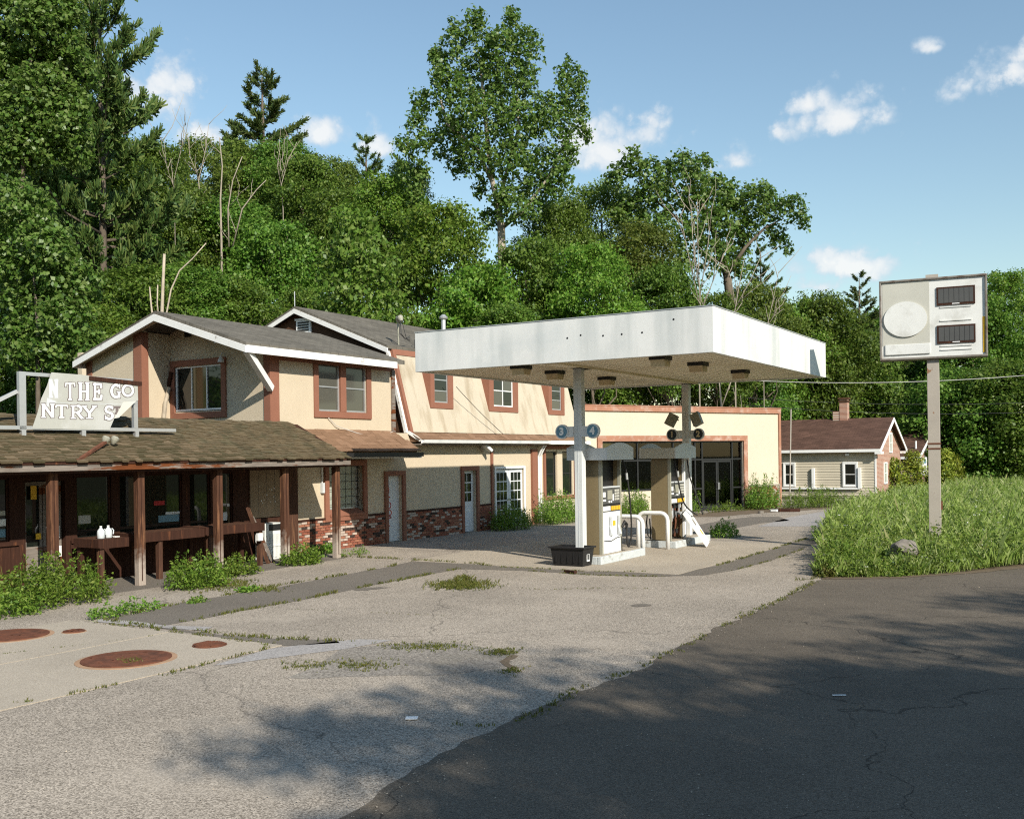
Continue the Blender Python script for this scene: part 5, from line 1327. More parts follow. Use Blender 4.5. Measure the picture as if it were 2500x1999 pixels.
# ------------------------------------------------------------------ houses beyond
def house(name, label, u0, u1, v0, v1, ze, zr, zb, wallm, gablem, roofm, chim=None):
    t = thing(name, label, 'house', (u0, v1, zb))
    ur = (u0 + u1) / 2
    wb = MB().box(u0, u0 + .2, v0, v1 - .2, zb, ze).box(u1 - .2, u1, v0, v1 - .2, zb, ze).box(u0 + .2, u1 - .2, v0, v0 + .2, zb, ze)
    wb.build('wall', M[wallm], t)
    MB().prism([(u0, zb), (u1, zb), (u1, ze), (ur, zr - .08), (u0, ze)], v1 - .2, v1, 'v').build('gable_wall', M[gablem], t)
    MB().prism([(u0, zb + .2), (u1, zb + .2), (u1, ze), (ur, zr - .08), (u0, ze)], v0 + .2, v0 + .21, 'v').build('gable_wall', M[gablem], t)
    r = MB()
    r.prism([(u0 - .35, ze - .12), (ur, zr), (u1 + .35, ze - .12), (u1 + .35, ze - .24), (ur, zr - .12), (u0 - .35, ze - .24)], v0 - .3, v1 + .30, 'v')
    r.build('roof', M[roofm], t)
    bg_ = MB().prism([(u0 - .38, ze - .16), (ur, zr - .02), (u1 + .38, ze - .16), (u1 + .38, ze - .38), (ur, zr - .24), (u0 - .38, ze - .38)], v1 + .30, v1 + .34, 'v')
    bg_.box(u0 - .44, u0 - .36, v0 - .3, v1 + .3, ze - .30, ze - .14)
    bg_.box(u0 - .44, u0 + .25, v1 + .02, v1 + .36, ze - .42, ze - .28).box(u1 - .25, u1 + .44, v1 + .02, v1 + .36, ze - .42, ze - .28)
    bg_.build('barge_board', M['white'], t)
    return t
mbrick = bpy.data.materials.new('house_brick'); mbrick.use_nodes = True
nn_ = mbrick.node_tree; bs = nn_.nodes['Principled BSDF']; br = nn_.nodes.new('ShaderNodeTexBrick'); tcx = nn_.nodes.new('ShaderNodeTexCoord'); mpp = nn_.nodes.new('ShaderNodeMapping')
mpp.inputs['Rotation'].default_value = (math.pi / 2, 0, 0); nn_.links.new(tcx.outputs['Object'], mpp.inputs[0]); nn_.links.new(mpp.outputs[0], br.inputs['Vector'])
br.inputs['Color1'].default_value = (.40, .20, .135, 1); br.inputs['Color2'].default_value = (.30, .13, .085, 1); br.inputs['Mortar'].default_value = (.46, .38, .31, 1); br.inputs['Scale'].default_value = 1
br.inputs['Brick Width'].default_value = .21; br.inputs['Row Height'].default_value = .072; br.inputs['Mortar Size'].default_value = .010
nn_.links.new(br.outputs[0], bs.inputs['Base Color']); bs.inputs['Roughness'].default_value = .9
M['house_brick'] = mbrick
h1 = house('brick_house', 'small house with beige clapboard side, brick gable and red-brown roof', 34.42, 41.4, -4.5, 7.17, 2.82, 4.52, 0, 'siding', 'house_brick', 'house_roof')
z = .08; i = 0
while z < 2.70:
    zz = min(z + .150, 2.72)
    MB().prism([(34.42, z), (34.385, z), (34.41, zz), (34.42, zz)], -4.5, 7.14, 'v').build('clapboard', M['siding'], h1)
    z += .150; i += 1
# prism above needs (u,z) points along v
MB().box(34.37, 34.425, 7.10, 7.19, 0, 2.7).build('corner_board', M['white'], h1)
for v0, v1 in ((2.08, 2.64), (5.44, 6.12)):
    trim_frame(h1, v0 - .07, v1 + .07, .58, 1.98, .09, 34.31, 34.384, 'white', 'u')
    window(h1, v0 + .02, v1 - .02, .67, 1.89, 34.325, 'white', ['glass', 'glass'], 1, 2, .05, .04, 'u')
MB().box(34.24, 34.38, 3.66, 3.82, .5, 1.64).build('ramp_post', M['white'], h1); MB().box(34.24, 34.38, 6.22, 6.38, .5, 1.66).build('ramp_post', M['white'], h1)
MB().box(34.26, 34.37, -.5, 6.3, .44, .54).build('ramp_rail', M['white'], h1)
MB().box(34.2, 34.36, 5.55, 5.75, 2.32, 2.46).build('wall_lamp', M['white'], h1)
for u0, u1, z0, z1 in ((38.0, 38.75, 2.45, 3.62), (36.4, 37.2, .68, 1.92), (39.3, 40.3, .9, 1.92)):
    window(h1, u0, u1, z0, z1, 7.23, 'white', ['pale_pane'], 1, 2, .08, .06)
ch = MB().box(37.65, 38.15, 4.45, 4.90, 3.9, 5.70).box(37.68, 38.12, 4.05, 4.45, 3.9, 4.95).build('chimney', M['house_brick'], h1)
subpart(MB().box(37.60, 38.20, 4.40, 4.95, 5.5, 5.58).box(37.58, 38.22, 4.38, 4.97, 5.66, 5.76).build('chimney_cap', M['brown_siding'], h1), ch)
subpart(MB().box(37.72, 38.08, 4.52, 4.83, 5.76, 5.765).build('flue', M['black'], h1), ch)
h2 = house('brick_cottage', 'second brick house with red-brown roof, half hidden behind the golden shrubs', 47, 57, -3.5, 7.06, 2.3, 3.95, 0, 'house_brick', 'house_brick', 'house_roof')
window(h2, 50.4, 51.2, 2.1, 3.0, 7.12, 'white', ['glass'], 1, 2, .08, .05)
MB().box(47.6, 49.4, 7.16, 7.4, .9, 2.1).build('notice', M['white'], h2)
MB().box(48.1, 49.0, 7.401, 7.41, 1.7, 1.95).build('notice_print', M['blue'], h2)
MB().tube([(48.2, 6.9, 2.4), (48.2, 6.9, 3.2)], .06, 8).build('flue_pipe', M['white'], h2)
fp = thing('thin_pole', 'thin pale pole leaning beside the flat-roofed shop corner', 'pole', (11.9, -.2, 0), fr=SHOP)
MB().tube([(11.75, .3, 0), (12.15, .1, 4.6)], .03, 8).build('shaft', M['steel'], fp)

# wires
def wire(a, b, sag, r, label, m='wire', n=14):
    a = Vector(a); b = Vector(b)
    pts = [a.lerp(b, i / n) - Vector((0, 0, sag * 4 * (i / n) * (1 - i / n))) for i in range(n + 1)]
    o = MB().tube([WORLD.inv(p) for p in pts], r, 5).build('utility_wire', M[m], fr=WORLD, at=WORLD.inv(a))
    tag(o, label, 'wire')
wire(at_depth(1560, 800, 50), at_depth(2330, 774, 44), .35, .018, 'pale overhead wire passing behind the price sign', 'wire_pale')
wire(at_depth(1290, 812, 58), at_depth(2330, 838, 66), .7, .014, 'dark overhead wire crossing the trees above the brick house')
wire(at_depth(1290, 822, 58), at_depth(2330, 858, 66), .8, .014, 'lower dark overhead wire crossing the trees behind the brick house')
wire(LOT.w(3.7, .1, 4.9), LOT.w(6.4, .25, 3.35), .05, .011, 'slack dark cable hanging down the stained mansard wall')
# boulder and scraps
rb_ = bmesh.new(); bmesh.ops.create_icosphere(rb_, subdivisions=4, radius=1)
for v in rb_.verts:
    v.co *= 1 + .30 * mnoise.noise(v.co * 1.3) + .10 * mnoise.noise(v.co * 4)
    v.co = Vector((v.co.x * .30, v.co.y * .25, v.co.z * .20))
me = bpy.data.meshes.new('boulder'); rb_.to_mesh(me); rb_.free(); me.materials.append(M['rock'])
bo = bpy.data.objects.new('boulder', me); COL.objects.link(bo); bo.location = (8.55, 22.3, .44)
tag(bo, 'grey boulder lying in the front of the tall grass', 'boulder')
def scrap(x, y, size, m, label, cat, tall=.05):
    p = on_ground(x, y); mb = MB(); r = random.Random(int(x * 7 + y))
    pts = [(p.x + size * math.cos(a) * r.uniform(.6, 1.2), -(p.y + size * .7 * math.sin(a) * r.uniform(.6, 1.2))) for a in (0, 1.1, 2.3, 3.4, 4.4, 5.5)]
    o = mb.prism(pts, .014, .014 + tall, 'z').build('litter_scrap', M[m], fr=WORLD); tag(o, label, cat)
def paper(x, y, w_, h_, m, label, z=.02):
    p = on_ground(x, y); o = MB().box(p.x - w_ / 2, p.x + w_ / 2, -p.y - h_ / 2, -p.y + h_ / 2, .013, z).build('litter_scrap', M[m], fr=WORLD); tag(o, label, 'litter')
for x_, y_, w_, lab in ((1790, 1211, .16, 'white litter scrap at the front edge of the grass, leftmost of three'), (1892, 1208, .30, 'crumpled white litter at the front edge of the grass, middle of three'), (1972, 1204, .34, 'white litter strip at the front edge of the grass, rightmost of three')):
    paper(x_, y_, w_, .12, 'white', lab, .07)
paper(867, 1514, .12, .10, 'white', 'small square white litter scrap in the tree shade on the asphalt')
paper(1767, 1466, .14, .03, 'white', 'thin white litter strip on the dark asphalt apron')
scrap(1640, 1077, .45, 'white', 'crumpled white sheet of debris on the ground right of the shop door', 'debris', .08)
scrap(1665, 1077, .6, 'brown', 'dark broken board debris beside the crumpled white sheet', 'debris', .12)
scrap(1602, 1081, .15, 'rock', 'small stone on the dirt in front of the shop doors', 'stone', .1)
tag(MB().bar((*WORLD.inv(on_ground(1190, 1206))[:2], .04), (*WORLD.inv(on_ground(1212, 1209))[:2], .05), .08, .06).build('rotten_stick', M['brown'], fr=WORLD), 'short dark rotten stick lying in front of the black bin', 'stick')

# ------------------------------------------------------------------ vegetation
rng = np.random.default_rng(11)
def unit(a):
    return a / np.maximum(np.linalg.norm(a, axis=1, keepdims=True), 1e-6)
def leaf_mesh(name, C, Nn, L, W_, m, r=None):
    r = r or rng
    n = len(C)
    Nn = unit(Nn); R_ = unit(r.normal(size=(n, 3))); T = unit(np.cross(Nn, R_)); B = np.cross(Nn, T)
    L = np.broadcast_to(np.asarray(L, float).reshape(-1, 1), (n, 1)); W_ = np.broadcast_to(np.asarray(W_, float).reshape(-1, 1), (n, 1))
    co = np.empty((n, 4, 3))
    co[:, 0] = C - T * L / 2; co[:, 1] = C + B * W_ / 2 + Nn * L * .12 - T * L * .08; co[:, 2] = C + T * L / 2; co[:, 3] = C - B * W_ / 2 + Nn * L * .12 - T * L * .08
    return quads(name, co.reshape(-1, 3), n, m)
def quads(name, co, n, m):
    me = bpy.data.meshes.new(name)
    me.vertices.add(n * 4); me.vertices.foreach_set('co', co.astype(np.float32).ravel())
    me.loops.add(n * 4); me.loops.foreach_set('vertex_index', np.arange(n * 4, dtype=np.int32))
    me.polygons.add(n); me.polygons.foreach_set('loop_start', np.arange(0, n * 4, 4, dtype=np.int32))
    me.update(calc_edges=True); me.materials.append(m)
    return me
def lobe_leaves(lobes, per_m2, twig, r, up=.45, outw=.65, rnd_=.5, k=12, fill=.55, flat=.8):
    """leaf centres and facing for a crown made of twig sprays spread through ellipsoid lobes"""
    Cs = []; Ns = []
    for (cx, cy, cz, rx, ry, rz) in lobes:
        area = 4 * math.pi * ((rx * ry) ** 1.6 / 3 + (rx * rz) ** 1.6 / 3 + (ry * rz) ** 1.6 / 3) ** (1 / 1.6)
        nt_ = max(4, int(area * per_m2 / k))
        d = unit(r.normal(size=(nt_, 3)) + np.array([0, 0, .25])); rad = fill + (1.08 - fill) * r.random((nt_, 1)) ** .6
        tc_ = np.array([cx, cy, cz]) + d * rad * np.array([rx, ry, rz])
        tn = d * outw + np.array([0, 0, up]) + r.normal(size=(nt_, 3)) * .25
        c = np.repeat(tc_, k, 0) + r.normal(size=(nt_ * k, 3)) * twig * np.array([1, 1, flat]) - np.repeat(d, k, 0) * np.abs(r.normal(size=(nt_ * k, 1))) * twig * .5
        nn = np.repeat(tn, k, 0) + r.normal(size=(nt_ * k, 3)) * rnd_
        Cs.append(c); Ns.append(nn)
    return np.concatenate(Cs), np.concatenate(Ns)
def limb_mesh(name, paths, m, n=7):
    mb = MB()
    for pts, r0, r1 in paths:
        k = len(pts); mb.tube(pts, [r0 + (r1 - r0) * i / (k - 1) for i in range(k)], n)
    me = bpy.data.meshes.new(name); me.from_pydata(mb.p, [], mb.f); me.materials.append(m)
    for p in me.polygons: p.use_smooth = True
    return me
def bent(a, b, r, n=5, amt=.06):
    a = Vector(a); b = Vector(b); L = (b - a).length; out = []
    for i in range(n + 1):
        p = a.lerp(b, i / n)
        if 0 < i < n: p += Vector((r.uniform(-1, 1), r.uniform(-1, 1), r.uniform(-.4, .4))) * L * amt
        out.append(p)
    return out

def broadleaf(seed, leaf, H=10.0, R_=4.4, n_lobes=40, lobe=1.5, dens=33, size=.27, cone=0, up=.45, trunk='bark'):
    """trunk + crown meshes; the crown fills z = 0..H, the trunk runs on down into the hillside"""
    r = np.random.default_rng(seed); pr = random.Random(seed)
    lobes = []; paths = []
    lean = (pr.uniform(-.5, .5), pr.uniform(-.5, .5))
    tr = bent((lean[0] * -1, lean[1] * -1, -16), (lean[0], lean[1], H * .8), pr, 8, .008)
    paths.append((tr, .26, .05))
    for i in range(n_lobes):
        f = (i + .5) / n_lobes; z = H * (.05 + .93 * f)
        prof = (math.sin(math.pi * min(1, .22 + .76 * f))) ** .55 if not cone else (1 - f) ** .75 * .95 + .10
        a = i * 2.39996 + pr.uniform(-.4, .4); q = R_ * prof * pr.uniform(.50, .98)
        s = lobe * pr.uniform(.6, 1.25) * (1 if f < .85 else .75)
        p = (q * math.cos(a), q * math.sin(a), min(z + pr.uniform(-.4, .4), H - s * .6))
        lobes.append((*p, s * 1.15, s * 1.15, s * .72))
        if i % 2 == 0:
            t0 = Vector(tr[4 + min(4, int(f * 4))]); paths.append((bent(t0, p, pr, 4, .08), .09 * (1.3 - f), .02))
    C, Nn = lobe_leaves(lobes, dens, size * 1.5, r, up, .62, .40, 20, .45, .5)
    S = size * r.uniform(.6, 1.2, len(C))
    return limb_mesh('trunk', paths, M[trunk]), leaf_mesh('crown', C, Nn, S, S * .75, M[leaf], r)

def pine(seed, H=16.0, R_=3.6, whorls=17, dens=1.0):
    """white pine: upswept boughs in loose whorls, each carrying feathery needle plumes"""
    r = np.random.default_rng(seed); pr = random.Random(seed)
    paths = [([(0, 0, -16), (0, 0, H * .5), (.1, 0, H * .97)], .28, .03)]
    Cs = []; Ds = []
    for w_ in range(whorls):
        f = w_ / (whorls - 1); L = R_ * ((1 - f ** 1.3) * .9 + .12) * pr.uniform(.75, 1.15)
        nb = 6 if f < .8 else 4
        for b in range(nb):
            z = H * (.03 + .92 * f) + pr.uniform(-.5, .5) * H / whorls
            a = b * 6.283 / nb + w_ * 1.1 + pr.uniform(-.4, .4); l = L * pr.uniform(.5, 1.15); rise = .12 + .75 * f ** 1.5
            hd = np.array([math.cos(a), math.sin(a), 0.0]); side = np.array([-math.sin(a), math.cos(a), 0])
            s = np.array([0, 0, z - .1]); e = hd * l + np.array([0, 0, z + l * rise]); mid = (s + e) / 2 - np.array([0, 0, l * .08])
            paths.append(([Vector(s), Vector(mid), Vector(e)], .05 * (1.2 - f), .012))
            ns = max(4, int(l * 3.4 * dens))
            for q in range(ns):                              # side shoots, each a plume
                t = .25 + .75 * (q + pr.random()) / ns
                p = s * (1 - t) ** 2 + 2 * mid * t * (1 - t) + e * t * t
                sd = hd * .75 + side * pr.uniform(-1.0, 1.0) + np.array([0, 0, pr.uniform(.15, .7)]); sd /= np.linalg.norm(sd)
                sl = l * pr.uniform(.14, .30) * (1.15 - .6 * t) + .18; n = int(26 + sl * 34)
                u_ = r.random((n, 1)); Cs.append(p + sd * sl * u_ + r.normal(size=(n, 3)) * .03); Ds.append(unit(sd * .9 + np.array([0, 0, .35]) + r.normal(size=(n, 3)) * .5))
    C = np.concatenate(Cs); D = np.concatenate(Ds); n = len(C)
    L = r.uniform(.16, .34, (n, 1)); W_ = .035
    X = unit(np.cross(D, r.normal(size=(n, 3))))
    co = np.empty((n, 4, 3)); co[:, 0] = C - X * W_ * .5; co[:, 1] = C + X * W_ * .5; co[:, 2] = C + D * L + X * W_ * .8; co[:, 3] = C + D * L - X * W_ * .8
    return limb_mesh('trunk', paths, M['bark']), quads('crown', co.reshape(-1, 3), n, M['needle'])

def plant(name, label, cat, pos, meshes, scale=(1, 1, 1), rz=0.0, group=None):
    t = bpy.data.objects.new(name, None); COL.objects.link(t); t.location = pos; t.rotation_euler = (0, 0, rz); t.scale = scale; t.empty_display_size = .3
    t['label'] = label; t['category'] = cat
    if group: t['group'] = group
    for nm, me in meshes:
        o = bpy.data.objects.new(nm, me); COL.objects.link(o); o.parent = t
        if nm == 'stem': o['kind'] = 'stuff'
    return t

VAR = {
    'maple': [(broadleaf(q, 'leaf_a'), 10.0, 4.4) for q in (1, 2, 3)],
    'ash': [(broadleaf(q, 'leaf_e', 10, 4.0, 46, 1.2, 31, .24), 10.0, 4.0) for q in (5, 6)],
    'bright': [(broadleaf(8, 'leaf_b', 10, 4.4, 42, 1.4, 31, .28), 10.0, 4.4)],
    'syc': [(broadleaf(9, 'leaf_d', 10, 4.0, 52, 1.05, 28, .27, cone=1), 10.0, 4.0)],
    'dark': [(broadleaf(12, 'leaf_a', 10, 4.6, 46, 1.6, 30, .28, up=.7), 10.0, 4.6)],
    'sparse': [(broadleaf(15, 'leaf_e', 10, 4.4, 34, 1.1, 13, .26), 10.0, 4.4)],
    'pine': [(pine(21, 12.0, 4.6, 14, 2.1), 12.0, 4.6)], 'pine2': [(pine(22, 11, 4.0, 11, 1.5), 11.0, 4.0)],
}
VC = {}
NAMES = {'maple': ('maple_tree', 'tree'), 'ash': ('ash_tree', 'tree'), 'bright': ('broadleaf_tree', 'tree'), 'syc': ('sycamore_tree', 'tree'), 'dark': ('broadleaf_tree', 'tree'), 'pine': ('pine_tree', 'pine tree'), 'pine2': ('pine_tree', 'pine tree')}
def tree(kind, x, ytop, dep, wpx, label, zs=1.0, group=None, base_z=None):
    p = at_depth(x, ytop, dep); vs = VAR[kind]; k = VC.get(kind, 0); VC[kind] = k + 1
    (tm, cm), H, R_ = vs[k % len(vs)]
    gz = hill_z(p.x, p.y) if base_z is None else base_z
    wr = wpx * 1.15955 / FOC * dep / 2 * (1.22 if 'pine' not in kind else 1.0)
    sx = wr / R_; sz = sx * (rnd.uniform(.95, 1.3) if 'pine' not in kind else rnd.uniform(1.0, 1.12))
    if kind == 'syc': sz = sx * 1.25
    sz *= zs
    n, c = NAMES[kind]
    t = plant(n, label, c, (p.x, p.y, gz), (('trunk', tm), ('crown', cm)), (sx, sx, sz), rnd.uniform(0, 6.28), group)
    for ch in t.children: ch.location.z = (p.z - H * sz - gz) / sz
    return t
HG = 'trees on the wooded hillside'
TREES = [
 ('dark', -20, 300, 56, 220, 'dark tree at the far left edge behind the pale poplar'),
 ('dark', 30, 520, 46, 220, 'shaded tree low at the far left edge behind the roof sign'),
 ('maple', 120, 600, 44, 180, 'shaded tree between the roof sign and the left eave'),
 ('maple', 165, 200, 52, 200, 'dark tree in the gap between the pale poplar and the tall pine'),
 ('pine', 208, -150, 46, 420, 'tall dark pine with drooping boughs at the upper left, behind the pale poplar', 1.7),
 ('maple', 320, 300, 58, 150, 'dark green tree just right of the tall left pine'),
 ('dark', 110, 330, 52, 230, 'dark shaded tree low behind the pale poplar at the left'),
 ('maple', 250, 440, 50, 210, 'spreading maple below the lowest bough of the tall left pine'),
 ('ash', 420, 285, 70, 120, 'thin olive tree on the skyline between the two tallest pines'),
 ('maple', 375, 400, 60, 170, 'broad maple left of the pale double trunk on the hill'),
 ('pine', 553, 150, 78, 330, 'lone pine standing against the sky above the middle of the hillside'),
 ('ash', 500, 300, 74, 150, 'olive tree under the lone skyline pine'),
 ('maple', 590, 300, 73, 140, 'green tree at the right foot of the lone skyline pine'),
 ('dark', 470, 420, 62, 190, 'dark tree behind the pale double trunk on the hill'),
 ('maple', 640, 330, 69, 150, 'rounded maple on the skyline right of the lone pine'),
 ('maple', 580, 470, 58, 190, 'wide shaded maple in the middle of the hillside'),
 ('ash', 700, 330, 72, 130, 'olive tree on the skyline left of the small bushy pine'),
 ('pine2', 770, 290, 84, 190, 'small bushy pine on the skyline left of the great cottonwood'),
 ('maple', 725, 400, 64, 160, 'maple above the pale sycamore'),
 ('bright', 810, 370, 60, 150, 'bright green tree left of the great cottonwood'),
 ('maple', 510, 590, 47, 170, 'shaded tree behind the peak of the grey gable roof'),
 ('dark', 400, 560, 46, 170, 'dark tree behind the tall broken snag'),
 ('dark', 285, 560, 44, 190, 'dark tree over the left eave of the gabled wing'),
 ('bright', 190, 640, 40, 150, 'bright small tree between the roof sign and the gabled wing'),
 ('syc', 752, 452, 43, 260, 'pale green cone-shaped sycamore directly behind the grey gable roof'),
 ('bright', 930, 430, 54, 200, 'bright green tree below the left side of the great cottonwood'),
 ('bright', 1010, 560, 48, 190, 'low bright tree behind the vent pipe'),
 ('ash', 850, 345, 64, 110, 'olive tree half hidden by the lowest left limb of the cottonwood'),
 ('maple', 1115, 500, 52, 170, 'green tree below the cottonwood trunk'),
 ('maple', 1180, 420, 62, 130, 'tree below the right side of the great cottonwood'),
 ('bright', 1245, 515, 50, 170, 'rounded bright green tree above the middle of the canopy'),
 ('ash', 1270, 380, 66, 150, 'olive tree between the cottonwood and the leaning poplar'),
 ('ash', 1340, 470, 58, 160, 'olive leafy tree left of the bare pale trunks'),
 ('maple', 1400, 560, 54, 150, 'dark green tree behind the bare pale trunks above the canopy corner'),
 ('maple', 1500, 620, 58, 140, 'tree right of the bare pale trunks above the canopy'),
 ('ash', 1590, 590, 64, 140, 'olive tree at the right end of the canopy skyline'),
 ('pine2', 1600, 525, 74, 150, 'small dark pine peeping out under the leaning poplar'),
 ('bright', 1660, 640, 76, 150, 'bright tree above the right corner of the canopy'),
 ('maple', 1730, 618, 76, 150, 'tree under the low cloud left of the price sign'),
 ('maple', 1650, 760, 80, 150, 'green tree behind the far corner of the canopy'),
 ('pine2', 1808, 580, 84, 150, 'spruce top rising just left of the price sign'),
 ('dark', 1790, 690, 80, 170, 'dark tree behind the chimney of the brick house'),
 ('dark', 1890, 640, 92, 180, 'broad tree directly behind the price sign'),
 ('maple', 1960, 690, 88, 170, 'dark tree right of the price sign pole, over the brick cottage'),
 ('maple', 2050, 620, 82, 160, 'tall tree right of the price sign'),
 ('bright', 2125, 572, 84, 130, 'tall tree at the right edge of the picture against the sky'),
 ('dark', 2030, 780, 72, 200, 'large dark tree with low shaded boughs right of the golden shrubs'),
 ('dark', 2130, 760, 70, 190, 'large dark tree at the right edge over the tall grass'),
 ('maple', 1320, 740, 60, 170, 'green tree behind the flat-roofed shop seen under the canopy'),
 ('ash', 1480, 720, 60, 160, 'olive tree behind the shop, right of the far canopy post'),
 ('maple', 1570, 740, 66, 150, 'tree behind the right end of the flat-roofed shop'),
 ('bright', 1700, 800, 78, 140, 'bright tree behind the left end of the brick house roof'),
 ('dark', 1850, 800, 92, 150, 'dark tree between the brick house gable and the brick cottage'),
 ('dark', 1230, 700, 56, 170, 'dark tree behind the canopy and mansard roof end'),
 ('maple', 640, 610, 50, 130, 'low tree at the left foot of the pale sycamore'),
 ('maple', 1060, 640, 46, 150, 'low shaded tree just behind the canopy left end'),
]
for tdef in TREES: tree(*tdef, group=HG if tdef[3] < 75 and tdef[1] < 1600 else 'trees beyond the shops')

def sky_tree(name, label, cat, lobes_px, dep, leaf, dens, size, trunk_px, trunk_m='pale_bark', r0=.3, thick=.8, ground=None, seed=3):
    """one particular tree: lobes measured on the survey print at their own depth, trunk and limbs as paths"""
    r = np.random.default_rng(seed); pr = random.Random(seed); k = 1.15955 / FOC * dep
    o = at_depth(*trunk_px[0][0], dep); gz = hill_z(o.x, o.y) if ground is None else ground
    org = Vector((o.x, o.y, gz)); lobes = []
    for (x, y, rx, ry) in lobes_px:
        p = at_depth(x, y, dep) - org; ry_ = min(rx, ry) * k * thick * 1.3
        lobes.append((p.x, p.y + pr.uniform(-1, 1) * max(rx, 40) * k * .8, p.z, rx * k, ry_, ry * k))
    C, Nn = lobe_leaves(lobes, dens, size * .62, r, .35, .6, .6, 8, .38)
    S = size * r.uniform(.65, 1.3, len(C))
    cm = leaf_mesh('crown', C, Nn, S, S * .8, M[leaf], r)
    paths = []
    for j, pth in enumerate(trunk_px):
        pts = [at_depth(x, y, dep) - org for x, y in pth]
        if j == 0: pts = [Vector((0, 0, -.6))] + pts
        paths.append((pts, r0 if j == 0 else r0 * .5, r0 * .35 if j == 0 else .03))
    return plant(name, label, cat, org, (('trunk', limb_mesh('trunk', paths, M[trunk_m], 9)), ('crown', cm)))
CW = [(1003, 78, 22, 50), (1008, 50, 12, 26), (1078, 62, 22, 48), (1080, 36, 10, 20), (1048, 118, 38, 50), (962, 104, 26, 52), (925, 142, 24, 52), (918, 120, 12, 26), (1108, 126, 34, 60), (1010, 170, 55, 60), (1080, 184, 55, 60), (945, 205, 40, 60),
      (886, 226, 22, 44), (878, 290, 30, 56), (846, 332, 20, 44), (878, 366, 28, 36), (1188, 178, 20, 50), (1216, 190, 18, 44), (1222, 240, 22, 46), (1188, 250, 28, 50), (1148, 250, 36, 50), (1010, 262, 64, 56), (1090, 272, 58, 56), (940, 286, 44, 46),
      (1000, 336, 40, 40), (1080, 350, 54, 44), (1150, 340, 40, 40), (1196, 326, 26, 34), (1236, 276, 12, 22), (1128, 396, 50, 40), (1176, 386, 34, 36), (1060, 420, 34, 32), (1012, 388, 18, 28), (962, 342, 22, 26), (1096, 458, 46, 32), (1032, 462, 24, 26), (870, 408, 24, 28)]
sky_tree('cottonwood_tree', 'tallest tree, a great cottonwood with forked pale trunk rising above the canopy', 'tree', CW, 58, 'leaf_c', 62, .20,
         [[(1057, 560), (1055, 480), (1048, 430), (1036, 380), (1028, 320)], [(1048, 430), (1062, 380), (1076, 330), (1080, 270)], [(1036, 380), (1010, 330), (990, 290)], [(1078, 330), (1092, 270), (1088, 160)], [(1028, 320), (1020, 220), (1006, 100)], [(1056, 480), (1105, 440), (1150, 380), (1200, 280)], [(1030, 340), (940, 260), (915, 160)]], seed=31)
LP = [(1330, 345, 26, 26), (1300, 382, 30, 30), (1362, 378, 34, 40), (1400, 352, 24, 26), (1434, 340, 26, 26), (1386, 420, 46, 50), (1442, 390, 40, 44), (1478, 358, 24, 32), (1330, 440, 44, 46), (1470, 432, 42, 46), (1512, 396, 34, 40), (1545, 408, 30, 36), (1540, 448, 40, 40),
      (1590, 420, 34, 36), (1632, 426, 32, 32), (1664, 446, 26, 30), (1682, 474, 14, 24), (1600, 470, 44, 34), (1644, 500, 24, 24), (1664, 522, 12, 20), (1560, 506, 40, 36), (1506, 486, 42, 44), (1450, 500, 36, 40), (1500, 548, 44, 36), (1556, 560, 36, 32), (1380, 490, 40, 40), (1420, 560, 40, 40)]
sky_tree('poplar_tree', 'spreading poplar leaning right over the canopy corner, with a drooping right bough', 'tree', LP, 63, 'leaf_c', 46, .23,
         [[(1540, 660), (1530, 580), (1512, 520), (1490, 450), (1450, 390)], [(1530, 580), (1570, 520), (1610, 480), (1650, 460)], [(1512, 520), (1450, 480), (1390, 430), (1340, 380)], [(1500, 470), (1540, 430), (1590, 420)]], 'bark', seed=32)
NP = [(20, -30, 95, 60), (110, -40, 70, 50), (30, 60, 100, 70), (105, 60, 62, 62), (150, 30, 30, 36), (60, 150, 110, 80), (138, 140, 50, 58), (168, 110, 20, 26), (35, 250, 95, 70), (130, 262, 55, 62), (164, 225, 24, 40), (-40, 160, 80, 120), (90, 200, 60, 60), (70, 310, 70, 46), (150, 312, 36, 40), (20, 330, 60, 50)]
sky_tree('poplar_tree', 'big pale-leaved poplar filling the upper left corner', 'tree', NP, 36, 'leaf_c', 150, .16, [[(40, 700), (45, 400), (60, 200), (70, 40)], [(50, 300), (110, 200), (150, 130)], [(48, 350), (130, 270)]], 'bark', .13, 1.0, ground=hill_z(*at_depth(40, 700, 36).xy), seed=33)
LB = [(30, 440, 80, 60), (95, 520, 60, 60), (20, 560, 70, 60), (150, 590, 50, 50), (60, 640, 80, 60), (140, 670, 60, 50), (20, 720, 60, 50), (110, 740, 60, 40), (190, 730, 40, 40), (130, 560, 40, 70)]
sky_tree('poplar_tree', 'lower pale-leaved tree at the left edge above the roof sign', 'tree', LB, 34, 'leaf_c', 120, .17, [[(80, 830), (80, 700), (70, 560)], [(80, 700), (140, 600)]], 'bark', .10, 1.0, seed=34)

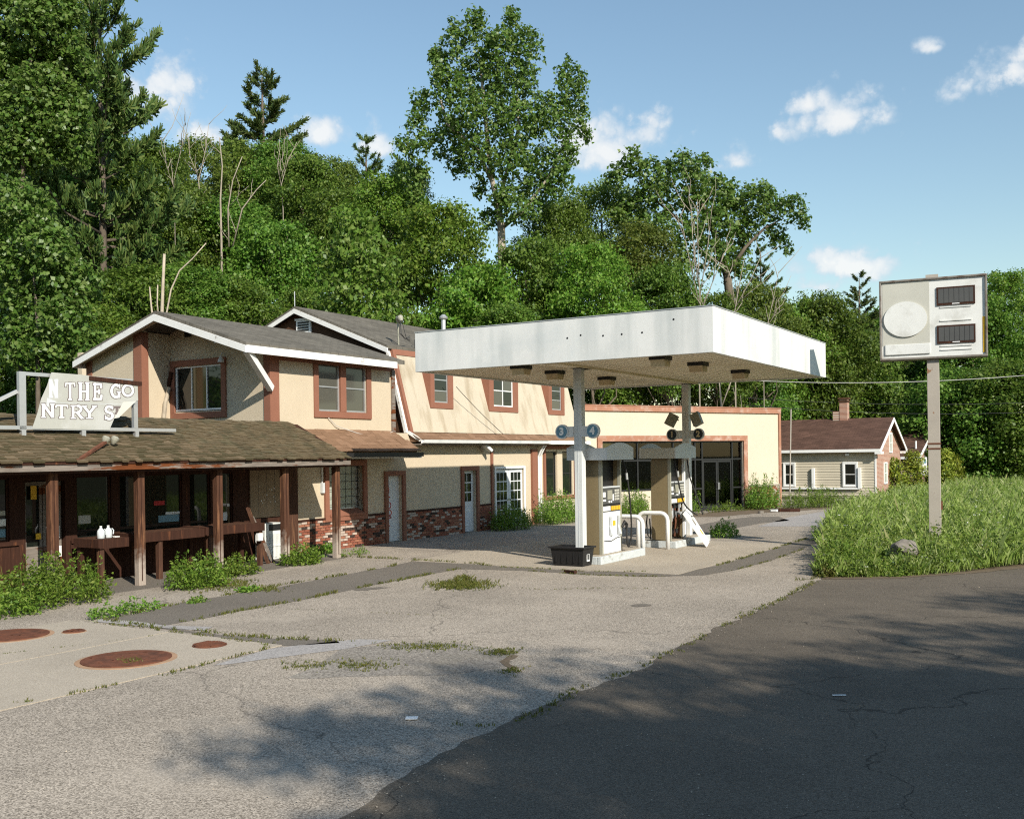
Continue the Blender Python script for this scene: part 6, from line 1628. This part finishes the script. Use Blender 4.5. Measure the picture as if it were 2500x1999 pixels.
def snag(label, dep, paths, m='dead', r0=.11, r1=.02, twigs=0, group='bare pale trunks among the trees', name='bare_trunk'):
    o = at_depth(*paths[0][0], dep); gz = hill_z(o.x, o.y); org = Vector((o.x, o.y, gz)); P = []; pr = random.Random(int(dep * 13 + paths[0][0][0]))
    for j, pth in enumerate(paths):
        pts = [at_depth(x, y, dep) - org for x, y in pth]
        if j == 0: pts = [Vector((0, 0, -.4))] + pts
        P.append((pts, (r0 if j == 0 else r0 * .6) * (.6 if m == 'pale_bark' else 1), r1 * (.7 if m == 'pale_bark' else 1)))
        for _ in range(twigs):
            i = pr.randrange(1, len(pts)) ; a = pts[i - 1].lerp(pts[i], pr.random()); d = (pts[i] - pts[i - 1]).normalized()
            e = a + (d * pr.uniform(.5, 1.2) + Vector((pr.uniform(-.8, .8), pr.uniform(-.5, .5), pr.uniform(0, .5)))) * pr.uniform(.6, 1.9)
            P.append((bent(a, e, pr, 3, .08), .022, .007))
    o = bpy.data.objects.new(name, limb_mesh(name, P, M[m], 6)); COL.objects.link(o); o.location = org
    return tag(o, label, 'dead tree', group)
snag('tall straight broken snag behind the peak of the gabled wing', 33, [[(341, 660), (343, 600), (346, 535)]], r0=.065, r1=.045)
snag('short splintered stump left of the tall broken snag', 33, [[(322, 672), (318, 640), (315, 604)], [(334, 668), (331, 640), (332, 600)]], r0=.045, r1=.02)
snag('leaning bare stem curving right of the tall broken snag', 33, [[(349, 668), (360, 610), (378, 570), (405, 545), (434, 512)]], r0=.035, r1=.016)
snag('pale double trunk on the dark middle of the hillside', 57, [[(466, 500), (464, 420), (468, 350), (462, 290)], [(482, 520), (480, 440), (490, 380), (510, 330)], [(490, 520), (510, 440), (540, 400), (560, 380)]], 'pale_bark', .13, .03, 3)
snag('thin bare pale stems high on the hillside left of the lone pine', 66, [[(425, 460), (418, 380), (432, 320), (440, 260)], [(420, 380), (400, 330), (395, 280)]], 'pale_bark', .07, .02, 6)
snag('bare branching stem under the lone skyline pine', 66, [[(596, 440), (592, 390), (606, 340), (625, 300)], [(594, 400), (584, 350), (590, 310)]], 'pale_bark', .06, .02, 5)
snag('thin dead tree against the cloud right of the tall left pine', 56, [[(368, 460), (366, 380), (380, 320), (392, 260)], [(368, 400), (350, 350), (345, 290)]], 'pale_bark', .035, .012, 8)
snag('clump of bare pale saplings left of the canopy corner', 50, [[(1472, 760), (1474, 640), (1470, 540), (1468, 420)], [(1472, 640), (1450, 540), (1432, 450)], [(1474, 620), (1490, 520), (1500, 430)], [(1474, 660), (1506, 580), (1540, 500)], [(1471, 600), (1458, 500), (1455, 430)]], 'pale_bark', .075, .015, 6)
snag('second clump of bare pale saplings behind the canopy corner', 52, [[(1548, 780), (1546, 660), (1560, 580), (1568, 540)], [(1547, 650), (1580, 590), (1602, 540)], [(1547, 640), (1540, 590), (1530, 560)]], 'pale_bark', .075, .015, 4)
snag('slender bare stem leaning right of the canopy corner', 54, [[(1608, 800), (1612, 700), (1630, 620), (1640, 570)], [(1613, 690), (1630, 665), (1650, 650)]], 'pale_bark', .05, .012, 5)
snag('pale forked trunk standing behind the shop, seen under the canopy', 53, [[(1520, 880), (1516, 820), (1512, 780)], [(1518, 860), (1540, 800), (1550, 780)]], 'pale_bark', .11, .05, 2)

# shaded brush filling the wood's edge
def scatter_brush(name, n, gen, leaf, size, hmax, seed):
    r = np.random.default_rng(seed); C = []; Nn = []
    for _ in range(n):
        x, y, z, s = gen(r); k = int(90 * s)
        d = unit(r.normal(size=(k, 3)) + np.array([0, 0, .6])); d[:, 2] = np.abs(d[:, 2])
        c = np.array([x, y, z]) + d * (r.random((k, 1)) ** .5) * np.array([s * 1.2, s * 1.2, s * hmax]); C.append(c); Nn.append(d * .5 + np.array([0, 0, .5]) + r.normal(size=(k, 3)) * .6)
    C = np.concatenate(C); S = size * r.uniform(.6, 1.3, len(C))
    o = bpy.data.objects.new(name, leaf_mesh(name, C, np.concatenate(Nn), S, S * .7, M[leaf], r)); COL.objects.link(o); return o
def hill_brush(r):
    u = r.uniform(-34, 32); v = -10.5 - abs(r.normal()) * 9 - (0 if u < 12 else 3); p = LOT.w(u, v); return p.x, p.y, hill_z(p.x, p.y) - .1, r.uniform(.7, 1.7)
o = scatter_brush('undergrowth', 420, hill_brush, 'leaf_a', .24, 1.3, 41); tag(o, 'shaded green brush along the foot of the wooded hill', 'undergrowth', kind='stuff')
def far_brush(r):
    x = r.uniform(16, 62); y = r.uniform(90, 104) - max(0, x - 36) * .6; return x, y, 0, r.uniform(1.0, 2.2)
o = scatter_brush('undergrowth', 230, far_brush, 'leaf_a', .28, 1.5, 42); tag(o, 'dark brush under the trees beyond the tall grass', 'undergrowth', kind='stuff')

# ------------------------------------------------------------------ tall grass island
isl_px = [(1712, 1213), (1735, 1190), (1738, 1150), (1745, 1120), (1782, 1090), (1830, 1075), (1888, 1052), (1990, 1040), (2010, 1022)]
GP = [on_ground(x, y) for x, y in isl_px]
GP = [(p.x, p.y) for p in GP] + [(34, 74), (62, 74), (62, 24)] + [(p.x, p.y) for p in [on_ground(x, y) for x, y in ((2500, 1180), (2156, 1193), (2030, 1206), (1900, 1215), (1790, 1217))]]
flat('grass_verge', GP, .012, M['soil'], .1, .4)
def inside(px, py, poly):
    c = np.zeros(len(px), bool); j = len(poly) - 1
    for i in range(len(poly)):
        xi, yi = poly[i]; xj, yj = poly[j]
        t = ((yi > py) != (yj > py)) & (px < (xj - xi) * (py - yi) / (yj - yi + 1e-9) + xi); c ^= t; j = i
    return c
def mound(x, y): return .30 * np.clip((y - 20.5) / 9, 0, 1) * np.clip((x - 6.3) / 3.5, 0, 1)
def blades(name, X, Y, Z, H, W_, m, r, lean=.35):
    n = len(X); a = r.uniform(0, 6.283, n); b = r.uniform(0, 6.283, n)
    d = np.stack([np.cos(a), np.sin(a), np.zeros(n)], 1); s = np.stack([np.cos(b), np.sin(b), np.zeros(n)], 1)
    P = np.stack([X, Y, Z], 1); H = H[:, None]; up = np.array([0, 0, 1.0])
    co = np.empty((n, 4, 3)); ln = lean * r.uniform(.1, 1.2, (n, 1))
    co[:, 0] = P - s * W_ / 2; co[:, 1] = P + s * W_ / 2; mid = P + up * H * .6 + d * H * ln * .3; tip = P + up * H + d * H * ln
    co[:, 2] = tip; co[:, 3] = mid - s * W_ * .4
    return quads(name, co.reshape(-1, 3), n, m)
r = np.random.default_rng(51)
N = 185000
# denser near the viewer
yy = 20 + 54 * r.random(N) ** 2.1; xx = r.uniform(5.5, 60, N) * (.42 + .58 * (yy - 20) / 54) + 2.2
ok = inside(xx, yy, GP) & (xx < .56 * yy + 6); xx = xx[ok]; yy = yy[ok]
clump = np.array([mnoise.noise(Vector((a * .7, b * .7, 3))) for a, b in zip(xx, yy)]); edge = np.clip(.42 + (yy - 20.6) / 4.5 + .55 * np.array([mnoise.noise(Vector((a * 1.6, b * 1.6, 9))) for a, b in zip(xx, yy)]), .16, 1.05)
hh = (.25 + .22 * clump + .34 * r.random(len(xx)) ** 2.5) * edge; hh = np.clip(hh, .05, .7)
me = blades('tall_grass', xx, yy, mound(xx, yy), hh, (.012 + .0007 * (yy - 20))[:, None], M['grass'], r, .6)
o = bpy.data.objects.new('tall_grass', me); COL.objects.link(o); tag(o, 'tall green grass and weeds covering the verge round the price sign', 'grass', kind='stuff')
kk = r.choice(len(xx), 2200, replace=False); kk = kk[hh[kk] > .16]
me = blades('seed_stalks', xx[kk], yy[kk], mound(xx[kk], yy[kk]), hh[kk] * 1.15 + r.uniform(.03, .22, len(kk)), .006, M['stalk'], r, .3)
o = bpy.data.objects.new('seed_stalks', me); COL.objects.link(o); tag(o, 'thin dry seed stalks standing above the tall grass', 'grass', kind='stuff')
flat('dirt_edge', gl([(1726, 1216), (1790, 1211), (1900, 1209), (2030, 1200), (2156, 1187), (2300, 1180), (2300, 1187), (2156, 1196), (2030, 1209), (1900, 1218), (1790, 1220), (1730, 1220)]), .0135, M['dirt'], .10, .15)
# broad-leaved weeds through the grass
kk = np.concatenate([r.choice(len(xx), 9000, replace=False), r.choice(np.where(yy < 25)[0], 2600, replace=False)]); C = []; Nn = []
for i in kk:
    q = 7; z = np.linspace(.25, 1.25, q) * hh[i] * 1.05
    C.append(np.stack([xx[i] + r.normal(size=q) * .05, yy[i] + r.normal(size=q) * .05, z + mound(xx[i], yy[i])], 1)); Nn.append(np.array([0, 0, .8]) + r.normal(size=(q, 3)) * .7)
C = np.concatenate(C); S = .075 * r.uniform(.6, 1.5, len(C))
o = bpy.data.objects.new('verge_weeds', leaf_mesh('verge_weeds', C, np.concatenate(Nn), S, S * .5, M['weed'], r)); COL.objects.link(o); tag(o, 'leafy weeds growing through the tall grass round the price sign', 'weeds', kind='stuff')
kk = r.choice(len(xx), 420, replace=False); C = []
for i in kk:
    c = np.array([xx[i], yy[i], mound(xx[i], yy[i]) + hh[i] * 1.05]); C.append(c + r.normal(size=(6, 3)) * np.array([.035, .035, .008]))
C = np.concatenate(C); S = .03 * r.uniform(.6, 1.4, len(C))
o = bpy.data.objects.new('white_flowers', leaf_mesh('white_flowers', C, np.array([0, 0, 1.0]) + r.normal(size=(len(C), 3)) * .3, S, S, M['flower'], r)); COL.objects.link(o); tag(o, 'flat white wildflower heads scattered through the tall grass', 'flowers', kind='stuff')

# ------------------------------------------------------------------ weeds by the buildings
def weed(label, cx, cy, wx, wy, h, stems, leaf='weed', size=.075, seed=0, name='weed_clump', fr=LOT, shape=1.0):
    r = np.random.default_rng(seed); C = []; Nn = []; paths = []; p0 = fr.w(cx, cy)
    for k in range(stems):
        a = r.uniform(0, 6.283); q = math.sqrt(r.random()); du = q * wx / 2 * math.cos(a); dv = q * wy / 2 * math.sin(a)
        b = fr.u * du + fr.v * dv; hs = h * (1 - .50 * q ** 2) * r.uniform(.42, 1.22)
        ln = r.normal(size=2) * .16 * hs; top = Vector((b.x + ln[0], b.y + ln[1], hs)); n = int(10 + hs * 26)
        t = np.clip(.12 + .9 * r.random(n), 0, 1.02)[:, None]
        base = np.array([[b.x, b.y, 0]]); tp = np.array([[top.x, top.y, top.z]])
        rad = (.10 * (1.15 - t)) * min(1.3, .6 + hs)
        C.append(base * (1 - t) + tp * t + r.normal(size=(n, 3)) * rad * np.array([1, 1, .4])); Nn.append(np.array([0, 0, .75]) + r.normal(size=(n, 3)) * .6)
        if k % 2 == 0: paths.append(([Vector((b.x, b.y, 0)), top * .97], .006, .003))
    C = np.concatenate(C); S = size * r.uniform(.55, 1.35, len(C))
    return plant(name, label, 'weeds', p0 + Vector((0, 0, .008)), (('stem', limb_mesh('stem', paths, M['weed'], 4)), ('foliage', leaf_mesh('foliage', C, np.concatenate(Nn), S, S * .5, M[leaf], r))), group='weeds round the old buildings')
def at_uv(x, y): q = LOT.inv(on_ground(x, y)); return q[0], q[1]
def wpx(label, x, y, wx, wy, h, stems, **k): u, v = at_uv(x, y); return weed(label, u, v, wx, wy, h, stems, **k)
wpx('large bushy green weed patch at the left edge in front of the porch', 108, 1268, 2.2, 1.9, .82, 250, seed=1)
wpx('low weeds spilling at the far left edge beside the tank slab', 14, 1296, 1.2, 1.0, .42, 90, seed=2)
wpx('bushy green weed clump between the second and third porch posts', 418, 1236, 1.35, 1.0, .66, 150, seed=3)
wpx('smaller green weed clump at the foot of the third porch post', 500, 1212, .95, .7, .50, 80, seed=4)
wpx('green weeds round the foot of the fourth porch post', 636, 1188, 1.2, .8, .50, 100, seed=5)
wpx('green weeds against the brick base left of the last porch post', 690, 1165, .8, .5, .36, 45, seed=6)
wpx('thin weeds at the foot of the last porch post', 742, 1170, 1.2, .5, .28, 26, seed=7, size=.05)
wpx('row of low green weeds along the slab edge in front of the porch', 262, 1293, 1.5, .5, .26, 60, seed=8, size=.06)
wpx('dandelion clump on the asphalt below the third porch post', 526, 1245, .6, .35, .12, 26, seed=9, size=.07)
wpx('tiny weed on the asphalt edge left of the fourth porch post', 417, 1268, .4, .25, .12, 14, seed=10, size=.06)
weed('dark shaded weed clump in front of the white french doors', 6.0, .75, 2.0, 1.1, .95, 150, seed=11)
weed('tall sunlit weeds between the french doors and the right windows', 9.4, .7, 2.8, 1.1, 1.2, 190, seed=12)
weed('dry weeds below the two tall dark windows', 12.2, .9, 1.6, .9, 1.15, 100, seed=13)
wpx('weed clump in the gap between the two pumps', 1335, 1086, 2.0, 1.0, 1.15, 120, seed=14)
wpx('round weed clump in the asphalt right of the detached panel', 1528, 1131, 1.2, .8, .55, 70, seed=15)
weed('bushy weeds at the right jamb of the shop glazing', 9.4, .8, 1.8, 1.2, 1.45, 170, seed=16, fr=SHOP)
weed('long row of weeds under the right end of the shop wall', 12.4, 1.3, 4.2, 1.6, .95, 230, seed=17, fr=SHOP)
weed('sparse weeds in front of the shop doors', 7.2, .7, 2.2, .7, .5, 50, seed=18, fr=SHOP)
weed('straggling weeds in front of the shop sidelight', 5.2, .6, 1.3, .6, .9, 50, seed=19, fr=SHOP)
wpx('tall weed fringe at the left tip of the grass verge', 1775, 1198, 1.2, 1.0, .65, 110, seed=20)
wpx('tall leafy weeds at the left side of the grass verge', 1800, 1140, 1.5, 2.4, .75, 150, seed=21)
wpx('dry brown tuft at the front corner of the grass verge', 1742, 1213, .7, .5, .28, 40, seed=22, leaf='moss')

# golden shrubs and juniper by the brick house
def shrub(label, x, y, dep, w_, h, seed, leaf='golden', name='golden_shrub'):
    p = at_depth(x, y, dep); r = np.random.default_rng(seed); pr = random.Random(seed); lobes = []
    for i in range(16):
        f = i / 15; q = w_ / 2 * (1 - f ** 1.7) * .62; a = i * 2.4; lobes.append((q * math.cos(a), q * math.sin(a), h * (.10 + .80 * f), w_ * .26, w_ * .26, h * .17))
    C, Nn = lobe_leaves(lobes, 90, .10, r, .5); S = .15 * r.uniform(.6, 1.3, len(C))
    return plant(name, label, 'shrub', (p.x, p.y, 0), (('stem', limb_mesh('stem', [([Vector((0, 0, -.1)), Vector((0, 0, h * .8))], .06, .02)], M['bark'])), ('foliage', leaf_mesh('foliage', C, Nn, S, S * .5, M[leaf], r))), group='golden shrubs by the brick house')
shrub('dark golden cone shrub nearest the brick gable, leaning', 1880, 1030, 60, 1.7, 2.05, 61)
shrub('bright golden rounded shrub just left of the price sign pole', 1925, 1030, 61, 1.8, 2.45, 62)
shrub('bright golden rounded shrub just right of the price sign pole', 1988, 1030, 63, 1.8, 2.6, 63)
shrub('small golden shrub, rightmost, right of the price sign pole', 2010, 1022, 67, 1.4, 2.2, 64)
weed('low blue-green juniper carpet under the brick gable', 36.8, 8.9, 5.5, 1.8, .42, 260, leaf='needle', size=.16, seed=65, name='juniper')

# grass growing in the cracks
def crack_line(pts_px, step, h, spread, r, C):
    for (a, b) in zip(pts_px[:-1], pts_px[1:]):
        p = on_ground(*a); q = on_ground(*b); L = (q - p).length
        for i in range(int(L / step)):
            t = i * step / L
            if mnoise.noise(Vector((p.x + t * 3.1, p.y * .7 + t * L * .9, 5))) < -.10: continue
            m_ = p.lerp(q, t); C.append((m_.x + r.normal() * spread, m_.y + r.normal() * spread, h * r.uniform(.4, 1.3)))
r = np.random.default_rng(71); C = []
S_ = lambda pts: [sp(x, y) for x, y in pts]
for pts, st, h, s_ in (
    ([(240, 1512), (300, 1520), (380, 1533), (470, 1541), (570, 1553), (700, 1561), (830, 1566)], .012, .07, .06),
    ([(408, 1526), (520, 1506), (600, 1489), (723, 1468), (879, 1435), (1000, 1412), (1120, 1389)], .012, .07, .05),
    ([(232, 1521), (330, 1531), (440, 1546), (560, 1562), (649, 1573), (655, 1583), (600, 1598), (499, 1624), (350, 1660), (200, 1690), (0, 1728)], .018, .05, .035),
    ([(380, 1552), (200, 1576), (0, 1599)], .03, .03, .02),
    ([(320, 1500), (455, 1470), (560, 1452), (680, 1430), (782, 1414), (944, 1385), (1016, 1368), (1161, 1377), (1200, 1382)], .014, .07, .05),
    ([(1200, 1384), (1330, 1389), (1432, 1396), (1600, 1397)], .02, .05, .04), ([(1290, 1394), (1450, 1405), (1620, 1408)], .02, .05, .04),
    ([(1752, 1381), (1830, 1358), (1900, 1337), (1968, 1315)], .016, .06, .04), ([(1720, 1404), (1790, 1393), (1880, 1369), (1960, 1341)], .02, .04, .04),
    ([(1060, 1420), (1130, 1433), (1200, 1432), (1330, 1440), (1480, 1436), (1600, 1437)], .04, .03, .03), ([(720, 1487), (860, 1495), (1000, 1500), (1150, 1506)], .08, .02, .02),
    ([(1130, 1770), (1217, 1774), (1320, 1742), (1420, 1680), (1540, 1640), (1620, 1600), (1710, 1560), (1810, 1507), (1900, 1468), (1990, 1420)], .02, .05, .05),
    ([(700, 1340), (820, 1358), (900, 1362), (1016, 1367)], .014, .09, .06), ([(1640, 1260), (1760, 1250), (1860, 1244), (1980, 1240)], .02, .10, .12), ([(1950, 1418), (2010, 1408)], .02, .08, .06)):
    crack_line(S_(pts), st * 1.5, h * .75, s_ * .9, r, C)
def moss_patch(x, y, wx, wy, n, h):
    for _ in range(n):
        p = on_ground(*sp(x + r.normal() * wx, y + r.normal() * wy)); C.append((p.x, p.y, h * r.uniform(.3, 1.2)))
moss_patch(1125, 1430, 36, 5, 900, .07); moss_patch(1130, 1417, 10, 3, 120, .1); moss_patch(1040, 1580, 60, 5, 260, .03); moss_patch(1225, 1593, 22, 5, 160, .03); moss_patch(880, 1625, 40, 7, 160, .03); moss_patch(750, 1625, 30, 6, 90, .03)
moss_patch(320, 1619, 12, 3, 90, .05); moss_patch(1250, 1640, 14, 4, 60, .03); moss_patch(575, 1425, 26, 5, 160, .06); moss_patch(640, 1440, 22, 4, 140, .06); moss_patch(530, 1435, 30, 6, 120, .08)
C = np.array(C); C = np.repeat(C, 3, 0); C[:, :2] += r.normal(size=(len(C), 2)) * .015
o = bpy.data.objects.new('crack_grass', blades('crack_grass', C[:, 0], C[:, 1], np.full(len(C), .008), C[:, 2], .014, M['moss'], r, .8)); COL.objects.link(o)
tag(o, 'yellow-green grass tufts growing in the cracks of the asphalt', 'grass', kind='stuff')
# loose gravel bits on the lot and apron
r = np.random.default_rng(72); n = 2600
d_ = 7 + 16 * r.random(n) ** 1.5; x_ = d_ * r.uniform(-.52, .52, n)
for i_ in range(900):                                   # crumbs along the broken apron edge
    e0, e1 = road_pts[i_ % 16], road_pts[i_ % 16 + 1]; t_ = r.random(); x_[i_] = e0.x + (e1.x - e0.x) * t_ + r.normal() * .16; d_[i_] = e0.y + (e1.y - e0.y) * t_ + r.normal() * .16
co = []; s = r.uniform(.006, .018, n)
P = np.stack([x_, d_, np.full(n, .014)], 1)
o = bpy.data.objects.new('loose_gravel', leaf_mesh('loose_gravel', P, np.array([0, 0, 1.0]) + r.normal(size=(n, 3)) * .35, s, s, M['concrete'], r)); COL.objects.link(o)
tag(o, 'small pale stones strewn over the asphalt', 'gravel', kind='stuff')

# trees across the road, behind the viewer: they shade the apron and show in the glass
sh = Vector((SUN_W.x, SUN_W.y, 0)) / SUN_W.z
ORD = ('first','second','third','fourth','fifth','sixth','seventh','eighth','ninth','tenth','eleventh','twelfth','thirteenth','fourteenth')
def shade_tree(gx, gy, h, wd, kind, label):
    """stands where a tree of height h throws its top's shadow on (gx, gy)"""
    (tm, cm), H, R_ = VAR[kind][0]; b = Vector((gx, gy, 0)) + sh * h
    sz = wd / R_ / 2 * 1.15
    t = plant('roadside_tree', label, 'tree', (b.x, b.y, 0), (('trunk', tm), ('crown', cm)), (wd / R_ / 2, wd / R_ / 2, sz), rnd.uniform(0, 6), 'trees across the road')
    for ch in t.children: ch.location.z = (h - H * sz) / sz
for i, (gx, gy, h, wd, kd) in enumerate(((-1.3, 10.9, 13, 4.6, 'ash'), (.2, 12.8, 15, 5.5, 'sparse'), (2.4, 12.9, 14, 5.0, 'sparse'), (5.6, 15.2, 14, 5.5, 'sparse'), (8.6, 17.6, 15, 6, 'sparse'), (12.0, 19.6, 15, 7, 'sparse'), (16.5, 21.5, 12, 8, 'sparse'),
        (1.6, 9.8, 11, 5.0, 'ash'), (4.0, 11.6, 12, 5.5, 'maple'), (7.0, 13.8, 13, 5.5, 'ash'), (10.6, 16.2, 14, 6.5, 'maple'), (3.0, 7.7, 8, 4.4, 'ash'), (6.2, 9.0, 9, 6, 'maple'))):
    shade_tree(gx, gy, h, wd, kd, ('open-crowned' if kd == 'sparse' else 'dense') + ' leafy tree throwing shade over the dark apron, ' + ORD[i] + ' in its group')
for i in range(14):  # unseen row, added for reflections in the glass and to block sky light
    a = math.radians(-78 + i * 12); q = rnd.uniform(38, 52)
    x = math.sin(a) * q; y = -math.cos(a) * q * .8 - 6
    k = ('maple', 'dark', 'ash')[i % 3]; (tm, cm), H, R_ = VAR[k][0]
    if 5 < x < 30 and y > -45: y -= 14
    plant('roadside_tree', 'unseen green tree added across the road, ' + ORD[i] + ' along the row', 'tree', (x, y, 0), (('trunk', tm), ('crown', cm)), (1.3, 1.3, rnd.uniform(1.1, 1.4)), rnd.uniform(0, 6), 'trees across the road')
